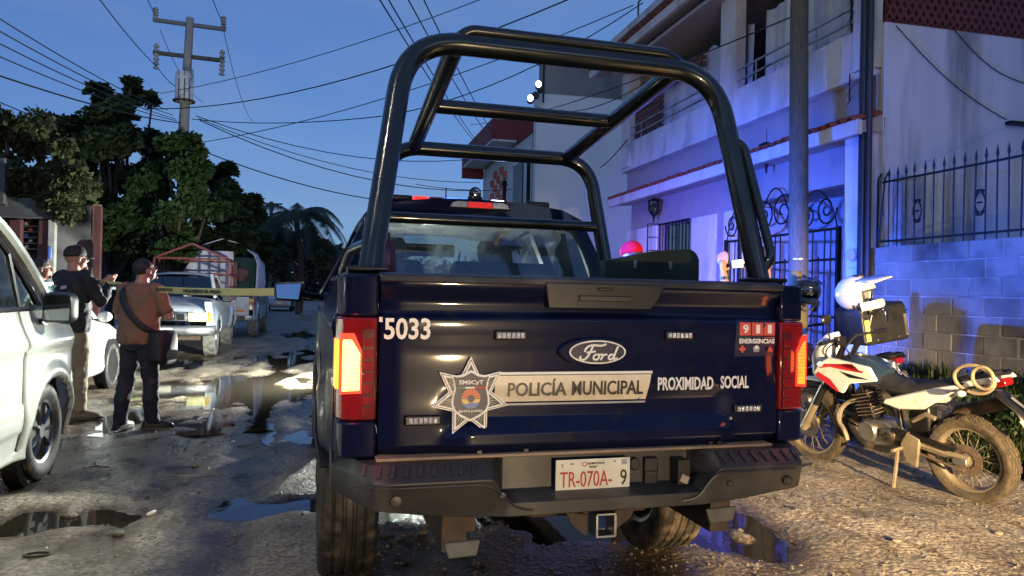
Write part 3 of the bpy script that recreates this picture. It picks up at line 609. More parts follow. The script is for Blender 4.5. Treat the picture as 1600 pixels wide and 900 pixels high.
# under the bumper: hitch, brackets, axle, spare wheel
hit = MB(); 
for a, c in (((-.04, .02, .515), (.04, .10, .523)), ((-.04, .02, .60), (.04, .10, .608)), ((-.04, .02, .523), (-.032, .10, .60)), ((.032, .02, .523), (.04, .10, .60))): hit.bb(a, c)
hc = hit.mapv(lambda x, y, z: (x+.03, y-.12, z)).build('hitch_receiver', K['steel'], TK, bev=.002)
MB().prism([(-.13, .62), (-.04, .60), (-.04, .52), (-.10, .565)], -.08, -.07).build('gusset', K['rust'], hc); MB().prism([(.17, .62), (.07, .60), (.07, .52), (.15, .575)], -.06, -.05).build('gusset', K['rust'], hc)
MB().box((.02, .10, .60), (.5, .1, .08)).build('hitch_beam', K['rust'], TK, bev=.01)
for x, z0 in ((-.52, .47), (.55, .53)):
    k_ = MB().box((x, .06, z0+.10), (.13, .10, .07)).build('frame_bracket', K['rust'], TK, bev=.008); MB().prism([(x-.07, z0+.055), (x+.07, z0+.06), (x+.055, z0), (x-.05, z0-.005)], -.06, -.045).build('tow_tab', mat('pale_tow_tab', (.13, .13, .12), .6, .1, .25, 20), k_, bev=.006)
MB().tube([(-.75, WC[0], .405), (.75, WC[0], .405)], .05, 10).build('rear_axle', K['rust'], TK); MB().ell((0, WC[0], .40), (.15, .16, .15)).build('differential', K['rust'], TK)
sp = tyre_mesh(.37, .22, .2, 'road', None, 72); sp.mapv(lambda x, y, z: (z, y+.62, x+.66)).build('spare_wheel', K['rubber'], TK)
for s in (-1, 1):
    MB().box((s*.55, 2.4, .56), (.09, 4.9, .14)).build('chassis_rail', K['rust'], TK); MB().tube([(s*.55, .35, .56), (s*.56, .8, .45), (s*.56, 1.19, .40), (s*.56, 1.6, .45), (s*.55, 2.1, .56)], .03, 6, sq=(.7, 1.2)).build('leaf_spring', K['rust'], TK)
MB().tube([(-.45, 2.3, .5), (-.45, 3.9, .5)], .1, 12).build('exhaust_muffler', K['rust'], TK)
# ------------ roll cage
RT = .046
rear = round_path([(-.86, .16, 1.50), (-.715, .335, 2.482), (.715, .335, 2.482), (.86, .16, 1.50)], .24, 9)
MB().tube(rear, RT, 18).build('rear_hoop', K['cage'], TK)
fr = round_path([(-.76, 1.62, 1.50), (-.635, 1.71, 2.30), (.635, 1.71, 2.30), (.76, 1.62, 1.50)], .20, 9)
MB().tube(fr, RT*.95, 18).build('front_hoop', K['cage'], TK)
for s in (-1, 1):
    MB().tube([(s*.51, .345, 2.470), (s*.485, 1.70, 2.305)], RT*.92, 16).build('roof_brace', K['cage'], TK)
    MB().box((s*.87, .16, 1.520), (.15, .16, .02)).build('hoop_foot', K['cage'], TK, bev=.006)
    MB().box((s*.80, 1.62, 1.520), (.13, .14, .02)).build('hoop_foot', K['cage'], TK, bev=.006)
    P = round_path([(s*.740, .262, 2.16), (s*.815, .245, 2.14), (s*.905, .14, 1.62), (s*.86, .155, 1.56)], .05, 5) if s > 0 else round_path([(s*.87, .18, 1.62), (s*.92, .35, 1.60), (s*.93, .75, 1.53), (s*.92, .8, 1.50)], .05, 5)
    MB().tube(P, .021, 10).build('grab_bar', K['cage'], TK)
MB().tube(round_path([(-.50, .335, 2.505), (-.45, .325, 2.543), (.47, .325, 2.543), (.54, .335, 2.505)], .04, 5), .024, 10).build('grab_bar', K['cage'], TK)
MB().tube([(-.492, 1.02, 2.388), (.492, 1.02, 2.388)], RT*.82, 16).build('cross_bar', K['cage'], TK)
MB().tube([(-.695, 1.66, 1.872), (.695, 1.66, 1.872)], RT*.72, 14).build('cross_bar', K['cage'], TK)
# ------------ cab
CY = 1.93
def cabw(z): return .955 if z < 1.3 else .955-.25*((z-1.3)/.68)**1.3
b = MB()                                              # rear wall round the window
zo = [1.02, 1.30, 1.45, 1.60, 1.75, 1.88, 1.95]
outer = [(-cabw(z), z) for z in zo]+[(-.58, 2.012), (-.3, 2.045), (0, 2.055), (.3, 2.045), (.58, 2.012)]+[(cabw(z), z) for z in reversed(zo)]
_h = [(.785, 1.44), (.795, 1.46), (.792, 1.50), (.770, 1.62), (.725, 1.74), (.672, 1.85), (.645, 1.876), (.56, 1.895), (.33, 1.908)]
inner = [(-x, z) for x, z in _h]+[(0, 1.912)]+[(x, z) for x, z in reversed(_h)]
def ry(z): return CY+.10*ss(1.4, 2.05, z)
vs = [(x, ry(z), z) for x, z in outer]+[(x, ry(z), z) for x, z in inner]; n_ = len(outer)
b.add(vs, [(i, i+1, n_+i+1, n_+i) for i in range(n_-1)]+[(0, n_, 2*n_-1, n_-1)])
b.build('cab_rear_wall', K['blue'], TK)
b = MB(); vs = [(x, ry(z)+.004, z) for x, z in inner]; b.add(vs, [tuple(range(len(vs)))])
b.build('rear_window', glass_mat('dust_and_glare_glass', (.66, .72, .72), .10, .05, .50, (.48, .58, .56), .20), TK)  # dust film made milky to imitate glare and reflections on the glass
b = MB(); vs2 = [(x, ry(z)-.004, z) for x, z in inner]; vs3 = [(x*.968, ry(z)-.004, z-.014*(1 if z > 1.8 else 0)) for x, z in inner]
b.add(vs2+vs3, [(i, i+1, n_+i+1, n_+i) for i in range(n_-1)]); b.build('window_seal', K['blackp'], TK)
roof = []
for y, dz, k in ((CY+.10, 0, 1.0), (CY+.5, .012, 1.0), (CY+1.2, .012, .995), (CY+1.75, -.01, .97), (CY+2.0, -.06, .95)):
    roof.append([(x*k, y+(.0 if abs(x) < .6 else .02), z+dz) for x, z in [(-cabw(1.88), 1.88), (-cabw(1.95), 1.95), (-.58, 2.012), (-.3, 2.045), (0, 2.055), (.3, 2.045), (.58, 2.012), (cabw(1.95), 1.95), (cabw(1.88), 1.88)]])
o = MB().loft(roof, closed=False).build('roof', K['blue'], TK, ang=60); o.modifiers.new('solid', 'SOLIDIFY').thickness = .03
MB().loft([[(x*.98, y, z-.05) for x, y, z in r_] for r_ in roof], closed=False).build('headliner', K['seatg'], TK)
for s in (-1, 1):
    b = MB(); b.grid(lambda y, z: (s*(cabw(z)+.03*ss(.6, 1.0, z)-.03), y, z), rng(2.02, 4.2, 12), rng(.55, 1.42, 10)); o = b.build('door_panel', K['blue'], TK, ang=60); o.modifiers.new('solid', 'SOLIDIFY').thickness = .04
    for y0, y1, z0, z1, yk in ((2.0, 2.16, 1.42, 1.92, .06), (3.05, 3.15, 1.42, 1.92, 0), (4.18, 4.25, 1.40, 1.44, 0)):
        MB().loft([[(s*cabw(z), y0+yk*(z-1.42), z), (s*cabw(z), y1+yk*(z-1.42), z), (s*(cabw(z)-.05), y1, z), (s*(cabw(z)-.05), y0, z)] for z in rng(z0, z1, 5)]).build('pillar', K['blue'], TK)
    MB().tube([(s*.93, 4.45, 1.40), (s*.66, 3.75, 1.95)], .035, 8).build('windscreen_pillar', K['blue'], TK)
    MB().grid(lambda y, z: (s*(cabw(z)-.012), y, z), [2.12, 3.05, 3.15, 3.75], rng(1.42, 1.92, 5)).build('side_window', K['dglass'], TK)
    b = MB().grid(lambda y, z: (s*(.955-.02*(1-ss(.6, .9, z))+.03*math.exp(-((sqrt((y-4.85)**2+(z-.405)**2)-.5)/.13)**2)), y, z), rng(4.2, 5.72, 34), rng(.55, 1.26, 20), keep=lambda y, z: (y-4.85)**2+(z-.405)**2 > .47**2)
    o = b.build('front_fender', K['blue'], TK, ang=60); o.modifiers.new('solid', 'SOLIDIFY').thickness = .02
    MB().box((s*.90, 3.1, .52), (.14, 2.3, .05)).build('side_step', K['plast'], TK, bev=.01)
    # outside mirror
    mh = MB().prism([(s*1.12, 1.335), (s*1.32, 1.345), (s*1.335, 1.48), (s*1.10, 1.50)], 3.42, 3.54).build('side_mirror', K['blackp'], TK, bev=.018)
    MB().prism([(s*1.145, 1.355), (s*1.305, 1.362), (s*1.318, 1.468), (s*1.125, 1.482)], 3.402, 3.411).mapv(lambda x, y, z: (x, y+.16*(z-1.42), z)).build('mirror_glass', mat('mirror_face', (.5, .55, .6), .04, 1, .02, 3), mh)
    MB().tube([(s*1.12, 3.5, 1.40), (s*.96, 3.62, 1.37)], .03, 8).build('mirror_arm', K['blackp'], mh)
MB().loft([[(x*.93, y, z-.05*(x/.93)**2*.5) for x in rng(-1, 1, 9)] for y, z in ((4.3, 1.36), (4.9, 1.33), (5.5, 1.27), (5.74, 1.15))], closed=False).build('bonnet', K['blue'], TK, ang=80)
MB().box((0, 5.72, .85), (1.84, .06, .62)).build('grille', K['blackp'], TK, bev=.02); MB().box((0, 5.80, .62), (1.9, .12, .22)).build('front_bumper', K['plast'], TK, bev=.03)
b = MB(); b.add([(-.62, 3.78, 1.945), (.62, 3.78, 1.945), (.88, 4.44, 1.38), (-.88, 4.44, 1.38)], [(0, 1, 2, 3)]); b.build('windscreen', glass_mat('windscreen_glass', (.72, .78, .78), .05, .04, .60, (.55, .62, .58), .10), TK)  # strong dust film also imitates the pale glare and blotchy reflections
MB().box((0, 4.15, 1.25), (1.7, .5, .22)).build('dashboard', K['blackp'], TK, bev=.05); MB().box((0, 3.0, .72), (1.7, 2.2, .08)).build('cab_floor', K['blackp'], TK)
def car_seat(x, y, h, m, par, w=.5):
    o = MB().loft([[(x+dx*w*.5*k, y+dy*.07+.16*(z-1.0), z) for dx, dy in ((-1, -.6), (-.8, -1), (.8, -1), (1, -.6), (1, .6), (.8, 1), (-.8, 1), (-1, .6))] for z, k in ((.82, 1), (1.1, 1.02), (1.35, .95), (h-.22, .82), (h-.18, .7))]).build('seat_back', m, par, bev=.02)
    MB().loft([[(x+dx*.145*k, y+.03+dy*.05+.16*(z-1.0), z) for dx, dy in ((-1, -.5), (-.8, -1), (.8, -1), (1, -.5), (1, .5), (.8, 1), (-.8, 1), (-1, .5))] for z, k in ((h-.20, .85), (h-.14, 1), (h-.05, 1), (h, .8))]).build('headrest', m, o, bev=.015)
for x in (-.46, .42): car_seat(x, 3.1, 1.87, K['seatg'], TK, .66)
for x in (-.5, .02, .5): car_seat(x, 2.22, 1.655, K['seat'], TK, .5)
MB().tube([(-.02, 3.86, 1.84), (-.02, 3.82, 1.79)], .012, 6).build('mirror_stem', K['blackp'], TK); MB().box((-.05, 3.70, 1.80), (.44, .03, .11)).build('cabin_mirror', K['blackp'], TK, bev=.02)
MB().tube([(.36, 2.1, 1.86), (.20, 2.6, 1.7), (.26, 2.9, 1.45)], .02, 4, sq=(.2, 1.3)).build('seat_belt', K['seat'], TK)
MB().tube([(.62, 2.12, 1.86), (.66, 2.1, 1.6), (.66, 2.1, 1.5)], .02, 4, sq=(.2, 1.3)).build('seat_belt', K['seatg'], TK)
for x in (-.16, .53): MB().tube([(x, 2.06, 1.44), (x+.04, 2.05, 1.70)], .006, 5).build('radio_antenna', K['blackp'], TK)
# third brake lamp, light bar, roof fittings
yb = ry(2.0)-.012
br = MB().prism([(-.21, 1.988), (-.19, 2.026), (-.15, 2.038), (.15, 2.038), (.19, 2.026), (.21, 1.988)], yb-.01, yb+.04).build('high_brake_lamp', K['blackp'], TK, bev=.004)
MB().prism([(-.082, 1.994), (-.082, 2.032), (.082, 2.032), (.082, 1.994)], yb-.018, yb).build('red_lens', mat('brake_lens', (.5, .02, .02), .15, 0, .5, 60, coat=.5, bump=.5, bs=120, emit=(1, .04, .03), es=.35), br, bev=.003)
for s in (-1, 1): MB().prism([(s*.086, 1.994), (s*.20, 1.994), (s*.184, 2.022), (s*.15, 2.032), (s*.086, 2.032)], yb-.017, yb).build('clear_lens', K['clear'], br, bev=.003)
lb = MB().box((.03, 3.62, 2.168), (1.06, .30, .03)).build('light_bar', K['blackp'], TK, bev=.008)
for x in (-.45, .35): MB().box((x, 3.62, 2.09), (.08, .22, .13)).build('bar_foot', K['blackp'], lb)
bar_red = emis('lit_red_beacon', (1, .03, .02), 1.2); bar_blue = emis('lit_blue_beacon', (.05, .18, 1), 2.5); bar_white = emis('white_strobe', (.75, .9, 1), 9)
for i in range(8):
    x = -.435+.133*i; m_ = [bar_red, K['redlens'], bar_red, K['redlens'], bar_blue, bar_blue, bar_blue, bar_white][i]
    MB().box((x, 3.62, 2.213), (.125, .29, .060)).build('beacon_lens', m_, lb, bev=.012)
pt = MB().ell((.03, 2.30, 2.125), (.045, .045, .05)).build('roof_camera', K['blackp'], TK); MB().lathe([(.050, 2.055), (.055, 2.075), (.05, 2.105)], (.03, 2.30, 0), 'z', 18).build('camera_base', K['blackp'], pt); MB().lathe([(.012, -.006), (.024, -.004), (.024, .01)], (.03, 2.255, 2.13), 'y', 18).build('camera_lens', K['chrome'], pt)
for x, z in ((-.50, 2.06), (.47, 2.065)): MB().box((x, 2.28, z), (.17, .12, .045)).build('roof_strobe', K['blackp'], TK, bev=.015)
MB().tube([(-.12, 2.6, 2.03), (-.12, 2.6, 2.20)], .005, 6).build('roof_antenna', K['blackp'], TK)
# light thrown by the bar, and an unseen white lamp added to brighten the van
def beacon(name, loc, col, w, to, cone, blend=.6):
    o = lamp('SPOT', name, loc, col, w, .05, cone=cone, blend=blend); o.parent = TK; o.rotation_euler = Vector(to).to_track_quat('-Z', 'Y').to_euler()
beacon('blue_beacon_light', (.10, 3.40, 2.15), (.02, .12, 1.0), 2700, (5.5, .9, -.55), 74, 1.0)
beacon('van_fill_light', (-.66, 3.62, 2.10), (.95, 1.0, .86), 430, (-2.3, -1.7, -1.15), 66, .7)  # unseen lamp, added to whiten the flank of the van
beacon('blue_beacon_light', (.30, 3.86, 2.20), (.04, .12, 1.0), 5200, (5.3, 3.9, -1.0), 72, 1.0)
beacon('violet_beacon_light', (.20, 3.90, 2.22), (.30, .14, 1.0), 2600, (5.6, 7.2, -1.2), 48, 1.0)
beacon('red_beacon_light', (-.66, 3.90, 2.20), (1.0, .10, .16), 45, (-6, 6.5, .2), 100)
# ------------ things carried in the bed
tc_ = thing('hard_case', 'dark green hard plastic case standing in the truck bed', 'case', t2w(.62, .78, .9), TH)
gm_ = mat('dark_green_plastic', (.012, .022, .014), .3, 0, .3, 8, coat=.4)
pl_ = [(-.26, 0), (.27, 0), (.27, .74)] + [(.27-.07+.07*cos(a), .72+.07*sin(a)) for a in rng(.1, pi/2, 6)]+[(.0, .77), (-.26, .715)]
MB().prism(pl_, -.035, .035).build('case_shell', gm_, tc_, bev=.02)
for x in (-.1, .1): MB().box((x, -.042, .70), (.018, .012, .04)).build('latch', K['steel'], tc_, bev=.003)
cn = thing('red_canister', 'dark red upright canister in the left corner of the truck bed', 'canister', t2w(-.665, 1.40, .9))
MB().lathe([(.0, 0), (.055, .0), (.058, .03), (.058, .68), (.05, .76), (.03, .815), (.0, .82)], axis='z', n=20).build('tank', mat('dark_red_paint', (.09, .006, .012), .25, 0, .2, 8, coat=.5), cn)
MB().lathe([(.06, .50), (.061, .50), (.061, .62), (.06, .62)], axis='z', n=20, closed=True).build('tank_label', K['greyink'], cn)
MB().lathe([(.018, .815), (.018, .86), (.0, .86)], axis='z', n=12).build('valve', K['blackp'], cn)
# ---------------------------------------------------------------- lamps behind the photographer: a street lamp and the head lamps of a waiting car
sl = thing('street_lamp', 'tall street lamp on a steel pole behind the photographer', 'street lamp', (-5.6, -1.5, 0))
MB().tube([(0, 0, 0), (0, 0, 6.2)], [.09, .06], 12).build('pole', K['steel'], sl); MB().tube(smooth_path([(0, 0, 6.1), (.1, .05, 6.5), (.9, .3, 6.7)], 2), .035, 8).build('arm', K['steel'], sl)
MB().box((1.05, .35, 6.68), (.5, .2, .1)).build('lamp_head', K['steel'], sl, bev=.02); MB().box((1.05, .35, 6.62), (.36, .15, .03)).build('lamp_glass', emis('street_lamp_glow', (.9, 1, .85), 6), sl)
lamp('SPOT', 'street_lamp_light', (-4.55, -1.15, 6.58), (1.0, .93, .74), 700, .12, aim=(-1.2, 8, 0), cone=150, blend=.5)
lamp('SPOT', 'head_lamp_light', (1.62, -2.5, .72), (1.0, .72, .40), 420, .06, aim=(2.0, 6.0, .35), cone=95, blend=.7)
lamp('SPOT', 'head_lamp_light', (3.3, -3.0, 1.40), (1.0, .70, .36), 10000, .06, aim=(3.9, 3.9, 0), cone=40, blend=.75)
# head lamps of the vehicle standing ahead, hidden by the truck; their white light reaches the parked cars, the men and the truck's windscreen
lamp('SPOT', 'head_lamp_light', (.25, 11.6, .85), (.95, 1.0, .88), 2200, .08, aim=(-4, 12.0, .8), cone=160, blend=.5)
lamp('SPOT', 'head_lamp_light', (1.3, 11.6, .95), (.95, 1.0, .88), 1300, .08, aim=(1.1, 6, 1.35), cone=70, blend=.6)
# ---------------------------------------------------------------- vehicles along the left side
def rring(y, hw, zb, zt, r=.12, tum=0.0):
    pts = []
    for cx, cz, a0 in ((hw-r, zt-r, 0), (-(hw-r), zt-r, pi/2), (-(hw-r), zb+r, pi), (hw-r, zb+r, 1.5*pi)):
        for q in range(4):
            a = a0+pi/2*q/3; x = cx+r*cos(a); z = cz+r*sin(a); pts.append((x*(1-tum*ss(zb, zt, z)), y, z))
    return pts
PAINT2 = mat('white_van_paint', (.60, .63, .58), .22, 0, .04, 3, coat=.6, dirt=(.36, .34, .28), damt=.22, ds=2.2)
ALLOY = mat('dark_alloy', (.22, .22, .23), .3, .9, .15, 8, dirt=(.08, .07, .06), damt=.4)
# --- white van beside the camera (only its front half is in the picture)
VN = thing('white_van', 'white van with black door mirror at the left edge, nearest vehicle on the left', 'van', (-2.85, 4.6, 0))
VX = -2.00
def vside(y, z):
    r = sqrt((y-6.1)**2+(z-.35)**2); x = VX-.06*ss(1.0, 1.3, z)-.05*(1-ss(.25, .55, z))-.03*ss(.60, .64, z)*(1-ss(.78, .84, z))*0
    x += .035*math.exp(-((r-.44)/.07)**2) + .02*math.exp(-((z-1.02)/.06)**2) - .22*ss(6.35, 6.95, y)**2
    x += .014*(ss(.42, .45, z)*(1-ss(.60, .64, z)))*(1-ss(5.55, 5.65, y))
    return (x, y, z)
b = MB().grid(vside, rng(2.2, 6.95, 110), rng(.24, 1.27, 50), keep=lambda y, z: (y-6.1)**2+(z-.35)**2 > .405**2 and not (y > 6.15 and z > 1.20-.22*(y-6.15)) and not (abs(y-5.58-.05*(z-.6)) < .022 and z > .3) )
o = b.build('body_side', PAINT2, VN, w=True, ang=60); o.modifiers.new('solid', 'SOLIDIFY').thickness = .025
MB().bb((VX-.10, 2.3, .26), (VX-.07, 6.4, 1.2)).build('door_gap', K['blackp'], VN, w=True)
MB().loft([[(-2.85+(x+2.85)*s, y, z) for x, z in ((VX-.14, zt), (VX-.25, zt+.07), (-2.85, zt+.10), (-3.45, zt+.07), (-3.6, zt))] for y, zt, s in ((2.2, 1.88, 1), (4.8, 1.91, 1), (5.3, 1.89, .98), (5.6, 1.81, .97))], closed=False).build('roof', PAINT2, VN, w=True)
ap = [(VX-.20, 5.25, 1.95), (VX-.165, 5.60, 1.83), (VX-.10, 5.97, 1.52), (VX-.055, 6.32, 1.17)]
MB().tube(smooth_path(ap, 2), .042, 8).build('windscreen_pillar', PAINT2, VN, w=True)
MB().tube([(VX-.17, 2.2, 1.94), (VX-.20, 5.3, 1.94)], .04, 8).build('roof_rail', PAINT2, VN, w=True)
MB().tube(smooth_path([(VX-.17, 5.22, 1.89), (VX-.13, 5.68, 1.62), (VX-.085, 6.02, 1.30)], 2), .022, 6).build('window_frame', K['blackp'], VN, w=True)
MB().tube([(VX-.135, 5.62, 1.66), (VX-.085, 5.70, 1.26)], .018, 6).build('quarter_post', K['blackp'], VN, w=True)
MB().tube([(VX-.05, 2.2, 1.27), (VX-.065, 6.05, 1.26)], .02, 6).build('belt_trim', K['blackp'], VN, w=True)
MB().add([(VX-.085, 2.2, 1.27), (VX-.085, 6.05, 1.25), (VX-.17, 5.25, 1.90), (VX-.17, 2.2, 1.90)], [(0, 1, 2, 3)]).build('side_window', glass_mat('green_tint_glass', (.5, .6, .55), .14, .04, .1, (.4, .45, .42)), VN, w=True)
MB().add([(-3.6, 5.55, 1.84), (VX-.2, 5.55, 1.86), (VX-.12, 6.3, 1.18), (-3.7, 6.3, 1.18)], [(0, 1, 2, 3)]).build('windscreen', K['glass'], VN, w=True)
MB().loft([[(-2.85+(x+2.85)*k, y, z+dz) for x, dz in ((VX-.10, -.06), (VX-.2, 0), (-2.85, .03), (-3.5, 0), (-3.62, -.06))] for y, z, k in ((6.2, 1.20, 1), (6.5, 1.13, .98), (6.85, 1.0, .9), (6.98, .85, .86))], closed=False).build('bonnet', PAINT2, VN, w=True)
MB().bb((-3.6, 6.86, .28), (VX-.28, 6.98, .86)).build('front_bumper', PAINT2, VN, w=True, bev=.05)
mv = MB().loft([rring(y, hw, zb, zt, .05) for y, hw, zb, zt in ((-.07, .09, -.10, .10), (-.02, .11, -.115, .115), (.06, .10, -.105, .105), (.11, .06, -.06, .06))]).build('door_mirror', K['blackp'], VN, ang=50)
mv.location = Vector((VX+.10, 5.92, 1.265))-VN.location; MB().prism([(-.08, -.085), (.08, -.085), (.085, .085), (-.08, .09)], -.078, -.070).build('mirror_glass', K['dglass'], mv)
MB().tube([(-.1, .03, -.10), (-.25, .05, -.10)], .05, 8, sq=(.5, 1)).build('mirror_arm', K['blackp'], mv)
car_wheel(VN, (0, 0, 0), R=.35, w=.20, rim=.22, style='road', side=1, spokes=9, n=96, rimmat=ALLOY).location = Vector((VX-.13, 6.1, .35))-VN.location
car_wheel(VN, (0, 0, 0), R=.35, w=.20, rim=.22, style='road', side=1, spokes=9, n=96, rimmat=ALLOY).location = Vector((VX-.13, 3.0, .35))-VN.location
MB().lathe([(.43, -.12), (.40, .0), (.43, -.02)], (VX-.06, 6.1, .35), 'x', 40).build('wheel_well', K['blackp'], VN, w=True)
for y in (4.75,): MB().bb((VX-.012, y, .98), (VX+.03, y+.18, 1.01)).build('door_handle', PAINT2, VN, w=True, bev=.01)
MB().prism([(4.98, 1.00), (5.10, 1.03), (5.14, 1.10), (5.08, 1.14), (5.0, 1.11)], VX+.0, VX+.004, 'x').build('green_sticker', K['green'], VN, w=True)
MB().bb((-3.6, 2.3, .3), (-2.1, 6.6, .5)).build('floor_pan', K['blackp'], VN, w=True)
car_seat(-2.45+2.85, 4.3-4.6, 1.62, K['seatg'], VN, .5)
# --- generic saloon
def saloon(name, label, loc, rz, paint, L=4.4, Hh=1.45, detail=True):
    r = thing(name, label, 'car', loc, rz)
    MB().loft([rring(y, hw, zb, zt, .10, .06) for y, hw, zb, zt in ((0, .70, .40, .78), (.08, .80, .28, .92), (.7, .86, .24, 1.0), (1.6, .87, .22, 1.02), (2.8, .87, .22, .98), (3.6, .85, .24, .90), (4.2, .78, .28, .78), (4.38, .66, .36, .66))]).build('body', paint, r, ang=60)
    MB().loft([rring(y, hw, .9, zt, .10, .16) for y, hw, zt in ((.55, .72, 1.02), (1.15, .76, 1.40), (1.7, .77, Hh), (2.3, .77, Hh-.01), (3.05, .74, 1.02))]).build('greenhouse', K['dglass'], r, ang=60)
    MB().loft([rring(y, hw, zt-.07, zt, .03, .1) for y, hw, zt in ((1.1, .66, 1.40), (1.7, .67, Hh+.015), (2.3, .67, Hh)) ]).build('roof', paint, r, ang=60)
    for s in (-1, 1):
        for P in ([(s*.74, .55, .99), (s*.66, 1.12, 1.40), (s*.665, 1.7, Hh-.01), (s*.665, 2.3, Hh-.02), (s*.74, 3.08, .97)],): MB().tube(smooth_path(P, 2), .03, 6).build('roof_rail', paint, r)
        MB().tube([(s*.80, 1.75, .98), (s*.68, 1.72, Hh-.03)], .03, 6).build('pillar', paint, r)
        for y in (.85, 3.45):
            MB().lathe([(0, -.03), (.36, -.03), (.36, .012), (0, .012)], (s*.855, y, .33), 'x', 30).build('wheel_well', K['blackp'], r)
            car_wheel(r, (s*.78, y, .31), R=.31, w=.19, rim=.20, style='road', side=s, spokes=10, n=64)
        MB().ell((s*.66, 4.20, .70), (.13, .12, .07)).build('headlight', K['clear'], r); MB().ell((s*.66, .06, .76), (.14, .06, .08)).build('tail_light', K['redlens'], r)
        mm = MB().ell((s*.96, 2.72, 1.02), (.09, .06, .07)).build('door_mirror', paint, r); MB().box((s*.88, 2.74, .98), (.1, .04, .03)).build('mirror_arm', K['blackp'], mm)
        MB().box((s*.875, 1.9, .83), (.012, .16, .025)).build('door_handle', K['chrome'], r, bev=.004)
        MB().box((s*.868, 2.0, .62), (.006, .012, .60)).build('door_seam', K['blackp'], r)
    return r
saloon('white_saloon', 'white saloon car parked behind the two standing men', (-3.90, 7.95, 0), radians(-1), K['white'])
saloon('distant_car', 'small pale car far down the dirt road', (-3.3, 52, .02), radians(180), K['silver'])
# --- old pickup facing the camera, red cargo cage over its bed
OP = thing('old_pickup', 'old white pickup facing the camera with red cargo frame over the bed', 'pickup truck', (-3.18, 15.75, 0), radians(1.5))
P_ = K['silver']
def oside(s):
    def f(y, z):
        x = .86-.05*ss(.8, 1.15, z)-.04*(1-ss(.45, .6, z)); 
        for cy in (.75, 3.65): x += .05*math.exp(-((sqrt((y-cy)**2+(z-.40)**2)-.48)/.09)**2)
        return (s*(x-.10*(1-ss(0, .2, y))), y, z)
    return f
for s in (-1, 1):
    kp = lambda y, z: min((y-.75)**2, (y-3.65)**2)+(z-.40)**2 > .45**2
    o = MB().grid(oside(s), rng(.0, 4.9, 80), rng(.48, 1.14, 16), keep=kp).build('body_side', P_, OP, ang=60); o.modifiers.new('solid', 'SOLIDIFY').thickness = .02
    for y in (.75, 3.65): car_wheel(OP, (s*.74, y, .39), R=.39, w=.25, rim=.20, style='mud', side=s, n=72, tm=mat('dusty_offroad_rubber', (.19, .18, .16), .8, 0, .3, 12, bump=.2, dirt=(.07, .065, .06), damt=.4), spokes=5)
    MB().tube([(s*.74, 1.30, 1.22), (s*.60, 1.78, 1.70)], .04, 8).build('windscreen_pillar', P_, OP)
    MB().loft([[(s*(.80-.35*(z-1.15)), y+k*(z-1.15), z) for y, k in ((2.75, .1), (2.9, .1), (2.9, .1))]+[(s*(.74-.35*(z-1.15)), 2.8, z)] for z in rng(1.12, 1.7, 4)]).build('rear_pillar', P_, OP)
    MB().grid(lambda y, z: (s*(.79-.36*(z-1.15)), y+.5*(z-1.15)*(y < 2), z), [1.42, 2.8], rng(1.14, 1.66, 4)).build('side_window', K['dglass'], OP)
    hl = MB().prism([(s*.40, .74), (s*.74, .74), (s*.76, .92), (s*.40, .92)], -.05, .03).build('headlight', mat('yellowed_lamp', (.80, .76, .40), .2, .0, .25, 30, coat=.6, bump=.2), OP, bev=.015)
    MB().prism([(s*.755, .74), (s*.83, .75), (s*.82, .91), (s*.765, .92)], -.01, .06).build('corner_lamp', mat('amber_lamp', (.62, .38, .03), .2, 0, .2, 20, coat=.6), OP, bev=.01)
    MB().box((s*.95, 1.55, 1.20), (.2, .09, .17)).build('door_mirror', K['blackp'], OP, bev=.02)
    MB().tube([(s*.03+s*.25, 1.22, 1.235), (s*.1+s*.02, 1.18, 1.24), (s*.55-.1, 1.35, 1.32)], .012, 5).build('wiper', K['blackp'], OP)
MB().loft([[(x, y, z-.07*abs(x/.8)**3) for x in rng(-.80, .80, 13)] for y, z in ((.0, .94), (.05, 1.0), (.2, 1.06), (.7, 1.14), (1.3, 1.22))], closed=False).build('bonnet', P_, OP, ang=60)
MB().loft([[(x*k, y, z-.06*abs(x/.62)**3) for x in rng(-.62, .62, 9)] for y, z, k in ((1.72, 1.71, 1), (1.85, 1.76, 1), (2.6, 1.77, 1), (2.95, 1.72, .98))], closed=False).build('roof', P_, OP, ang=60)
MB().add([(-.72, 1.30, 1.235), (.72, 1.30, 1.235), (.59, 1.76, 1.69), (-.59, 1.76, 1.69)], [(0, 1, 2, 3)]).build('windscreen', glass_mat('tinted_windscreen', (.12, .14, .18), .10), OP)
MB().box((0, 2.9, 1.4), (1.3, .03, .5)).build('cab_back', K['blackp'], OP)
gr_ = MB().box((0, .0, .83), (.78, .05, .17)).build('grille', K['chrome'], OP, bev=.01)
for q in range(4): MB().box((-.26+.175*q, -.027, .83), (.15, .012, .12)).build('grille_opening', K['blackp'], gr_)
bp_ = MB().loft([[(x, y+.22*abs(x/.9)**4, z) for y, z in ((-.16, .66), (-.19, .63), (-.19, .50), (-.15, .46), (-.05, .46), (-.05, .66))] for x in rng(-.9, .9, 15)]).build('front_bumper', K['steel'], OP, ang=50)
MB().box((0, -.20, .56), (.30, .01, .12)).build('plate', K['plate'], bp_)
MB().box((0, .6, .42), (1.2, .9, .12)).build('crossmember', K['rust'], OP); MB().box((0, 4.0, .8), (1.5, 1.9, .06)).build('bed_floor', K['blackp'], OP); MB().box((0, 3.0, 1.0), (1.55, .04, .45)).build('bed_front', P_, OP)
RED = mat('red_frame_paint', (.13, .018, .018), .5, 0, .25, 10, dirt=(.10, .03, .02), damt=.4)
cg = MB(); 
def bars(b, segs, t): 
    for a, c in segs: b.tube([a, c], t, 4)
gz_ = [3.05, 4.85]
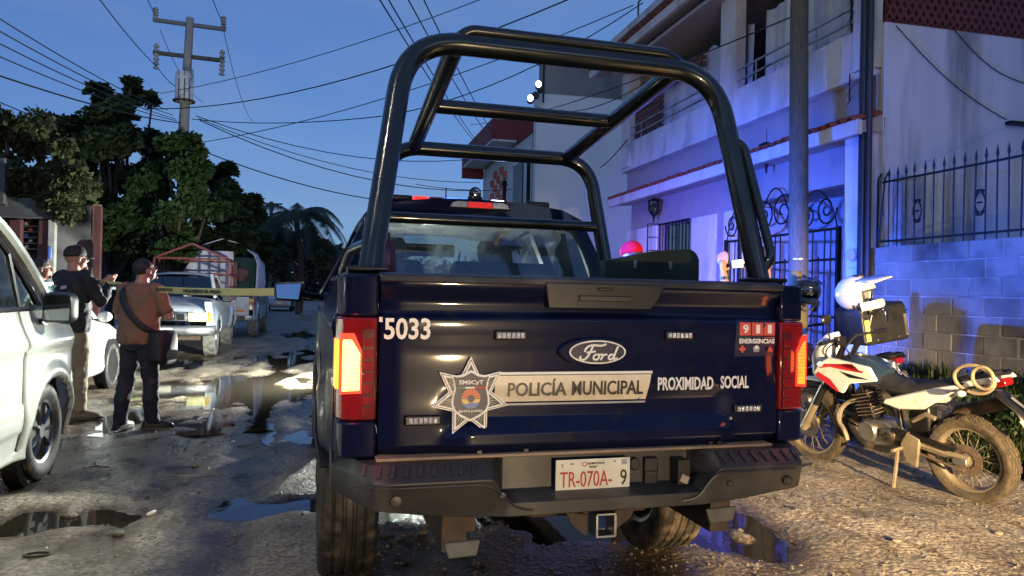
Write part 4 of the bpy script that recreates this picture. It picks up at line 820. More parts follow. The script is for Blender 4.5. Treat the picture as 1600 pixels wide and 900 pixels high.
for y in gz_:
    f = MB(); bars(f, [((-.82, y, 1.1), (-.82, y, 2.10)), ((.82, y, 1.1), (.82, y, 2.10)), ((-.82, y, 2.10), (.0, y, 2.46)), ((0, y, 2.46), (.82, y, 2.10)), ((-.82, y, 2.10), (.82, y, 2.10)), ((-.82, y, 1.75), (.82, y, 1.75))], .032); f.build('cage_frame', RED, OP)
for s in (-1, 1):
    for z in (1.45, 1.75, 2.10): MB().tube([(s*.82, 3.05, z), (s*.82, 4.85, z)], .028, 4).build('cage_rail', RED, OP)
    for y in (3.65, 4.25): MB().tube([(s*.82, y, 1.1), (s*.82, y, 2.1)], .028, 4).build('cage_post', RED, OP)
MB().tube([(0, 3.05, 2.46), (0, 4.85, 2.46)], .028, 4).build('cage_ridge', RED, OP)
# --- second pickup with a cloth canopy, seen from behind
TP = thing('canopy_pickup', 'pale pickup with a lilac cloth canopy parked beyond the old pickup', 'pickup truck', (-3.05, 22.0, 0))
for s in (-1, 1):
    o = MB().grid(lambda y, z: (s*(.90+.05*math.exp(-((sqrt((y-1.1)**2+(z-.4)**2)-.48)/.09)**2)-.03*ss(.9, 1.2, z)), y, z), rng(0, 5.0, 60), rng(.50, 1.22, 12), keep=lambda y, z: min((y-1.1)**2, (y-4.2)**2)+(z-.4)**2 > .44**2).build('body_side', P_, TP, ang=60); o.modifiers.new('solid', 'SOLIDIFY').thickness = .02
    for y in (1.1, 4.2): car_wheel(TP, (s*.78, y, .39), R=.39, w=.24, rim=.21, style='mud', side=s, n=72, tm=bpy.data.materials['dusty_offroad_rubber'], spokes=5)
    MB().box((s*.84, -.01, .98), (.14, .06, .36)).build('tail_lamp', K['redlens'], TP, bev=.015); MB().box((s*.84, -.045, 1.08), (.12, .02, .07)).build('amber_lens', bpy.data.materials['amber_lamp'], TP)
MB().box((0, 0, .92), (1.54, .05, .52)).build('tailgate', P_, TP, bev=.015); MB().box((0, -.14, .58), (1.75, .14, .17)).build('rear_bumper', K['chrome'], TP, bev=.02); MB().box((0, -.22, .60), (.3, .01, .14)).build('plate', K['plate'], TP)
MB().box((.55, -.035, .78), (.2, .012, .06)).build('sticker', K['orange'], TP)
cl = MB(); CLOTH = mat('lilac_canopy_cloth', (.74, .70, .80), .85, 0, .12, 4, bump=.3, bs=14)
pr = [(-.95, 1.15), (-.97, 1.6), (-.96, 2.15), (-.85, 2.42), (-.45, 2.68), (0, 2.80), (.45, 2.66), (.85, 2.40), (.96, 2.15), (.98, 1.6), (.95, 1.2)]
o = MB().loft([[(x+.03*sin(7*y+3*z), y, z+.035*sin(5*y+4*x)) for x, z in pr] for y in rng(.02, 2.5, 16)], closed=False).build('canopy', CLOTH, TP, ang=180); o.modifiers.new('solid', 'SOLIDIFY').thickness = .02
MB().grid(lambda u, z: (u+.02*sin(9*z), .02+.05*sin(8*u+2*z), z), rng(-.95, .30, 16), rng(1.15, 2.45, 14)).build('rear_flap', CLOTH, TP, ang=180)
MB().grid(lambda u, z: (u, .25+.04*sin(9*u), z), rng(.3, .93, 10), rng(1.2, 2.3, 10)).build('teal_sheet', mat('teal_sheet', (.015, .05, .05), .8, 0, .2, 6), TP, ang=180)
MB().loft([rring(y, hw, 1.0, zt, .1, .2) for y, hw, zt in ((2.6, .8, 1.75), (3.6, .8, 1.78), (4.3, .8, 1.2))]).build('cab', P_, TP, ang=60); MB().box((0, 4.4, .95), (1.6, 1.3, .4)).build('bonnet', P_, TP, bev=.08)
tag(MB().ell((0, 0, 0), (.18, .16, .22)).mapv(lambda x, y, z: (x*(1+.2*sin(9*z)), y, z)).build('cloth_bundle', mat('brown_bundle_cloth', (.16, .07, .06), .9, 0, .3, 8, bump=.4, bs=18)), 'reddish brown bundle hanging at the canopy opening of the pickup', 'bundle').location = (-2.50, 21.95, 1.80)
# --- police tape
TA = Vector((-4.75, 9.9, 0)); TAPE = mat('yellow_tape', (.70, .60, .20), .4, 0, .06, 8, emit=(.7, .6, .2), es=0.0)
pA = YP(128, 436, 9.6); pB = t2w(-1.32, 3.45, 1.41)
tp = thing('police_tape', 'yellow barrier tape with black lettering stretched across the road', 'barrier tape', (pA.x, pA.y, 0))
d_ = (pB-pA); Ln = d_.length; dh = d_.normalized()
MB().grid(lambda u, v: tuple(pA+d_*u+Vector((.012*sin(23*u), .012*sin(17*u+v*9), -.10*sin(pi*u)*.5+v))), rng(0, 1, 60), [-.031, .0, .031]).build('ribbon', TAPE, tp, w=True, ang=180)
tx = 'LINEA DE POLICIA   PROHIBIDO EL PASO   '
off_ = dh.cross(Vector((0, 0, 1))).normalized(); off_ = off_ if off_.y < 0 else -off_
rz_ = atan2(dh.y, dh.x)
for q in range(5):
    u = .02+.21*q
    if u > .80: break
    p = pA+d_*(u+.06); p.z += -.05*sin(pi*(u+.06))
    w_ = .62 if q % 2 == 0 else .70
    letters('tape_lettering', 'LINEA DE POLICIA' if q % 2 == 0 else 'PROHIBIDO EL PASO', K['inkblk'], tp, p+off_*.016-origin(tp), w_, .030, .03, rot=Euler((pi/2, 0, rz_)))
MB().tube([(pA.x, pA.y, 0), (pA.x, pA.y, pA.z+.05)], .014, 6).build('stake', K['wood'], tp, w=True)
# ---------------------------------------------------------------- people
def remesh(o, v, sm=4):
    m = o.modifiers.new('remesh', 'REMESH'); m.mode = 'VOXEL'; m.voxel_size = v; m.use_smooth_shade = True
    s = o.modifiers.new('smooth', 'SMOOTH'); s.iterations = sm; s.factor = .5
def wrinkle(o, size=.10, st=.010, k=0):
    t = bpy.data.textures.new('cloth_folds', 'CLOUDS'); t.noise_scale = size; t.noise_depth = 2
    d = o.modifiers.new('folds', 'DISPLACE'); d.texture = t; d.strength = st; d.mid_level = .5; d.texture_coords = 'LOCAL'
def ering(c, rx, ry, n=16, tilt=0): return [(c[0]+rx*cos(2*pi*i/n), c[1]+ry*sin(2*pi*i/n), c[2]+tilt*sin(2*pi*i/n)) for i in range(n)]
def hand(b, wrist, d, up, s=1.0, curl=.5, side=1):
    """palm, four fingers and a thumb; d points along the hand, up out of its back"""
    d = Vector(d).normalized(); up = Vector(up); up = (up-d*up.dot(d)).normalized(); r = d.cross(up)*side; w = Vector(wrist)
    ell_ = [w+d*t*s for t in (0, .03, .06, .085)]; b.tube(ell_, [.028*s, .036*s, .040*s, .036*s], 10, sq=(.5, 1.0) if True else 1)
    for q, (off, ln) in enumerate(((-.030, .068), (-.010, .078), (.010, .074), (.029, .058))):
        p = w+d*.085*s+r*off*s; ln = ln*s; P = [p-d*.02]; dirv = d.copy()
        for k in range(3):
            P.append(P[-1]+dirv*(ln/3+(.02 if k == 0 else 0))); ang = curl*(.8+.1*q); dirv = (dirv*cos(ang)-up*sin(ang)).normalized()
        b.tube(P, [.0095*s, .0095*s, .009*s, .0075*s], 8)
    p = w+d*.03-r*.030; b.tube([p, p-r*.025+d*.02-up*.01, p-r*.035+d*.05-up*.022], [.013, .011, .009], 8)
def head_into(b, c, yaw, pitch=0.0, s=1.0):
    m = MB(); m.ell((0, -.012, .03), (.076, .096, .100), 18, 13); m.ell((0, .028, -.035), (.060, .066, .080), 16, 11)
    m.ell((0, .088, -.095), (.030, .022, .020)); m.tube([(0, .088, .028), (0, .112, -.022), (0, .098, -.034)], [.010, .016, .012], 8)
    m.ell((0, .086, -.062), (.026, .014, .010)); m.ell((0, .078, .042), (.055, .018, .010))
    for q in (-1, 1): m.ell((q*.078, -.004, -.006), (.012, .024, .034)); m.ell((q*.045, .055, -.02), (.022, .03, .026))
    R = Matrix.Rotation(yaw, 3, 'Z') @ Matrix.Rotation(-pitch, 3, 'X')
    m.mapv(lambda x, y, z: tuple(R@(Vector((x, y, z))*s)+Vector(c))); b.add(m.v, m.f)
    return lambda x, y, z: tuple(R@(Vector((x, y, z))*s)+Vector(c))
def person(label, loc, rz, s=1.0, shirt=None, pants=None, shoe=None, feet=((-.11, .0, 0), (.12, .02, -.3)), elbows=((-.27, .05, 1.12), (.27, .05, 1.12)), hands_=((-.12, .30, 1.12), (.12, .30, 1.12)), hd=(0, .02, 1.60), yaw=0.0, pitch=.2, sleeve=.45, stout=1.0, cap=None, hair=True, glasses=False, beard=False, lean=0.0, legs=True, vox=.009, hdir=None, boots=False, capback=False, logo=None):
    r = thing('person', label, 'person', loc, rz); r.scale = (s, s, s)
    sh = [(-.185, .0+lean*.5, 1.415), (.185, .0+lean*.5, 1.415)]
    def torso(b, g):
        k = stout
        for_ = [(.90, .168, .118), (1.0, .170*k, .124*k), (1.10, .172*k, .126*k), (1.22, .186, .128), (1.33, .195, .122), (1.40, .185, .105), (1.445, .13, .085), (1.475, .075, .068)]
        b.loft([ering((0, lean*(z-.9), z), rx+g, ry+g) for z, rx, ry in for_])
    def arms(b, g, frac=1.0, both=True):
        for q in (0, 1):
            S, E_, Hn = Vector(sh[q]), Vector(elbows[q]), Vector(hands_[q])
            P = [S-Vector(((-1, 1)[q]*.05, 0, -.01)), S, S*.5+E_*.5, E_]; R_ = [.062, .064, .054, .046]
            if frac > .5: P += [E_*.6+Hn*.4, Hn]; R_ += [.044, .030]
            elif frac < .5: t = frac*2; P[-1] = S*(1-t)+E_*t; R_[-1] = .050; P[2] = S*(1-t*.5)+E_*t*.5
            b.tube(P, [x+g for x in R_], 12)
    b = MB(); torso(b, 0); arms(b, 0)
    b.tube([(0, lean*.55-.005, 1.43), (hd[0]*.6, hd[1]*.5-.01, 1.50), (hd[0], hd[1]-.01, hd[2]-.03)], [.066, .056, .058], 14)
    T = head_into(b, hd, yaw, pitch)
    for q in (0, 1):
        E_, Hn = Vector(elbows[q]), Vector(hands_[q]); dd = (Hn-E_).normalized(); 
        if hdir and hdir[q]: dd = Vector(hdir[q])
        hand(b, Hn-dd*.005, dd, (0, .2, 1) if not hdir else (-.91, -.40, .05), 1.2, .25, 1 if q else -1)
    if legs: b.loft([ering((0, 0, z), rx, ry) for z, rx, ry in ((.80, .12, .10), (.92, .15, .11), (.97, .15, .11))])
    bo = b.build('body', K['skin'], r, recalc=False); remesh(bo, vox, 3)
    b = MB(); torso(b, .014); b.loft([ering((0, lean*(z-.9), z), rx+.018, ry+.018) for z, rx, ry in ((.86, .172, .125), (.92, .172*stout, .126*stout), (1.0, .172*stout, .128*stout))]); arms(b, .013, sleeve)
    so_ = b.build('shirt', shirt, r, recalc=False); remesh(so_, .012, 6); wrinkle(so_, .075, .030)
    if legs:
        b = MB(); b.loft([ering((0, 0, z), rx, ry) for z, rx, ry in ((.80, .150, .122), (.90, .172, .132), (.98, .172*stout, .130*stout))])
        for q, (fx, fy, fr_) in enumerate(feet):
            sx = (-1, 1)[q]; b.tube([(sx*.082, 0, .90), (sx*.092, .01, .80), ((sx*.10+fx)/2, fy*.4+.02, .50), ((sx*.05+fx*1.2)/1.7, fy*.8-.01, .30), (fx, fy, .075)], [.098, .098, .076, .072, .062], 14)
            if not boots: b.lathe([(.066, .05), (.072, .09), (.062, .12)], (fx, fy, 0), 'z', 12)
        po = b.build('trousers', pants, r, recalc=False); remesh(po, .013, 5); wrinkle(po, .08, .038)
        for q, (fx, fy, fr_) in enumerate(feet):
            b = MB(); b.loft([[(fx+(x*w_)*cos(fr_)-yy*sin(fr_), fy+(x*w_)*sin(fr_)+yy*cos(fr_), z*h_+.004) for x, z in ((-1, 0), (1, 0), (1.05, .3), (.85, .75), (.4, 1), (-.4, 1), (-.85, .75), (-1.05, .3))] for yy, w_, h_ in ((-.095, .028, .07), (-.075, .040, .10), (-.01, .043, .12), (.06, .047, .085), (.13, .050, .062), (.175, .040, .050), (.195, .02, .035))])
            if boots: b.tube([(fx, fy-.02, .08), (fx, fy-.01, .17)], [.05, .055], 12)
            o = b.build('shoe', shoe, r, sub=1); 
            MB().loft([[(fx+x*cos(fr_)-yy*sin(fr_), fy+x*sin(fr_)+yy*cos(fr_), z) for x, z in ((-w_, 0), (w_, 0), (w_, .022), (-w_, .022))] for yy, w_ in ((-.10, .035), (-.03, .045), (.10, .053), (.17, .045), (.20, .025))]).build('sole', K['blackp'], o)
    e = MB()
    for q in (-1, 1): e.ell(T(q*.031, .074, .014), (.010, .010, .008), 8, 7)
    tag(e.build('eyes', K['hair'], r), kind='stuff')
    if hair:
        m = MB(); m.ell((0, -.015, .034), (.0785, .0965, .0985), 18, 13)
        m.v = [T(x, y, z if z > -.055+.5*max(0, y+.02) else -.055+.5*max(0, y+.02)) for x, y, z in m.v]; m.build('hair', K['hair'], r, ang=180)
    if cap:
        m = MB(); pr = [(.090, .0), (.092, .03), (.086, .065), (.062, .098), (.03, .112), (0, .115)]
        k = MB().lathe(pr, (0, 0, 0), 'z', 24); k.mapv(lambda x, y, z: (x*.94, y*1.14-.008, z+.020)); k.v = [T(*p) for p in k.v]; co_ = k.build('cap', cap, r, ang=180)
        bl = MB().loft([[(x, (1 if not capback else -1)*(y+.09*(1-(x/.07)**2)*t), .026-.018*t-.02*(x/.07)**2) for x in rng(-.07, .07, 9)] for y, t in ((.085, 0), (.088, .5), (.09, 1))], closed=False); bl.v = [T(*p) for p in bl.v]; o = bl.build('cap_bill', cap, co_, ang=180); o.modifiers.new('solid', 'SOLIDIFY').thickness = .004
        bt = MB().ell((0, -.008, .136), (.008, .008, .005), 8, 5); bt.v = [T(*p) for p in bt.v]; bt.build('cap_button', cap, co_)
        if logo:
            p = T(*logo[1]); letters('cap_letter', logo[0], K['redink'], co_, p, .030, .036, .05, rot=Euler((pi/2, 0, yaw+logo[2])), depth=.003)
    if glasses:
        m = MB()
        for q in (-1, 1): m.tube([T(q*.081, -.02, .022), T(q*.08, .07, .024), T(q*.06, .098, .024)], .004, 5); m.tube([T(q*.031+.024*cos(a), .104, .018+.018*sin(a)) for a in rng(0, 2*pi, 14)], .003, 4)
        m.tube([T(-.01, .108, .02), T(.01, .108, .02)], .003, 4); tag(m.build('glasses', K['blackp'], r), kind='stuff')
    return r, T
BRN = mat('brown_tshirt_cloth', (.19, .105, .060), .85, 0, .08, 6, bump=.15, bs=25); DEN = mat('dark_denim', (.012, .014, .024), .8, 0, .2, 10, bump=.15, bs=60); BLKF = mat('black_jacket_cloth', (.010, .010, .012), .75, 0, .2, 8, bump=.2, bs=22)
KHA = mat('khaki_cloth', (.21, .17, .115), .85, 0, .1, 6, bump=.15, bs=30); BOOT = mat('dusty_brown_boot', (.15, .11, .075), .75, 0, .25, 14, bump=.2); BSH = mat('black_shoe', (.012, .012, .013), .5, 0, .2, 12)
g1 = GP(213, 671); 
p1, T1 = person('man in brown t-shirt with shoulder bag seen from behind, wearing glasses', (g1.x, g1.y, gz(g1.x, g1.y)), radians(-26), .985, BRN, DEN, BSH, feet=((-.14, -.05, .15), (.13, .06, -.75)), elbows=((-.27, .04, 1.13), (.29, .06, 1.14)), hands_=((-.08, .27, 1.20), (.08, .29, 1.20)), hd=(.01, .055, 1.605), yaw=-.35, pitch=-.30, sleeve=.44, stout=1.14, glasses=True, lean=.03)
p1.scale = (1.02, 1.02, .985)
# bag and strap
bg_ = thing('shoulder_bag', 'black shoulder bag worn across the back of the man in brown', 'bag', (g1.x, g1.y, gz(g1.x, g1.y)), radians(-26))
BAGM = mat('black_bag_nylon', (.008, .008, .009), .6, 0, .2, 10, bump=.2)
st_ = smooth_path([(-.10, .03, 1.455), (-.125, -.09, 1.40), (-.06, -.165, 1.27), (.06, -.175, 1.12), (.17, -.13, 1.01), (.215, -.03, .96)], 3)
MB().tube(st_, .034, 6, sq=(.25, 1.0)).build('strap', BAGM, bg_, ang=60)
MB().loft([rring(y, hw, -.20, zt, .06) for y, hw, zt in ((-.085, .11, .10), (-.05, .145, .13), (.05, .145, .13), (.085, .11, .10))]).mapv(lambda x, y, z: (.255+y, .03+x, .86+z)).build('pouch', BAGM, bg_, ang=60)
MB().loft([rring(y, hw, -.08, zt, .03) for y, hw, zt in ((-.03, .08, .02), (.03, .08, .02))]).mapv(lambda x, y, z: (.338+y, .03+x, .78+z)).build('front_pocket', BAGM, bg_, ang=60); MB().box((.30, .0, .93), (.02, .03, .03)).build('buckle', K['steel'], bg_)
ph = tag(MB().box((0, 0, 0), (.075, .010, .15)).build('mobile_phone', K['blackp'], bev=.004), 'mobile phone held low by the man in brown', 'phone'); ph.location = p1.location+Matrix.Rotation(radians(-26), 3, 'Z')@Vector((0, .37, 1.20)); ph.rotation_euler = (-.9, 0, radians(-26))
g2 = GP(121, 654)
p2, T2_ = person('man in black jacket and dark cap filming beside the white saloon', (g2.x-.08, g2.y, gz(g2.x, g2.y)), radians(-38), 1.03, BLKF, KHA, BOOT, feet=((-.11, -.02, .2), (.12, .03, -.55)), elbows=((-.25, .10, 1.14), (.27, .12, 1.16)), hands_=((-.05, .34, 1.36), (.07, .35, 1.36)), hd=(0, .03, 1.60), yaw=-.25, pitch=-.05, sleeve=1.0, stout=1.12, hair=False, cap=mat('black_cap_cloth', (.014, .012, .014), .8, 0, .15, 8), boots=True, logo=('B', (-.075, -.055, .075), -.9))
p2.scale = (1.08, 1.06, 1.07)
MB().prism([(-.10, 1.30), (-.03, 1.31), (-.03, 1.335), (-.10, 1.325)], -.150, -.146).build('back_print', K['greyink'], p2); MB().prism([(.04, 1.29), (.12, 1.30), (.12, 1.33), (.04, 1.32)], -.150, -.146).build('back_print', K['greyink'], p2)
ph = tag(MB().box((0, 0, 0), (.15, .010, .075)).build('mobile_phone', K['blackp'], bev=.004), 'mobile phone held up by the man in the black jacket', 'phone'); ph.location = p2.location+Matrix.Rotation(radians(-38), 3, 'Z')@Vector((.01, .46, 1.42)); ph.rotation_euler = (0, 0, radians(-38))
MB().box((0, -.006, 0), (.135, .002, .066)).build('phone_screen', emis('phone_screen', (.5, .7, .9), .8), ph)
q3 = YP(62, 405, 9.6)
p3, T3_ = person('dark haired person in teal top half hidden behind the white van', (q3.x, q3.y, .0), radians(-75), 1.0, mat('teal_cloth', (.02, .10, .10), .85, 0, .1, 6, bump=.1), DEN, BSH, hd=(0, .02, 1.60), yaw=0, pitch=-.1)
q4 = YP(1196, 402, 5.75)
vec = YP(1128, 425, 5.85)
def loc4(w): return Matrix.Rotation(-radians(38), 3, 'Z')@(Vector(w)-Vector((q4.x, q4.y, 0)))/1.06
hl_ = loc4(YP(1130, 426, 5.85)); hr_ = loc4(YP(1172, 424, 5.80))
p4, T4_ = person('person in navy top holding up a phone beside the police truck', (q4.x, q4.y, 0), radians(38), 1.06, mat('navy_cloth', (.008, .012, .05), .8, 0, .1, 6, bump=.1), DEN, BSH, elbows=((hl_.x-.06, hl_.y-.10, 1.20), (hr_.x+.12, hr_.y-.14, 1.22)), hands_=(tuple(hl_), tuple(hr_)), hd=(0, .03, 1.66), yaw=.2, pitch=0.0, sleeve=.44, vox=.007, hdir=((.12, .1, 1), (-.25, .05, .9)))
wt_ = MB().tube([Vector(hl_)+Vector((-.012, -.02, -.06)), Vector(hl_)+Vector((-.010, -.018, -.035))], .040, 14, sq=(1, .8)).build('wrist_watch', K['blackp'], p4)
pc = YP(1153, 412, 5.80); ph = tag(MB().box((0, 0, 0), (.15, .010, .075)).build('mobile_phone', K['blackp'], bev=.004), 'mobile phone with lit screen held up beside the roll cage leg', 'phone'); ph.location = pc; ph.rotation_euler = (0, radians(-6), radians(10))
MB().box((-.01, -.007, 0), (.12, .002, .066)).build('phone_screen', emis('bright_phone_screen', (.35, .65, .8), 2.2), ph); MB().lathe([(0, -.010), (.012, -.010), (.012, -.004)], (.060, 0, .012), 'y', 12).build('phone_lamp', emis('phone_lamp', (1, .8, .4), 2.5), ph)
q5 = YP(991, 392, 6.3)
p5, T5_ = person('person in red baseball cap standing beyond the truck cab', (q5.x, q5.y, 0), radians(30), 1.08, mat('grey_cloth', (.05, .05, .06), .85, 0, .1, 6), DEN, BSH, hd=(0, .03, q5.z/1.08-.05), cap=mat('red_cap_cloth', (.50, .006, .012), .8, 0, .08, 8, bump=.08, spec=.05), hair=True)
# ---------------------------------------------------------------- right side: house, wall, fence, pole
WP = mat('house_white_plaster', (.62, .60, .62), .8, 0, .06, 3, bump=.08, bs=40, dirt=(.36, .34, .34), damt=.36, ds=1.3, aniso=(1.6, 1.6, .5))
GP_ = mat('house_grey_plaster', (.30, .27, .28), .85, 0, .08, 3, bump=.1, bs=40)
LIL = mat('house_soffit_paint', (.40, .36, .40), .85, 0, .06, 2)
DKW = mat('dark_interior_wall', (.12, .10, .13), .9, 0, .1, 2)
HX = 6.5
HS = thing('two_storey_house', 'two storey white house with tiled awning, balcony and barred window', 'house', (7.4, 12.0, 0))
def hb(name, m, a, b, bev=0.006, par=None): return MB().bb(a, b).build(name, m, par or HS, w=True, bev=bev)
Y0, Y1 = 7.9, 16.3
def yat(px, py, x): return XP(px, py, x).y
# ground floor
yw0, yw1 = yat(1079, 350, 6.85), yat(1032, 350, 6.85)          # window
yg0, yg1 = yat(1312, 400, 6.7), yat(1133, 400, 6.7)            # gate opening
ztop = 3.0
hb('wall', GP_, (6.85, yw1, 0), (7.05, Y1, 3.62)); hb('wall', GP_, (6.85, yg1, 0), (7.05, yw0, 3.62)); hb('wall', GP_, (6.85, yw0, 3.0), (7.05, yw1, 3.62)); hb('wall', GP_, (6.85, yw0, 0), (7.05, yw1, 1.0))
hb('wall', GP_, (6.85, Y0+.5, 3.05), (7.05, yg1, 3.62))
for pa, pb in ((1026, 980), (1118, 1081), (1150, 1131)):
    ya, yb_ = yat(pa, 330, 6.81), yat(pb, 330, 6.81); hb('wall_panel', WP, (6.81, ya, .3), (6.852, yb_, 2.98))
hb('corner_column', WP, (6.5, Y0, 0), (6.95, Y0+.46, 3.6))
hb('carport_back_wall', WP, (9.6, Y0, 0), (9.75, yg1+1, 3.6)); hb('carport_side_wall', WP, (6.9, yg1+.05, 0), (9.6, yg1+.2, 3.6)); hb('carport_ceiling', LIL, (6.9, Y0, 3.5), (9.6, yg1, 3.6)); hb('carport_floor', K['conc'], (6.5, Y0, .05), (9.6, yg1, .16))
hb('carport_panel', GP_, (9.56, Y0+.6, 2.7), (9.59, Y0+1.5, 3.4)); hb('carport_door', mat('pale_door', (.45, .45, .5), .6), (9.54, Y0+1.8, .16), (9.59, Y0+3.0, 2.5))
# window with bars
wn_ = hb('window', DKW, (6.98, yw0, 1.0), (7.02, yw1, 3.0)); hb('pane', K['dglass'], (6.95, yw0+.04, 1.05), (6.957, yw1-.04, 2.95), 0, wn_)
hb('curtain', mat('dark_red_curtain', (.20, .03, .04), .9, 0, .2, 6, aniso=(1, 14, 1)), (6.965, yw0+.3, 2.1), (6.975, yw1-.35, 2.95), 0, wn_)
for q in range(9): y = yw0+(yw1-yw0)*(q+.5)/9; MB().tube([(6.80, y, 1.0), (6.80, y, 3.0)], .012, 6).build('window_bar', K['iron'], HS, w=True)
for z in (1.02, 1.6, 2.15, 2.98): MB().tube([(6.80, yw0, z), (6.80, yw1, z)], .014, 6).build('window_crossbar', K['iron'], HS, w=True)
for q in range(8): z = 1.0+2.0*q/7; MB().tube([(6.80, yw1, z), (6.60, yw1+.1, z)], .010, 5).build('window_rung', K['iron'], HS, w=True)
MB().tube([(6.60, yw1+.1, .9), (6.60, yw1+.1, 3.0)], .014, 6).build('window_bar', K['iron'], HS, w=True)
# awning
ax = 6.25; za = 3.70
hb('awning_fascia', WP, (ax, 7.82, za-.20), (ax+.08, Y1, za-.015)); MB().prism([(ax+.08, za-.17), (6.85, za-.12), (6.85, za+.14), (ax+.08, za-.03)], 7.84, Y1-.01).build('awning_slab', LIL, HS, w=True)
tm = MB(); n_ = 9
r0 = [(0, .088*cos(a), .07*sin(a)) for a in rng(0, pi, n_)]; r1 = [(0, .070*cos(a), .055*sin(a)) for a in reversed(rng(0, pi, n_))]
tm.loft([[(x+t, y, z+t*.26) for x, y, z in r0+r1] for t in (0, .32, .64)]); tile_me = tm.mesh('roof_tile', K['terra'])
def tile(y, x, z, rz=0, par=HS):
    o = bpy.data.objects.new('roof_tile', tile_me); COL.objects.link(o); o.parent = par; o.location = Vector((x+random.uniform(-.012, .012), y, z+random.uniform(-.006, .006)))-origin(par); o.rotation_euler = (0, 0, random.uniform(-.03, .03))
k = 0
while 7.93+.195*k < Y1: tile(7.93+.195*k, ax-.04, za-.03); k += 1
# upper floor
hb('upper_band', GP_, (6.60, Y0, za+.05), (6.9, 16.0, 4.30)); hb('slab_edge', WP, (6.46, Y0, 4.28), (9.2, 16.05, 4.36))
pz = XP(1115, 173, HX).z
hb('parapet', WP, (6.5, Y0+.02, 4.362), (6.62, 16.0, 4.93)); hb('parapet_coping', WP, (6.485, Y0+.02, 4.365), (6.50, 16.0, 4.42), .004)
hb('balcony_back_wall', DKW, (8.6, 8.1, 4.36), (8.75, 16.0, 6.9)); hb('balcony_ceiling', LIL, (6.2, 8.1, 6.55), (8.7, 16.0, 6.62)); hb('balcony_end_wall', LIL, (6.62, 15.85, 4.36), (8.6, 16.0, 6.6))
yc0, yc1 = yat(1153, 100, 6.5), yat(1130, 100, 6.5)
hb('balcony_column', WP, (6.44, yc0, 4.37), (6.64, yc1, 6.55)); hb('balcony_pillar', WP, (6.44, 15.55, 4.37), (6.7, 16.02, 6.55)); hb('balcony_column', WP, (6.44, Y0-.03, 4.37), (6.64, Y0+.27, 7.4))
for z in (5.06, 5.24): MB().tube([(6.50, Y0+.2, z), (6.50, 15.6, z)], .018, 8).build('rail', K['steel'], HS, w=True)
for y in (9.0, 10.5, 12, 13.5, 15): MB().tube([(6.50, y, 4.92), (6.50, y, 5.25)], .014, 6).build('rail_post', K['steel'], HS, w=True)
# round-hole screen on the left end
def screen(y0, y1, z0, z1, name='breeze_screen'):
    b = MB(); s = .13; ny = int((y1-y0)/s); nz = int((z1-z0)/s)
    for i in range(ny):
        for j in range(nz):
            cy, cz = y0+(i+.5)*s, z0+(j+.5)*s; n = 8
            o_ = [(cy+.5*s*(1 if c > .1 else -1 if c < -.1 else 0), cz+.5*s*(1 if d > .1 else -1 if d < -.1 else 0)) for c, d in [(cos(2*pi*q/n), sin(2*pi*q/n)) for q in range(n)]]
            i_ = [(cy+.36*s*cos(2*pi*q/n), cz+.36*s*sin(2*pi*q/n)) for q in range(n)]
            vs = [(6.56, y, z) for y, z in o_]+[(6.56, y, z) for y, z in i_]+[(6.66, y, z) for y, z in i_]
            b.add(vs, [(q, (q+1) % n, n+(q+1) % n, n+q) for q in range(n)]+[(n+q, n+(q+1) % n, 2*n+(q+1) % n, 2*n+q) for q in range(n)])
    return tag(b.build(name, mat(name+'_clay', (.13, .06, .05), .8, 0, .25, 8), HS, w=True), kind='stuff')
screen(14.2, 15.56, 4.95, 6.02); screen(12.4, 14.2, 5.72, 6.02, 'breeze_frieze')
# cloth sheets hung on the balcony
SHE = mat('hung_white_sheet', (.50, .49, .52), .85, 0, .08, 3, bump=.2, bs=10)
for (y0, y1, zt, ph) in ((10.9, 15.5, 6.0, 1.1), (8.55, 10.55, 6.12, 2.7)):
    MB().grid(lambda y, t: (6.72+.03*sin(9*y+ph)+.015*sin(23*y+2*t), y, 4.90+t*(zt-4.90+.07*sin(5.1*y+ph)+.03*sin(13*y))), rng(y0, y1, 60), rng(0, 1, 10)).build('hung_sheet', SHE, HS, w=True, ang=180)
# roof eave
ze = XP(1000, 38, 6.0).z
hb('eave_fascia', WP, (6.0, 10.6, ze-.28), (6.08, 17.1, ze-.10)); MB().prism([(6.05, ze-.24), (8.8, ze+.30), (8.8, ze+.5), (6.05, ze-.10)], 10.62, 17.08).build('eave_soffit', LIL, HS, w=True)
k = 0
while 10.7+.195*k < 17.1: tile(10.7+.195*k, 5.96, ze-.10); k += 1
MB().prism([(6.3, ze+.35), (6.9, ze+.35), (6.9, ze+.62), (6.3, ze+.5)], 11.0, 16.6).build('roof_parapet', WP, HS, w=True)
MB().tube([(6.5, 15.3, ze+.5), (6.5, 15.3, ze+1.0), (6.5, 14.4, ze+1.02)], .02, 6).build('roof_pipe', K['iron'], HS, w=True)
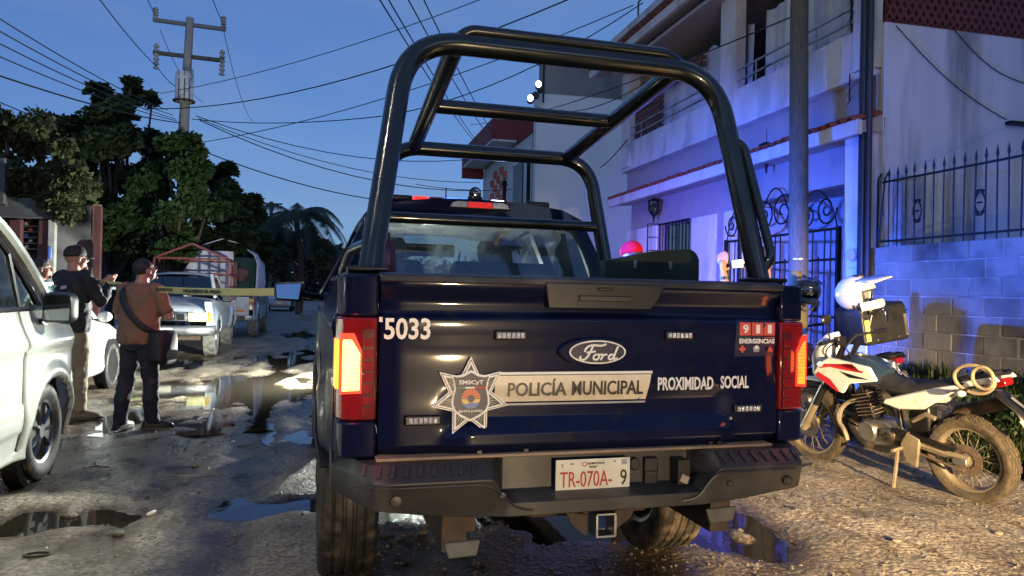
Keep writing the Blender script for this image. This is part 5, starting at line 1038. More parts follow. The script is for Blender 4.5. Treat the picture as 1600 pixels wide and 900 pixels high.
# hanging lanterns
def lantern(name, label, p, drop, s=1.0):
    r = thing(name, label, 'lantern', p); MB().tube([(0, 0, 0), (0, 0, drop)], .008, 5).build('chain', K['iron'], r)
    MB().lathe([(.03*s, 0), (.10*s, -.03*s), (.11*s, -.05*s)], axis='z', n=10).build('cap', K['iron'], r); MB().lathe([(.085*s, -.05*s), (.09*s, -.2*s), (.05*s, -.27*s)], axis='z', n=8).build('lantern_glass', K['dglass'], r)
    c = MB()
    for q in range(6): a = 2*pi*q/6; c.tube([(.10*s*cos(a), .10*s*sin(a), -.04*s), (.10*s*cos(a), .10*s*sin(a), -.2*s), (.05*s*cos(a), .05*s*sin(a), -.28*s)], .007*s, 4)
    c.build('cage', K['iron'], r); MB().lathe([(.05*s, -.27*s), (.02*s, -.31*s), (.012*s, -.40*s), (0, -.42*s)], axis='z', n=8).build('finial', K['iron'], r)
lantern('hanging_lantern', 'black iron lantern hanging under the awning left of the barred window', XP(1022, 310, 6.55), .28, 1.25)
lantern('hanging_lantern', 'black lantern under the awning behind the roll cage leg', XP(1198, 222, 6.6), .2, 1.2)
lantern('hanging_lantern', 'black lantern hanging from the upper eave over the balcony', XP(1027, 56, 6.5), .28, 1.0)
# front gate
GT = thing('iron_gate', 'black wrought iron gate with scrolls on top in front of the carport', 'gate', (6.7, (yg0+yg1)/2, .12))
zt_ = 2.42
for q in range(23):
    y = yg0+.06+(yg1-yg0-.12)*q/22; MB().tube([(6.7, y, .15), (6.7, y, zt_ if q % 3 else 2.05)], .013, 6).build('gate_bar', K['iron'], GT, w=True)
for z in (.2, 1.2, 2.0, zt_): MB().bb((6.685, yg0+.02, z-.018), (6.715, yg1-.02, z+.018)).build('gate_rail', K['iron'], GT, w=True)
for t in (0, .34, .67, 1.0): y = yg0+.03+(yg1-yg0-.06)*t; MB().bb((6.67, y-.025, .12), (6.73, y+.025, zt_+.03)).build('gate_post', K['iron'], GT, w=True)
def spiral(c, r, turns, a0, dirn, k=1.9, n=30):
    return [(6.7, c[0]+r*(1-t*.86)*cos(a0+dirn*t*turns*2*pi), c[1]+r*(1-t*.86)*sin(a0+dirn*t*turns*2*pi)) for t in rng(0, 1, n)]
for c, r, a0, dr in ((.10, .23, pi, 1), (.24, .18, 0, -1), (.44, .30, pi, -1), (.60, .27, 0, 1), (.79, .30, pi, 1), (.93, .22, 0, -1)):
    yc = yg0+(yg1-yg0)*c; MB().tube(spiral((yc, zt_+.06+r), r, 1.7, a0, dr), .014, 6).build('gate_scroll', K['iron'], GT, w=True)
for s0, s1, hh in ((.02, .34, .55), (.36, .66, .72), (.68, .98, .62)):
    ya, yb_ = yg0+(yg1-yg0)*s0, yg0+(yg1-yg0)*s1; MB().tube([(6.7, ya+(yb_-ya)*t, zt_+.03+hh*sin(pi*t)**.7) for t in rng(0, 1, 18)], .012, 6).build('gate_arch', K['iron'], GT, w=True)
# pipes, spikes, meter by the corner
for q, (dy, r_, xx) in enumerate(((-.10, .035, 6.42), (-.02, .028, 6.40), (.05, .045, 6.44))):
    MB().tube([(xx, Y0+dy, 1.6), (xx, Y0+dy+.01, 4.0), (xx, Y0+dy, 8.0)], r_, 8).build('down_pipe', mat('dark_pipe', (.018, .02, .024), .55, 0, .3, 6), HS, w=True)
mt = MB().lathe([(0, -.09), (.075, -.085), (.085, -.03), (.085, 0)], (6.48, Y0+.2, 2.02), 'x', 20).build('electric_meter', K['clear'], HS, w=True); hb('meter_box', WP, (6.47, Y0+.08, 1.85), (6.5, Y0+.32, 2.2))
b = MB()
for z0, z1 in ((4.95, 6.4), (4.0, 4.35)):
    st_ = MB().tube([(6.40, Y0+.26, z0), (6.40, Y0+.26, z1)], .010, 5)
    z = z0
    while z < z1:
        for a in (.4, 2.2, 3.6, 5.2): st_.tube([(6.40, Y0+.26, z), (6.40+.04*cos(a), Y0+.26+.10*cos(a+1), z+.06*sin(a))], [.006, .002], 4)
        z += .12
    st_.build('spike_strip', K['iron'], HS, w=True)
# side wall of the house, facing the camera, lattice on its top
SWM = mat('stained_white_wall', (.56, .56, .58), .85, 0, .10, 1.2, bump=.12, bs=30, dirt=(.24, .24, .25), damt=.42, ds=1.3, aniso=(2.2, 1, .28))
zl = YP(1400, 37, 7.85).z
hb('side_wall', SWM, (6.64, 7.83, 0), (15, 7.895, zl)); 
b = MB(); s = .115; x = 6.66
b.bb((6.64, 7.84, zl+.002), (15, 7.87, zl+.02))
nrow = 7
for i in range(int((11.5-6.66)/s)):
    for j in range(nrow):
        cx, cz = 6.66+(i+.5+(j % 2)*.5)*s, zl+.03+(j+.5)*s*.8
        for (ax_, az), (bx, bz) in (((-.5, 0), (0, .5)), ((0, .5), (.5, 0)), ((.5, 0), (0, -.5)), ((0, -.5), (-.5, 0))):
            b.prism([(cx+ax_*s, cz+az*s*1.5), (cx+bx*s, cz+bz*s*1.5), (cx+bx*s*.62, cz+bz*s*.9), (cx+ax_*s*.62, cz+az*s*.9)], 7.85, 7.93)
tag(b.build('lattice_screen', mat('red_lattice_clay', (.13, .035, .03), .8, 0, .25, 6), HS, w=True, smooth=False, recalc=False), kind='stuff')
hb('lattice_backing', DKW, (6.66, 8.0, zl+.004), (15, 8.02, zl+1.0), 0)
for (pa, pb) in (((1400, 40), (1572, 187)), ((1490, 45), (1600, 130))):
    a = YP(*pa, 7.81); c = YP(*pb, 7.81); MB().tube([a+(c-a)*t+Vector((0, 0, -.12*sin(pi*t))) for t in rng(0, 1, 14)], .007, 5).build('wall_cable', K['wire'], HS, w=True)
p = YP(1585, 193, 7.8); MB().bb((p.x-.12, 7.74, p.z-.02), (p.x+.5, 7.83, p.z+.02)).build('bracket', K['iron'], HS, w=True)
# broken plaster patch at the corner
for (px, py, r_) in ((1372, 195, .10), (1380, 188, .06), (1366, 285, .16), (1372, 330, .14)):
    p = YP(px, py, 7.82); pts = [(max(6.65, p.x+r_*random.uniform(.3, 1.2)*cos(2*pi*q/17)), p.z+1.4*r_*random.uniform(.4, 1.2)*sin(2*pi*q/17)) for q in range(17)]; MB().prism(pts, 7.826, 7.835).build('bare_patch', K['conc'], HS, w=True)
MB().bb((6.80, 7.68, 2.1), (7.15, 7.82, 3.0)).build('grey_post', K['conc'], HS, w=True, bev=.01)
# ---------------------------------------------------------------- block wall
BW = thing('block_wall', 'low wall of bare concrete blocks topped by the spiked iron fence', 'wall', (6.58, 5.6, 0))
BM = [mat('concrete_block', (.185, .178, .162), .88, 0, .30, 2.2, world=True, bump=.35, bs=45, dirt=(.06, .055, .05), damt=.42, ds=1.6), mat('stained_concrete_block', (.16, .152, .14), .88, 0, .30, 2.2, world=True, bump=.35, bs=45, dirt=(.045, .04, .038), damt=.5, ds=1.6), mat('pale_concrete_block', (.205, .197, .18), .88, 0, .30, 2.2, world=True, bump=.35, bs=45, dirt=(.07, .065, .06), damt=.4, ds=1.6)]
bms = []
for m_ in BM:
    for q in range(2):
        b = MB().box((0, 0, 0), (.15, .389, .188)); bm = b.mesh('concrete_block', m_, smooth=False); bms.append(bm)
WZ0, WY0, WY1 = .50, 2.6, 7.86
hb('mortar_core', K['conc'], (6.522, WY0, .2), (6.64, WY1, 2.095), 0, BW)
for r_ in range(8):
    z = WZ0+.2*r_+.1; y = WY0+(.2 if r_ % 2 else 0)
    while y < WY1-.1:
        L_ = min(.4, WY1-y); mid = y+L_/2
        if r_ == 7 or True:
            o = bpy.data.objects.new('concrete_block', random.choice(bms)); COL.objects.link(o); o.parent = BW; o.scale = (1, L_/.4 if L_ < .39 else 1, 1)
            o.location = Vector((6.585+random.uniform(-.006, .006), mid+random.uniform(-.004, .004), z+random.uniform(-.003, .003)))-origin(BW); o.rotation_euler = (random.uniform(-.006, .006), 0, random.uniform(-.012, .012))
            if not any(md.name == 'bevel' for md in o.modifiers): bv = o.modifiers.new('bevel', 'BEVEL'); bv.width = .008; bv.segments = 1
        y += .4
# ---------------------------------------------------------------- iron fence on the wall
FN = thing('iron_fence', 'black iron fence with spear tips and scrolls on top of the block wall', 'fence', (6.57, 5.6, 2.1))
pk = MB().tube([(0, 0, 0), (0, 0, .84)], .0085, 6); pk.lathe([(.0085, .84), (.017, .875), (.012, .90), (0, .975)], axis='z', n=6); pkm = pk.mesh('picket', K['iron'])
y = 2.7
while y < 7.75:
    o = bpy.data.objects.new('picket', pkm); COL.objects.link(o); o.parent = FN; o.location = (0, y-5.6, 0); o.rotation_euler = (random.uniform(-.01, .01), random.uniform(-.01, .01), 0); y += .137
for z in (2.17, 2.90): MB().bb((6.56, 2.65, z-.012), (6.58, 7.75, z+.012)).build('fence_rail', K['iron'], FN, w=True)
for yy in (7.82, 7.70): MB().tube([(6.57, 7.82, 2.1), (6.57, yy, 2.95), (6.60, yy-.02, 3.02)], .012, 6).build('end_stay', K['iron'], FN, w=True)
for px in (1434, 1532):
    yc = yat(px, 310, 6.56); sc = MB()
    for s in (-1, 1):
        for zc, up in ((2.36, 1), (2.62, -1)):
            sc.tube([(6.555, yc+s*(.018+.045*sin(pi*t)), zc+.24*t*up) for t in rng(0, 1, 12)], .006, 5)
            sc.tube([(6.555, yc+s*(.03+.028*(1-.8*t)*cos(a_)), zc+up*.02+.028*(1-.8*t)*sin(a_)) for t, a_ in [(t, pi*3*t) for t in rng(0, 1, 16)]], .006, 5)
    for zc in (2.36, 2.49, 2.62): sc.tube([(6.55, yc-.03, zc), (6.55, yc+.03, zc)], .010, 6)
    sc.build('fence_scroll', K['iron'], FN, w=True)
# ---------------------------------------------------------------- wooden pole
pw = thing('wooden_utility_pole', 'weathered wooden utility pole standing in front of the house gate', 'utility pole', (5.7, 8.12, 0))
MB().tube([(0, 0, -.1), (.01, .06, 2), (.03, .16, 5), (.05, .22, 9)], [.125, .12, .112, .10], 20).build('pole_shaft', K['wood'], pw)
MB().lathe([(.123, 0), (.127, .003), (.127, .022), (.123, .025)], (.01, .055, 1.93), 'z', 24, closed=True).build('metal_band', K['steel'], pw)
# ---------------------------------------------------------------- far buildings on the right
TB = thing('tall_white_building', 'tall plain pale building wall behind the house', 'building', (10, 27, 0))
zt2 = YP(850, 97, 24).z
def tb(name, m, a, c, bev=0, par=TB): return MB().bb(a, c).build(name, m, par, w=True, bev=bev)
FW = mat('pale_render_wall', (.78, .80, .80), .85, 0, .06, .5, bump=.1, bs=10)
xl = YP(838, 200, 24).x
tb('wall', FW, (xl, 24, 0), (16, 24.35, zt2-1.05)); tb('rear_block', FW, (7.6, 24.36, 0), (16, 31, zt2-1.1)); tb('bare_concrete_band', mat('weathered_grey_band', (.22, .22, .22), .9, 0, .35, .9, bump=.2, bs=8, aniso=(1, 1, .4)), (xl+.15, 24.0-.02, zt2-1.05), (16, 24.33, zt2-.02)); tb('coping', FW, (xl+.1, 23.9, zt2-.018), (16, 24.4, zt2+.12)); 
fl = thing('flood_lights', 'lit flood lamps on a bracket at the corner of the tall pale building', 'flood light', (xl, 23.9, YP(836, 150, 23.9).z))
MB().tube([(0, .1, 0), (-.1, -.1, .1), (-.45, -.4, -.15)], .04, 6).build('bracket', K['iron'], fl); MB().tube([(.2, .0, 1.6), (.2, 0, -.2)], .03, 6).build('conduit', K['iron'], fl)
for dx, dz, lit in ((-.38, -.30, 1), (-.2, -.12, 0), (.0, .12, 0), (-.08, .22, 1)):
    h_ = MB().lathe([(.05, .12), (.10, .05), (.13, -.1), (.12, -.12), (0, -.1)], (dx, -.3+dx*.4, dz), 'y', 14).build('lamp_head', K['blackp'], fl)
    if lit: MB().ell((dx-.03, -.43+dx*.4, dz+.06), (.10, .05, .11)).build('lit_bulb', emis('floodlamp_glow', (.9, 1, .85), 5), h_)
RH = thing('red_trim_house', 'white house with red roof edge, salmon lattice and dark door opening', 'house', (8.5, 31, 0))
RDM = mat('red_trim_paint', (.22, .035, .035), .7, 0, .15, 1.5); W2 = mat('pale_house_wall', (.72, .72, .72), .85, 0, .08, .8)
def rh(name, m, a, c, bev=0, par=RH): return MB().bb(a, c).build(name, m, par, w=True, bev=bev)
rh('wall', W2, (6.9, 25.4, 0), (11, 34.6, 7.25)); rh('parapet_trim', RDM, (6.85, 25.35, 7.25), (11, 27.9, 7.38)); rh('corner_trim', RDM, (6.84, 25.30, 4), (6.9, 25.42, 7.25))
rh('roof_edge', RDM, (5.9, 28.0, 7.45), (11, 34.9, 8.25), .02); rh('roof_soffit', W2, (5.92, 28.02, 7.36), (11, 34.88, 7.445)); rh('roof_lip', RDM, (5.9, 34.6, 6.9), (6.9, 34.9, 7.44))
rh('door_opening', K['blackp'], (6.86, 26.85, 4.2), (6.905, 28.35, 6.45))
for i in range(5):
    for j in range(6):
        if (i+j) % 2: continue
        rh('lattice_block', mat('lit_salmon_block', (.62, .17, .10), .8, 0, .15, 3) if 'lit_salmon_block' not in bpy.data.materials else bpy.data.materials['lit_salmon_block'], (6.80, 29.6+.62*i, 5.0+.30*j), (6.9, 30.05+.62*i, 5.28+.30*j), .01)  # salmon brightened in the colour to stand in for light on the lattice
tag(MB().tube([(6.3, 27.4, 4), (6.3, 27.4, 5.55)], .07, 8).lathe([(.13, 5.55), (.10, 5.66), (.06, 5.75), (0, 5.76)], (6.3, 27.4, 0), 'z', 10).build('unknown_upright', K['iron']), 'small dark unidentified upright in front of the red trimmed house', 'silhouette')  # unidentified dark silhouette, given the made-up shape of a capped pipe
tag(MB().tube([(6.5, 24.6, 0), (6.5, 24.6, 6.1)], .07, 8).build('slim_post', K['iron']), 'slim dark post beside the corner of the red trimmed house', 'post')
# ---------------------------------------------------------------- left side: shop front and shed
CS = thing('corner_shop', 'small shop front with red posts and painted fascia behind the men', 'shop', (-9.5, 13.2, 0))
def cb(name, m, px0, py0, px1, py1, y, d, par=CS, bev=.01):
    a = YP(px0, py0, y); c = YP(px1, py1, y); return MB().bb((a.x, y, min(a.z, c.z)), (c.x, y+d, max(a.z, c.z))).build(name, m, par, w=True, bev=bev)
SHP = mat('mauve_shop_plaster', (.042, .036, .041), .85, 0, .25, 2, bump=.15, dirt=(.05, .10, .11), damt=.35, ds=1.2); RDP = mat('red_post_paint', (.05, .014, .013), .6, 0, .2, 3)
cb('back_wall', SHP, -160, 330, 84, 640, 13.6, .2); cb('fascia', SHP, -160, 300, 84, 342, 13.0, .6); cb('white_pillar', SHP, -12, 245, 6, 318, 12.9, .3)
for a, c in ((12, 28), (58, 74)): cb('red_post', RDP, a, 341, c, 600, 13.1, .2, bev=.03)
rk = cb('display_rack', K['iron'], 34, 346, 57, 600, 13.3, .04)
for q in range(5): cb('rack_shelf', K['steel'], 34, 352+q*9, 57, 354+q*9, 13.15, .16, rk)
for q in range(5): cb('packet', [K['decal'], K['salmon'], K['ltblue'], K['greyink'], K['decal']][q], 37+(q*7) % 14, 347+q*9, 43+(q*7) % 14, 352+q*9, 13.2, .06, rk)
cb('poster', K['ltblue'], 75, 385, 80, 405, 13.05, .02); cb('pale_jamb', K['conc'], 75, 342, 80, 600, 13.07, .1)
SD = thing('tarpaulin_shed', 'grey shed front draped with crumpled sheeting behind the man in the cap', 'shed', (-8.0, 14, 0))
TPM = mat('grey_sheeting', (.055, .052, .055), .8, 0, .25, 3, bump=.5, bs=9)
a = YP(86, 320, 13.4); c = YP(140, 640, 13.4)
MB().grid(lambda x, z: (x, 13.4+.06*sin(7*x+2.3*z)+.05*sin(3*z-4*x)+.03*sin(15*z+9*x)-.12*math.exp(-((z-2.35)/.22)**2), z), rng(a.x, c.x, 40), rng(0, a.z, 60)).build('draped_sheet', TPM, SD, w=True, ang=180)
MB().bb((a.x-.02, 13.5, 0), (c.x+.05, 13.6, a.z+.05)).build('frame_wall', K['rust'], SD, w=True)
for t in (): MB().tube([(a.x+(c.x-a.x)*t, 13.33, a.z-.1), (a.x+(c.x-a.x)*(t+.25), 13.30, a.z-.55), (a.x+(c.x-a.x)*(t+.2), 13.32, a.z-1.1)], [.03, .05, .02], 7).build('fold', TPM, SD, w=True)
MB().bb((c.x+.02, 13.3, 0), (c.x+.12, 13.42, a.z)).build('shed_post', RDP, SD, w=True)
# ---------------------------------------------------------------- trees
def leafmat(name, c, var=.35, trans=.25):
    m = mat(name, c, .55, 0, var, .9, spec=.25); nt = m.node_tree; N = nt.nodes; L = nt.links; b = N["Principled BSDF"]; out = N["Material Output"]
    t = N.new("ShaderNodeBsdfTranslucent"); mx = N.new("ShaderNodeMixShader"); mx.inputs[0].default_value = trans; L.new(b.inputs['Base Color'].links[0].from_socket, t.inputs[0])
    L.new(b.outputs[0], mx.inputs[1]); L.new(t.outputs[0], mx.inputs[2]); L.new(mx.outputs[0], out.inputs[0]); return m
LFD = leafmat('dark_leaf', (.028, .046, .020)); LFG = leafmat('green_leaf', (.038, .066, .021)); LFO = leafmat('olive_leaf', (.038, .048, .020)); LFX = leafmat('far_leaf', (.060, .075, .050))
def leaves(clumps, size, droop=.3, rosette=False):
    """many small folded leaves spread through clumps (centre, radii, count)"""
    vs = []; 
    for c, r, n in clumps:
        c = np.array(c); r = np.array(r if isinstance(r, (tuple, list)) else (r, r, r))
        k = n; d = RNG.normal(size=(k, 3)); d /= np.linalg.norm(d, axis=1)[:, None]
        rad = .35+.65*RNG.random(k)**.6; bump_ = 1+.28*np.sin(d[:, 0]*5+c[0]*3)*np.sin(d[:, 1]*4+c[1]*2+d[:, 2]*5); p = c+d*r*(rad*bump_)[:, None]
        if rosette:
            m_ = 9; p = np.repeat(p, m_, 0); a = np.tile(np.linspace(0, 2*pi, m_, endpoint=False), k)+np.repeat(RNG.random(k)*6, m_); up = np.repeat(d*.6+np.array([0, 0, .6]), m_, 0); up /= np.linalg.norm(up, axis=1)[:, None]
            e1 = np.cross(up, [0.3, .1, 1.0]); e1 /= np.linalg.norm(e1, axis=1)[:, None]; e2 = np.cross(up, e1); ax = e1*np.cos(a)[:, None]+e2*np.sin(a)[:, None]+up*(.25+.5*RNG.random((k*m_, 1)))
        else:
            ax = d*.8+RNG.normal(size=(k, 3))*.7+np.array([0, 0, -droop])
        ax /= np.linalg.norm(ax, axis=1)[:, None]; q = len(p); sd = np.cross(ax, RNG.normal(size=(q, 3))); sd /= np.linalg.norm(sd, axis=1)[:, None]
        s = size*(.6+.8*RNG.random((q, 1))); w = .30 if not rosette else .26
        quad = np.stack([p, p+ax*s*.55+sd*s*w, p+ax*s, p+ax*s*.55-sd*s*w], 1); vs.append(quad.reshape(-1, 3))
    v = np.concatenate(vs); f = np.arange(len(v)).reshape(-1, 4); return v, f
def mesh_np(name, v, f, m, parent=None):
    me = bpy.data.meshes.new(name); me.vertices.add(len(v)); me.vertices.foreach_set('co', v.ravel()); me.loops.add(f.size); me.loops.foreach_set('vertex_index', f.ravel().astype(np.int32)); me.polygons.add(len(f)); me.polygons.foreach_set('loop_start', np.arange(0, f.size, f.shape[1], dtype=np.int32)); me.update(calc_edges=True); me.materials.append(m)
    o = bpy.data.objects.new(name, me); COL.objects.link(o); o.parent = parent; return o
def pxD(px, py, D): d = _ray(px, py); return CAMP+d*(D/d.dot(_f))
def tree(name, label, base_px, D, blobs, leaf, size, n, trunk_r=.14, droop=.3, rosette=False, group=None):
    """blobs: (px, py, radius in photo px, weight)"""
    bp = pxD(base_px, 450, D); r = thing(name, label, 'tree', (bp.x, bp.y, 0), group=group); base = Vector((bp.x, bp.y, 0)); tot = sum(b_[2]**2 for b_ in blobs); cl = []; limb = MB()
    fork = base+Vector((0, 0, 1.9)); limb_pts = []
    for px, py, rad in blobs:
        c = pxD(px, py, D+random.uniform(-1, 1)*D*.05); R_ = rad/FPX*D; cnt = int(n*rad**2/tot); lc = c-base
        sub = max(3, int(rad/9))
        for q in range(sub):
            dd = Vector((random.gauss(0, 1), random.gauss(0, 1), random.gauss(0, .8))).normalized()*R_*random.uniform(.35, .85); rr = R_*random.uniform(.32, .55); cl.append((tuple(lc+dd), (rr, rr, rr*.8), max(4, cnt//sub)))
        limb_pts.append(lc)
    MB().tube(smooth_path([(0, 0, -.1), (.05, .02, .9), (0, 0, 1.9), tuple((sum(limb_pts, Vector())/len(limb_pts))*.9)], 2), [trunk_r*1.25, trunk_r*1.2, trunk_r*1.1, trunk_r]+[trunk_r*(1-.07*i) for i in range(20)][:len(smooth_path([0, 0, 0, 0] and [(0, 0, 0)]*4, 2))-4], 9).build('trunk', K['bark'], r)
    for lp in limb_pts:
        mid = Vector((0, 0, 1.8))*.5+lp*.5+Vector((random.uniform(-.3, .3), random.uniform(-.3, .3), -.2)); MB().tube(smooth_path([(0, 0, 1.5), tuple(mid), tuple(lp)], 2), [trunk_r*.6-(trunk_r*.5)*i/8 for i in range(9)], 6).build('limb', K['bark'], r) if len(smooth_path([(0, 0, 0)]*3, 2)) == 9 else MB().tube([(0, 0, 1.5), tuple(mid), tuple(lp)], [trunk_r*.6, trunk_r*.4, trunk_r*.15], 6).build('limb', K['bark'], r)
    v, f = leaves(cl, size, droop, rosette); mesh_np('crown', v, f, leaf, r); return r
tree('broad_leaf_tree', 'drooping olive green tree over the shop front at the far left', 20, 12.0, [(10, 205, 42), (60, 215, 45), (25, 265, 45), (85, 265, 48), (50, 310, 42), (110, 310, 34), (-40, 240, 50), (100, 325, 25), (20, 320, 30), (-20, 300, 45), (130, 300, 28)], LFO, .115, 17000, droop=.9)
tree('almond_tree', 'tall dark rosette leaved tree left of the utility pole', 170, 21, [(205, 128, 13), (200, 150, 18), (148, 142, 17), (238, 156, 12), (165, 165, 26), (205, 185, 34), (120, 205, 36), (165, 215, 45), (225, 230, 38), (110, 250, 45), (150, 290, 55), (215, 290, 45), (130, 345, 50), (90, 190, 14), (180, 245, 40), (140, 320, 45), (190, 335, 45), (240, 345, 40)], LFD, .22, 3200, rosette=True)
tree('leafy_green_tree', 'bright green bushy tree in front of the utility pole', 265, 19.5, [(285, 215, 22), (305, 232, 22), (262, 250, 32), (310, 275, 34), (240, 290, 42), (285, 320, 46), (225, 345, 45), (320, 340, 34), (270, 375, 45), (200, 385, 40)], LFG, .15, 17000, droop=.5)
tree('dark_conical_tree', 'dark tree with layered branches right of the utility pole', 355, 22, [(345, 268, 20), (330, 295, 30), (365, 300, 24), (385, 322, 20), (350, 330, 38), (395, 340, 16), (370, 365, 42), (330, 370, 40), (400, 385, 26)], LFD, .22, 1700, rosette=True)
tree('shade_tree', 'dark tree filling the gap behind the parked pickups', 300, 28, [(160, 385, 45), (230, 400, 45), (300, 395, 42), (360, 400, 40), (410, 390, 25)], LFD, .22, 9000)
FG = 'far trees along the end of the road'
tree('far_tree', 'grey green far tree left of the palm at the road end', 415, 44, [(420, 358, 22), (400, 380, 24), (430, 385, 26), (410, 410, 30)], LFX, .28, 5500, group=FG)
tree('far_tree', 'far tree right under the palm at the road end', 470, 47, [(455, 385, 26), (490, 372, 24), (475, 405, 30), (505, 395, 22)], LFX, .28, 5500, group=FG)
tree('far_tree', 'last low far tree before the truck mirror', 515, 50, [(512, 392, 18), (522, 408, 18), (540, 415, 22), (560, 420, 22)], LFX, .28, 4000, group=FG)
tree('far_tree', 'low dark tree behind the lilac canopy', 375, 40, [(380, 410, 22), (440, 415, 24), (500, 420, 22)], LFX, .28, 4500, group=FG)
# far wood closing the view
cl = []
for q in range(40): x = -60+q*2.6; cl.append(((x, 95+random.uniform(-6, 6), random.uniform(1.5, 4)), (4, 4, random.uniform(2.5, 4.5)), 520))
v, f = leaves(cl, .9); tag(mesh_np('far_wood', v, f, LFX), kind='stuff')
cl = []  # unseen tree belt behind the camera, added to darken reflections in tailgate and glass
for q in range(46): a_ = pi+pi*(q+.5)/46; cl.append(((38*cos(a_)+2, 30*sin(a_)-6, random.uniform(1.5, 5)), (4, 4, random.uniform(3, 6)), 260))
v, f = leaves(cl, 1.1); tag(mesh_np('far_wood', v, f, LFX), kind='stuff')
# palm
pb = pxD(466, 450, 42); PL = thing('palm_tree', 'coconut palm rising above the far trees', 'palm', (pb.x, pb.y, 0)); top = pxD(462, 338, 42)-Vector((pb.x, pb.y, 0))
MB().tube(smooth_path([(0, 0, 0), tuple(top*.5+Vector((.3, 0, 0))), tuple(top)], 2), .16, 9).build('trunk', K['bark'], PL)
for q in range(22):
    a = 2*pi*q/22+random.uniform(-.15, .15); el = random.uniform(-.2, 1.2); L_ = random.uniform(3.0, 3.9); P = []
    for t in rng(0, 1, 9): P.append(Vector((cos(a)*L_*t*(1-.15*t), sin(a)*L_*t*(1-.15*t), L_*(.55*el*t+.25*t-1.0*t*t)))+top)
    b = MB().tube(P, [.03-.025*i/8 for i in range(9)], 4)
    for i in range(1, 9):
        for m_ in range(5):
            c = P[i-1]+(P[i]-P[i-1])*(m_/5); d = (P[i]-P[i-1]).normalized(); sdv = d.cross(Vector((0, 0, 1))).normalized(); ll = .85*sin(pi*min(1, (i+m_/5)/9.6))**.6
            for s in (-1, 1): e_ = c+sdv*s*ll*.7+d*ll*.35-Vector((0, 0, ll*.55)); b.add([c, c+d*.09, e_], [(0, 1, 2)])
    b.build('frond', LFX, PL, recalc=False)
# weeds at the foot of the block wall
def grass(name, n, box_, h, m):
    x = RNG.uniform(box_[0], box_[1], n); y = RNG.uniform(box_[2], box_[3], n); cl_ = vnoise(x*1.6, y*1.6, 9); k = cl_ > -.16; x, y = x[k], y[k]; z = gh(x, y); n = len(x); a = RNG.random(n)*6.28; hh = h*(.35+RNG.random(n)); lean = RNG.random(n)*.6; w = .006+.006*RNG.random(n)
    p = np.stack([x, y, z-.01], 1); sdv = np.stack([np.cos(a), np.sin(a), 0*a], 1)*w[:, None]; tip = np.stack([x-np.sin(a)*hh*lean, y+np.cos(a)*hh*lean, z+hh*(1-.25*lean)], 1); mid = p*.5+tip*.5; mid[:, 2] += hh*.12
    v = np.stack([p-sdv, p+sdv, mid+sdv*.8, tip, mid-sdv*.8], 1).reshape(-1, 3); f = np.arange(len(v)).reshape(-1, 5); return tag(mesh_np(name, v, f, m), kind='stuff')
grass('grass', 9000, (5.35, 6.5, 2.6, 7.6), .20, leafmat('weed_blade', (.045, .065, .020)))
cl = [((random.uniform(5.8, 6.4), random.uniform(3.0, 6.2), random.uniform(.28, .7)), (.20, .22, .14), 130) for q in range(16)]
v, f = leaves(cl, .055); tag(mesh_np('weeds', v, f, LFG), kind='stuff')
# ---------------------------------------------------------------- utility pole, cables
def PT(px, py, D=22): return pxD(px, py, D)
ub = PT(287, 200); up_ = PT(297, 28)
UP = thing('utility_pole', 'tall concrete utility pole with two crossarms and a transformer', 'utility pole', (ub.x, ub.y, 0))
CP = mat('pole_concrete', (.30, .29, .28), .85, 0, .15, 3, aniso=(3, 3, .5)); CAR = mat('grey_crossarm', (.20, .21, .22), .7, .2, .2, 4)
MB().tube([(ub.x, ub.y, 0), ub, up_], [.17, .15, .11], 14).build('pole_shaft', CP, UP, w=True)
def arm(a, c, t, m): d = Vector(c)-Vector(a); return MB().tube([a, c], t, 4).build('crossarm', m, UP, w=True)
arm(PT(240, 31), PT(352, 46), .075, CAR); arm(PT(240, 82), PT(350, 95), .075, K['wood'])
def insul(p, L_, v=1):
    b = MB(); n = 4 if v == 1 else 6
    for q in range(n): z = L_*q/n; b.lathe([(.03, z), (.085, z+.02), (.085, z+.05), (.03, z+L_/n)], p if v == 1 else (p[0], p[1], p[2]-L_/2), 'z', 10)
    return b.build('insulator', mat('porcelain', (.35, .33, .33), .3, 0, .35, 5) if 'porcelain' not in bpy.data.materials else bpy.data.materials['porcelain'], UP, w=True)
insul(PT(243, 30), .36); insul(PT(349, 44), .36); insul(PT(244, 88), .78, 2); insul(PT(347, 98), .78, 2)
tf = PT(288, 137, 21.7); MB().lathe([(.0, -.42), (.22, -.42), (.25, -.36), (.25, .36), (.23, .44), (0, .47)], tf, 'z', 20).build('transformer', mat('transformer_paint', (.66, .66, .68), .5, .1, .1, 3), UP, w=True)
MB().lathe([(.25, -.43), (.31, -.42), (.31, -.38), (.25, -.37)], tf, 'z', 20, closed=True).build('transformer_rim', K['rust'], UP, w=True)
for px in (280, 289, 297): MB().tube([PT(px, 122, 21.4), PT(px-1, 160, 21.4)], .012, 5).build('drop_lead', K['wire'], UP, w=True); MB().lathe([(.02, 0), (.03, .03), (.02, .12), (0, .13)], PT(px, 118, 21.45), 'z', 8).build('bushing', K['steel'], UP, w=True)
for px in (279, 301): MB().tube([PT(px, 108, 21.6), PT(px, 128, 21.6)], .028, 6).build('cutout_fuse', K['steel'], UP, w=True)
fp = PT(424, 335, 60); F2 = thing('far_utility_pole', 'small far utility pole left of the palm', 'utility pole', (fp.x, fp.y, 0))
MB().tube([(fp.x, fp.y, 0), PT(424, 315, 60)], .16, 8).build('pole_shaft', K['wood'], F2, w=True); MB().tube([PT(410, 318, 60), PT(441, 319, 60)], .09, 4).build('crossarm', K['wood'], F2, w=True)
GRP = 'overhead cables'
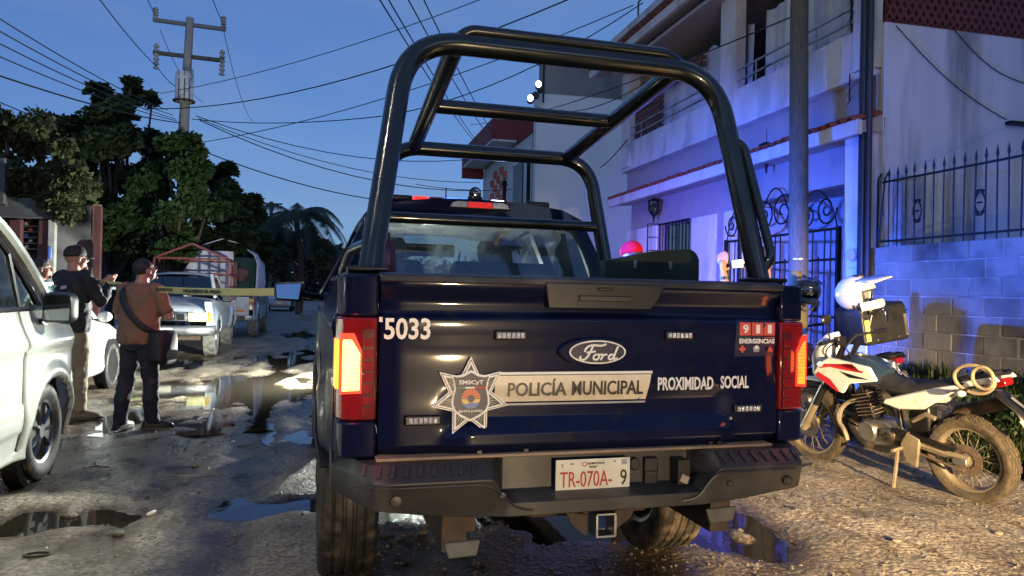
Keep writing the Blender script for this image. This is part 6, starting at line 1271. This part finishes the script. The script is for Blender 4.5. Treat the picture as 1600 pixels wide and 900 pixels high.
def cable(label, a, c, sag=.3, r=.012, grp=GRP):
    a, c = Vector(a), Vector(c); L_ = max(10, int((c-a).length)); o = MB().tube([a+(c-a)*t+Vector((0, 0, -4*sag*t*(1-t))) for t in rng(0, 1, L_+1)], r, 5, cap=False).build('overhead_cable', K['wire']); tag(o, label, 'cable', grp); return o
for i, (x0, y0, x1, y1, D0) in enumerate(((-60, -8, 262, 172, 9), (-60, 15, 270, 180, 9.5), (-60, 38, 275, 186, 10), (-60, 62, 277, 189, 10.5), (-60, 98, 280, 192, 11), (-40, 140, 120, 195, 12))):
    cable(('topmost', 'second', 'third', 'fourth', 'fifth', 'lowest')[i]+' cable of the bundle fanning from the upper left corner', PT(x0, y0, D0), PT(x1, y1, 21.8 if i < 5 else 19), .12, .011 if i != 4 else .016)
cable('cable from the top edge to the left end of the lower crossarm', PT(120, -50, 12), PT(245, 104), .1, .012); cable('cable from the left end of the lower crossarm to the transformer', PT(246, 105), PT(284, 140), .1, .012)
cable('cable reaching the left insulator of the top crossarm from above', PT(215, -40, 15), PT(243, 24), .05, .012); cable('cable reaching the right insulator of the top crossarm from above', PT(318, -40, 15), PT(349, 38), .05, .012)
cable('faint cable dropping from the top crossarm to the right of the pole', PT(349, 46), PT(396, 190, 34), .5, .010); cable('faint cable dropping from the top crossarm left of the pole', PT(250, 46), PT(318, 160, 34), .4, .010)
cable('highest cable rising from the pole across the open sky', PT(250, 146), PT(800, -20, 15), .25, .010); cable('dark cable crossing behind the roll cage towards the upper right', PT(225, 170), PT(905, -8, 13), .55, .014)
cable('cable sagging level across the sky right of the pole', PT(300, 186), PT(610, 180, 17), .15, .012); cable('cable rising behind the roll cage to the house roof', PT(610, 180, 17), PT(1005, 4, 16), .35, .012)
cable('upper of three long cables from pole to red trimmed house', PT(306, 181, 22), PT(760, 246, 27), .6, .014); cable('middle of three long cables from pole to red trimmed house', PT(310, 185, 22), PT(750, 285, 27), .5, .012); cable('lower of three long cables from pole to red trimmed house', PT(312, 188, 22), PT(745, 298, 27), .55, .016)
cable('thick cable dropping from the green tree towards the truck roof', PT(312, 234, 20), PT(640, 318, 24), .25, .016); cable('cable rising from the pole past the cage brace to the house eave', PT(318, 222, 21), PT(990, 8, 15.6), .35, .011)
for i, (x0, x1, y1) in enumerate(((575, 742, 222), (590, 752, 230), (622, 765, 215), (648, 778, 222))): cable(('leftmost', 'second', 'third', 'rightmost')[i]+' of four cables descending behind the cage from the top edge', PT(x0, -30, 9+i*.4), PT(x1, y1, 29), .12, .011, 'cables descending behind the roll cage')
cable('cable from the tall pale building to the balcony', PT(735, 195, 30), PT(1252, 20, 9.4), .3, .011); cable('sagging cable in front of the tall pale building', PT(835, 165, 23.5), PT(1000, 135, 16), .35, .012); cable('short hanging cable at the corner of the house', PT(938, 262, 20), PT(980, 218, 16.3), .05, .014)
cable('cable low behind the truck roof antenna', PT(650, 288, 26), PT(800, 296, 26), .1, .012)
# ---------------------------------------------------------------- motorcycles
def bike(name, label, loc, rz, lean, pal, box=False):
    r = thing(name, label, 'motorcycle', loc, (0, radians(lean), rz)); W1, W2_, W3 = pal['body'], pal['accent'], pal['tank']
    def wheel(y, R, w, rim, sty, nm):
        t = tyre_mesh(R, rim+.004, w, sty, None, 120).build('wheel', pal['tyre'], r, ang=30); t.location = (0, y, R)
        MB().lathe([(rim+.012, -w*.38), (rim-.006, -w*.34), (rim-.016, -w*.1), (rim-.016, w*.1), (rim-.006, w*.34), (rim+.012, w*.38), (rim+.004, 0)], n=44, closed=True).build('rim', K['mudrim'], t)
        b = MB()
        for q in range(32):
            a = 2*pi*q/32; s = 1 if q % 2 else -1; o = .35*(1 if (q//2) % 2 else -1); b.tube([(s*.035, .045*cos(a+o), .045*sin(a+o)), (s*.008, (rim-.014)*cos(a), (rim-.014)*sin(a))], .0028, 4)
        tag(b.build('spokes', K['mudrim'], t), kind='stuff')
        MB().lathe([(.03, -.055), (.052, -.05), (.052, -.03), (.038, -.02), (.038, .02), (.052, .03), (.052, .05), (.03, .055)], n=24).build('hub', K['mudrim'], t)
        MB().lathe([(.06, 0), (.115, 0), (.115, .004), (.06, .004)], (-.062, 0, 0), 'x', 30, closed=True).build('brake_disc' if nm else 'sprocket', K['steel'] if nm else K['rust'], t); return t
    wheel(0, .312, .125, .225, 'knob', 0); fw = wheel(1.39, .345, .088, .265, 'knob', 1)
    fk = lambda t, x: (x, 1.39-.43*t, .345+.68*t)       # along the fork
    for s in (-1, 1):
        MB().tube([fk(-.05, s*.085), fk(.42, s*.085)], [.034, .030], 10).build('fork_lower', K['mudrim'], r); MB().tube([fk(.35, s*.085), fk(1.08, s*.085)], .024, 10).build('fork_tube', K['blackp'], r); MB().tube([fk(.30, s*.085), fk(.55, s*.085)], .034, 10).build('fork_boot', K['blackp'], r)
        MB().tube(smooth_path([(s*.07, -.02, .315), (s*.085, .25, .36), (s*.07, .55, .40)], 2), .026, 6, sq=(1.25, .8)).build('swing_arm', K['mudrim'] if s < 0 else K['rust'], r)
    MB().box((-.105, .02, .31), (.02, .10, .05)).build('axle_block', K['steel'], r, bev=.005)
    MB().prism([(.03, .405), (.50, .47), (.52, .44), (.05, .375)], -.125, -.095, 'x').build('chain_guard', K['blackp'], r); MB().tube([(-.10, .0, .245), (-.10, .48, .33)], .010, 5).build('chain', K['rust'], r)
    MB().loft([[(.06*cos(a)*1.1, y+.0, z+.02*sin(a)) for a in rng(0, pi, 7)] for y, z in ((1.02, .70), (1.15, .735), (1.32, .745), (1.5, .725), (1.68, .685), (1.78, .64))], closed=False).build('front_fender', W1, r, ang=60).modifiers.new('s', 'SOLIDIFY').thickness = .008
    MB().prism([(1.18, .70), (1.30, .73), (1.45, .71), (1.42, .68), (1.25, .69)], -.05, .05, 'x').build('inner_fender', K['blackp'], r)
    # headlight cowl
    MB().loft([[(x*w_, y, z0+(z1-z0)*t+.0) for x, t in ((-1, .1), (-.8, .0), (.8, .0), (1, .1), (.95, .7), (.45, 1), (-.45, 1), (-.95, .7))] for y, w_, z0, z1 in ((1.26, .095, .80, 1.02), (1.22, .115, .77, 1.08), (1.12, .12, .80, 1.16), (1.06, .08, .88, 1.17))]).build('headlight_cowl', W1, r, bev=.01)
    MB().ell((0, 1.265, .86), (.085, .022, .06)).build('headlight', K['clear'], r)
    for s in (-1, 1):
        MB().prism([(1.20, .84), (1.10, .95), (1.02, .985), (.66, .935), (.60, .83), (.86, .78), (.915, .695), (.95, .70), (1.14, .80)], s*.125, s*.165, 'x').build('shroud', W1, r, bev=.012)
        MB().prism([(1.12, .885), (1.14, .92), (.92, .925), (.70, .90), (.72, .885), (.90, .895), (1.02, .905), (.88, .945), (.80, .95)], s*.160, s*.1665, 'x').build('shroud_stripe', W2_, r); MB().prism([(1.165, .815), (1.14, .855), (1.02, .80), (.945, .715), (.965, .705), (1.08, .77)], s*.160, s*.168, 'x').build('shroud_edge', W2_, r)
        MB().prism([(.93, .88), (.70, .845), (.66, .835), (.84, .835)], s*.160, s*.167, 'x').build('shroud_vent', K['blackp'], r)
        MB().prism([(.58, .655), (.56, .70), (.14, .835), (-.02, .875), (-.04, .85), (.10, .76), (.24, .66), (.44, .63)], s*.115, s*.140, 'x').build('side_panel', W1, r, bev=.012)
        MB().prism([(.12, .855), (-.26, .955), (-.29, .925), (-.20, .895), (.06, .815)], s*.085, s*.11, 'x').build('tail_fairing', W1, r, bev=.01)
        MB().tube([(s*.20, .05-.13, .84), (s*.10, .05-.13, .85)], .012, 6).build('signal_stem', K['blackp'], r); MB().ell((s*.215, -.09, .838), (.030, .035, .024)).build('rear_signal', K['clear'], r); MB().ell((s*.21, 1.08, .93), (.032, .026, .024)).build('front_signal', K['clear'], r)
        MB().tube([(s*.02, 1.0, 1.05), (s*.12, .97, 1.13), (s*.38, .90, 1.14)], .012, 8).build('handlebar', K['blackp'], r); MB().tube([(s*.27, .925, 1.14), (s*.40, .895, 1.14)], .018, 8).build('grip', K['blackp'], r); MB().tube([(s*.22, .96, 1.13), (s*.37, .97, 1.12)], .007, 5).build('lever', K['steel'], r)
        MB().tube([(s*.23, .94, 1.14), (s*.27, .92, 1.28)], .007, 5).build('mirror_stem', K['blackp'], r); MB().ell((s*.29, .91, 1.32), (.06, .018, .04)).build('mirror', K['blackp'], r)
        MB().tube([(s*.12, .45, .33), (s*.24, .45, .33)], .014, 6).build('footpeg', K['mudrim'], r)
    MB().loft([[(x*w_, y, z0+(z1-z0)*t) for x, t in ((-1, .0), (1, .0), (1.05, .5), (.7, .95), (0, 1.02), (-.7, .95), (-1.05, .5))] for y, w_, z0, z1 in ((1.06, .07, .84, .93), (.95, .125, .80, 1.0), (.75, .135, .79, .985), (.60, .10, .80, .90))]).build('fuel_tank', W3, r, ang=50); MB().lathe([(.035, 0), (.035, .012), (0, .014)], (0, .86, .995), 'z', 16).build('fuel_cap', K['steel'], r)
    MB().loft([[(x*w_, y, z0+(z1-z0)*t) for x, t in ((-1, .0), (1, .0), (1.04, .6), (.8, .95), (0, 1.03), (-.8, .95), (-1.04, .6))] for y, w_, z0, z1 in ((.70, .085, .80, .90), (.52, .115, .755, .835), (.30, .125, .76, .835), (.10, .12, .81, .885), (-.12, .10, .86, .935), (-.20, .08, .88, .935))]).build('seat', K['seat'], r, ang=50)
    MB().prism([(-.22, .86), (-.30, .885), (-.285, .935), (-.20, .92)], -.05, .05, 'x').build('tail_light', K['redlens'], r, bev=.008)
    MB().loft([[(x, y, z) for x in (-.07, 0, .07)] for y, z in ((.0, .80), (-.22, .83), (-.36, .72), (-.46, .56))], closed=False).build('rear_fender', K['blackp'], r).modifiers.new('s', 'SOLIDIFY').thickness = .01
    MB().box((0, -.42, .62), (.16, .008, .11), rot=(radians(-35), 0, 0)).build('plate', K['plate'] if not box else K['greyink'], r); MB().tube([(0, -.30, .80), (.03, -.46, .66), (.05, -.52, .52), (.02, -.50, .50)], .010, 5).build('plate_bracket', K['steel'], r)
    b = MB()
    for s in (-1, 1): b.tube(round_path([(s*.10, .08, .86), (s*.11, -.05, .93), (s*.10, -.26, .965), (0, -.30, .965)], .05), .010, 6)
    b.tube([(-.10, -.12, .955), (.10, -.12, .955)], .010, 6); b.tube([(-.10, -.2, .962), (.10, -.2, .962)], .010, 6); b.build('rear_rack', K['blackp'], r)
    # frame, engine
    for P in ([(0, .52, .38), (0, .55, .74), (0, .98, .92)], [(0, 1.0, .90), (0, .93, .50), (0, .80, .30), (0, .5, .32)], [(-.07, .55, .74), (-.08, .1, .82), (-.06, -.2, .9)], [(.07, .55, .74), (.08, .1, .82), (.06, -.2, .9)]): MB().tube(smooth_path(P, 1), .019, 8).build('frame_tube', K['blackp'], r)
    en = MB().loft([[(x, .52+.34*u, .30+.20*v) for u, v in ((0, .2), (.15, 0), (.8, 0), (1, .25), (1, .7), (.75, 1), (.2, 1), (0, .7))] for x in (-.10, -.06, .06, .10)]).build('engine', K['steel'], r, bev=.02)
    MB().lathe([(0, -.03), (.070, -.028), (.085, -.008), (.085, .02)], (-.115, .74, .41), 'x', 22).build('generator_cover', K['steel'], en); MB().lathe([(0, -.02), (.05, -.018), (.056, .01)], (-.115, .58, .40), 'x', 18).build('sprocket_cover', K['steel'], en)
    for q in range(3): MB().box((-.137, .58+.022*cos(q*2.1), .40+.022*sin(q*2.1)), (.006, .018, .018)).build('cover_hole', K['blackp'], en)
    b = MB(); b.box((0, .80, .60), (.12, .11, .24), rot=(radians(-14), 0, 0)); cy = b.build('cylinder', K['blackp'], r, bev=.01)
    for q in range(7): MB().box((0, .775+.0075*q, .525+.027*q), (.16, .155, .008), rot=(radians(-14), 0, 0)).build('cooling_fin', K['rust'], cy)
    MB().tube(smooth_path([(-.03, .86, .64), (-.06, 1.0, .58), (-.12, 1.02, .45), (-.13, .95, .38), (-.13, .93, .30)], 2), .018, 8).build('crash_bar', K['mudrim'], r)
    MB().tube(smooth_path([(.05, .87, .66), (.1, .98, .5), (.13, .85, .33), (.13, .45, .38), (.14, .1, .58), (.14, -.2, .70)], 2), [.022]*12+[.045]*30, 8).build('exhaust', K['rust'], r) if False else MB().tube([(.05, .87, .66), (.1, .98, .5), (.13, .85, .33), (.13, .45, .38), (.14, .20, .56), (.14, .15, .60), (.14, -.22, .74)], [.022, .022, .022, .022, .03, .05, .05], 10).build('exhaust', K['rust'], r)
    MB().box((0, .34, .56), (.11, .16, .2)).build('air_box', K['blackp'], r, bev=.02); MB().tube([(0, .30, .48), (0, .38, .72)], .035, 10).build('shock_absorber', K['rust'], r); MB().tube([(-.10, .36, .55), (-.12, .24, .62), (-.12, .17, .60)], .018, 6).build('passenger_peg_bracket', K['mudrim'], r)
    MB().tube([(-.10, .50, .33), (-.17, .48, .18), (-.25, .46, .03)], .015, 6).build('side_stand', K['mudrim'], r); MB().box((-.265, .47, .022), (.06, .07, .012)).build('stand_foot', K['mudrim'], r)
    MB().prism([(.30, .42), (.40, .46), (.46, .36), (.42, .22), (.34, .2)], -.13, -.10, 'x').build('peg_plate', K['mudrim'], r, bev=.006)
    MB().box((0, 1.03, 1.10), (.10, .05, .07)).build('instrument', K['blackp'], r, bev=.01)
    for P in ([(-.10, .97, 1.12), (-.14, 1.10, 1.02), (-.06, 1.05, .90)], [(.08, .97, 1.12), (.06, 1.12, 1.05), (.02, 1.04, .9)], [(-.12, .97, 1.12), (-.10, .85, 1.02), (-.06, .8, .7)]): MB().tube(smooth_path(P, 2), .006, 5).build('control_cable', K['blackp'], r)
    return r
mz = gz(4.62, 4.36)
RZB = radians(13.5)
bike('trail_motorcycle', 'white and red trail motorcycle with muddy wheels right of the truck', (4.52, 4.36, mz-.01), RZB, -8, dict(body=mat('white_bike_plastic', (.66, .66, .62), .3, 0, .05, 6, coat=.3, dirt=(.45, .40, .30), damt=.12, ds=6), accent=mat('red_bike_graphic', (.45, .02, .03), .35), tank=mat('navy_tank_paint', (.02, .035, .06), .25, 0, .1, 4, coat=.6), tyre=K['mud']))
hs_ = thing('coiled_hose', 'beige hose coiled round the rear rack of the white motorcycle', 'hose', (4.52, 4.36, mz), (0, radians(-8), RZB))
HOS = mat('beige_hose', (.26, .20, .125), .6, 0, .2, 10)
MB().tube([(-.14-.01*sin(a), -.14+.135*cos(a), .92+.10*sin(a)) for a in rng(0, 2*pi, 33)[:-1]], .013, 8, closed=True).build('hose_loop', HOS, hs_); MB().tube([(-.155, -.21+.070*cos(a), .94+.075*sin(a)) for a in rng(0, 2*pi, 29)[:-1]], .012, 8, closed=True).build('hose_loop', HOS, hs_)
mz2 = gz(5.12, 5.95)
bike('dark_motorcycle', 'dark motorcycle with black top case behind the white one', (5.10, 6.0, mz2-.01), radians(12), -7, dict(body=K['blackp'], accent=mat('dark_purple_trim', (.03, .01, .05), .25, 0, .1, 5, coat=.5), tank=mat('dark_purple_paint', (.02, .01, .04), .2, 0, .1, 4, coat=.7), tyre=K['rubber']), box=True)
cs = thing('top_case', 'black top case with reflective strips on the dark motorcycle', 'case', YP(1366, 502, 6.05)-Vector((0, 0, .19)), (0, radians(-10), radians(-4)))
MB().loft([rring(y, hw, 0, zt, .04, .02) for y, hw, zt in ((-.20, .235, .34), (-.17, .25, .36), (.17, .25, .36), (.20, .235, .34))]).build('case_body', K['blackp'], cs, bev=.01)
MB().box((0, 0, .27), (.506, .406, .008)).build('lid_seam', K['inkblk'], cs)
for x, m_, w_, h_ in ((-.19, 'yellow', .045, .20), (.21, 'decal', .028, .20)): MB().box((x, -.204, .14), (w_, .006, h_)).build('reflector', mat('yellow_reflector', (.62, .62, .12), .3) if m_ == 'yellow' else K['steel'], cs)
MB().box((.02, -.208, .255), (.035, .014, .12)).build('latch', K['chrome'], cs, bev=.004); MB().box((.02, -.210, .315), (.07, .014, .03)).build('latch', K['chrome'], cs, bev=.004)
for x in (-.22, -.1, .12, .22): MB().lathe([(0, -.006), (.008, -.005), (.008, 0)], (x, -.204, .04), 'y', 8).build('rivet', K['steel'], cs)
# helmets
def helmet(name, label, loc, rot, shell, s=1.0, visor=True):
    r = thing(name, label, 'helmet', loc, rot); r.scale = (s, s, s)
    def f(u, v): a = u; e = v; return (.125*cos(a)*cos(e), .150*sin(a)*cos(e)-.0, .135*sin(e))
    b = MB().grid(lambda a, e: f(a, e), rng(0, 2*pi, 33), rng(-.95, pi/2, 18), keep=lambda a, e: not (e < .12 and e > -.75 and abs(((a-pi/2+pi) % (2*pi))-pi) < 1.05)); o = b.build('shell', shell, r, ang=60); m = o.modifiers.new('s', 'SOLIDIFY'); m.thickness = .02; m.offset = -1
    MB().ell((0, 0, 0), (.108, .13, .118)).build('liner', K['seat'], r) if False else None
    MB().grid(lambda a, e: tuple(Vector(f(a, e))*.88), rng(0, 2*pi, 25), rng(-.95, pi/2, 12), keep=lambda a, e: abs(((a-pi/2+pi) % (2*pi))-pi) > .9 or e > .05).build('liner', K['seat'], r)
    MB().loft([[(x, .10+.11*(1-(x/.125)**2)*1+t, .075-.02*(x/.125)**2+dz) for x in rng(-.115, .115, 9)] for t, dz in ((-.03, .03), (.06, .0), (.075, -.004))], closed=False).build('peak', shell, r, ang=60).modifiers.new('s', 'SOLIDIFY').thickness = .008
    MB().tube([(.125*cos(a)*.92, .165*sin(a), -.105) for a in rng(.35, pi-.35, 12)], .026, 8, sq=(1.3, .8)).build('chin_bar', shell, r)
    for q in (-1, 1): MB().box((q*.05, .055, .128), (.03, .04, .012), rot=(radians(-22), 0, 0)).build('vent', K['blackp'], r, bev=.003); MB().tube([(q*.10, 0, -.08), (q*.06, .03, -.17), (0, .04, -.19)], .008, 4).build('chin_strap', K['seat'], r)
    if visor: MB().grid(lambda a, e: tuple(Vector(f(a, e))*1.02), rng(pi/2-1.0, pi/2+1.0, 15), rng(-.55, .10, 6)).build('visor', K['dglass'], r, ang=180)
    return r
helmet('white_helmet', 'white motocross helmet hung on the handlebar of the white motorcycle', YP(1337, 458, 5.35), (radians(12), radians(8), radians(-150)), mat('white_helmet_shell', (.48, .49, .48), .25, 0, .04, 5, coat=.5, dirt=(.35, .35, .33), damt=.1), 1.12, False)
helmet('blue_helmet', 'dark blue helmet hung on the dark motorcycle behind the truck corner', YP(1261, 455, 6.6), (radians(5), radians(-8), radians(150)), mat('dark_blue_helmet_shell', (.006, .010, .030), .2, 0, .25, 5, coat=.9), 1.1)
oj = tag(MB().loft([ering((.03*sin(3*z), .02*cos(4*z), -z), .06+.06*z*(1+.2*sin(9*z)), .04+.03*z, 14) for z in rng(0.02, .62, 12)]).build('olive_jacket', mat('olive_cloth', (.11, .095, .045), .85, 0, .2, 6, bump=.3, bs=14), ang=180), 'olive jacket hanging behind the dark blue helmet', 'jacket'); oj.location = YP(1245, 420, 6.8); wrinkle(oj, .08, .03)
# ---------------------------------------------------------------- litter, stones, twigs on the road
random.seed(3)
def onr(px, py): g = GP(px, py); return Vector((g.x, g.y, gz(g.x, g.y)))
for px, py, lab in ((300, 746, 'thin pale bent wire lying on the road left of the truck wheel'),): 
    p = onr(px, py); tag(MB().tube([p+Vector((t*.42-.2, -.05*sin(3*t)+.12*(t-.5)**2, .012+.006*sin(5*t))) for t in rng(0, 1, 18)], .004, 5).build('bent_wire', K['mudrim']), lab, 'wire')
for px, py, lab in ((375, 746, 'forked dark twig at the end of the bent wire'), (155, 735, 'dark broken twig in the shade near the van wheel'), (390, 695, 'thin stick lying near the puddle left of the truck')):
    p = onr(px, py); a = random.uniform(-.5, .5); t_ = thing('twig', lab, 'twig', p, a); MB().tube([(-.12, 0, .012), (-.03, .01, .02), (.08, -.01, .015)], [.004, .006, .005], 5).build('stem', K['bark'], t_); MB().tube([(-.02, .01, .02), (.04, .06, .03)], [.005, .002], 5).build('side_twig', K['bark'], t_); MB().tube([(.02, 0, .018), (.09, -.05, .02)], [.004, .002], 5).build('side_twig', K['bark'], t_)
p = onr(58, 872); tag(MB().tube([p+Vector((.06*cos(a), .03*sin(a), .012)) for a in rng(0, 2*pi, 21)[:-1]], .007, 6, closed=True).build('rubber_ring', K['mud']), 'flattened muddy ring lying at the lower left', 'ring')
for px, py, s, lab in ((365, 690, .020, 'small white scrap on the road in front of the puddle'), (237, 805, .030, 'pale curled scrap on the road at lower left'), (375, 800, .028, 'pale scrap at the edge of the puddle beside the truck wheel'), (312, 655, .03, 'white scrap behind the shoes of the man in brown'), (235, 603, .04, 'white crumpled scrap by the large puddle')):
    p = onr(px, py); b = MB().ell((0, 0, s*.4), (s, s*.7, s*.5), 8, 6); b.mapv(lambda x, y, z: (x+.3*s*sin(40*y), y, z+.25*s*sin(60*x+30*y))); o = tag(b.build('paper_scrap', K['decal'], ang=20), lab, 'litter'); o.location = p
for px, py, s, lab in ((185, 835, .035, 'loose flat stone at the lower left of the road'), (110, 805, .04, 'loose stone in the dark puddle by the van'), (305, 728, .03, 'dark loose stone above the bent wire'), (1120, 745, .025, 'loose stone right of the truck bumper'), (660, 838, .03, 'loose stone under the truck bumper'), (1400, 855, .028, 'flat loose stone at the lower right'), (1560, 840, .026, 'orange brown stone near the motorcycle rear wheel')):
    p = onr(px, py); b = MB().ell((0, 0, s*.3), (s, s*.8, s*.5), 10, 7); b.mapv(lambda x, y, z: (x*(1+.15*sin(70*z)), y*(1+.2*sin(50*x)), z)); o = tag(b.build('loose_stone', mat('road_stone', (.15, .125, .095), .8, 0, .3, 20, bump=.3) if 'road_stone' not in bpy.data.materials else bpy.data.materials['road_stone'], ang=25), lab, 'stone'); o.location = p
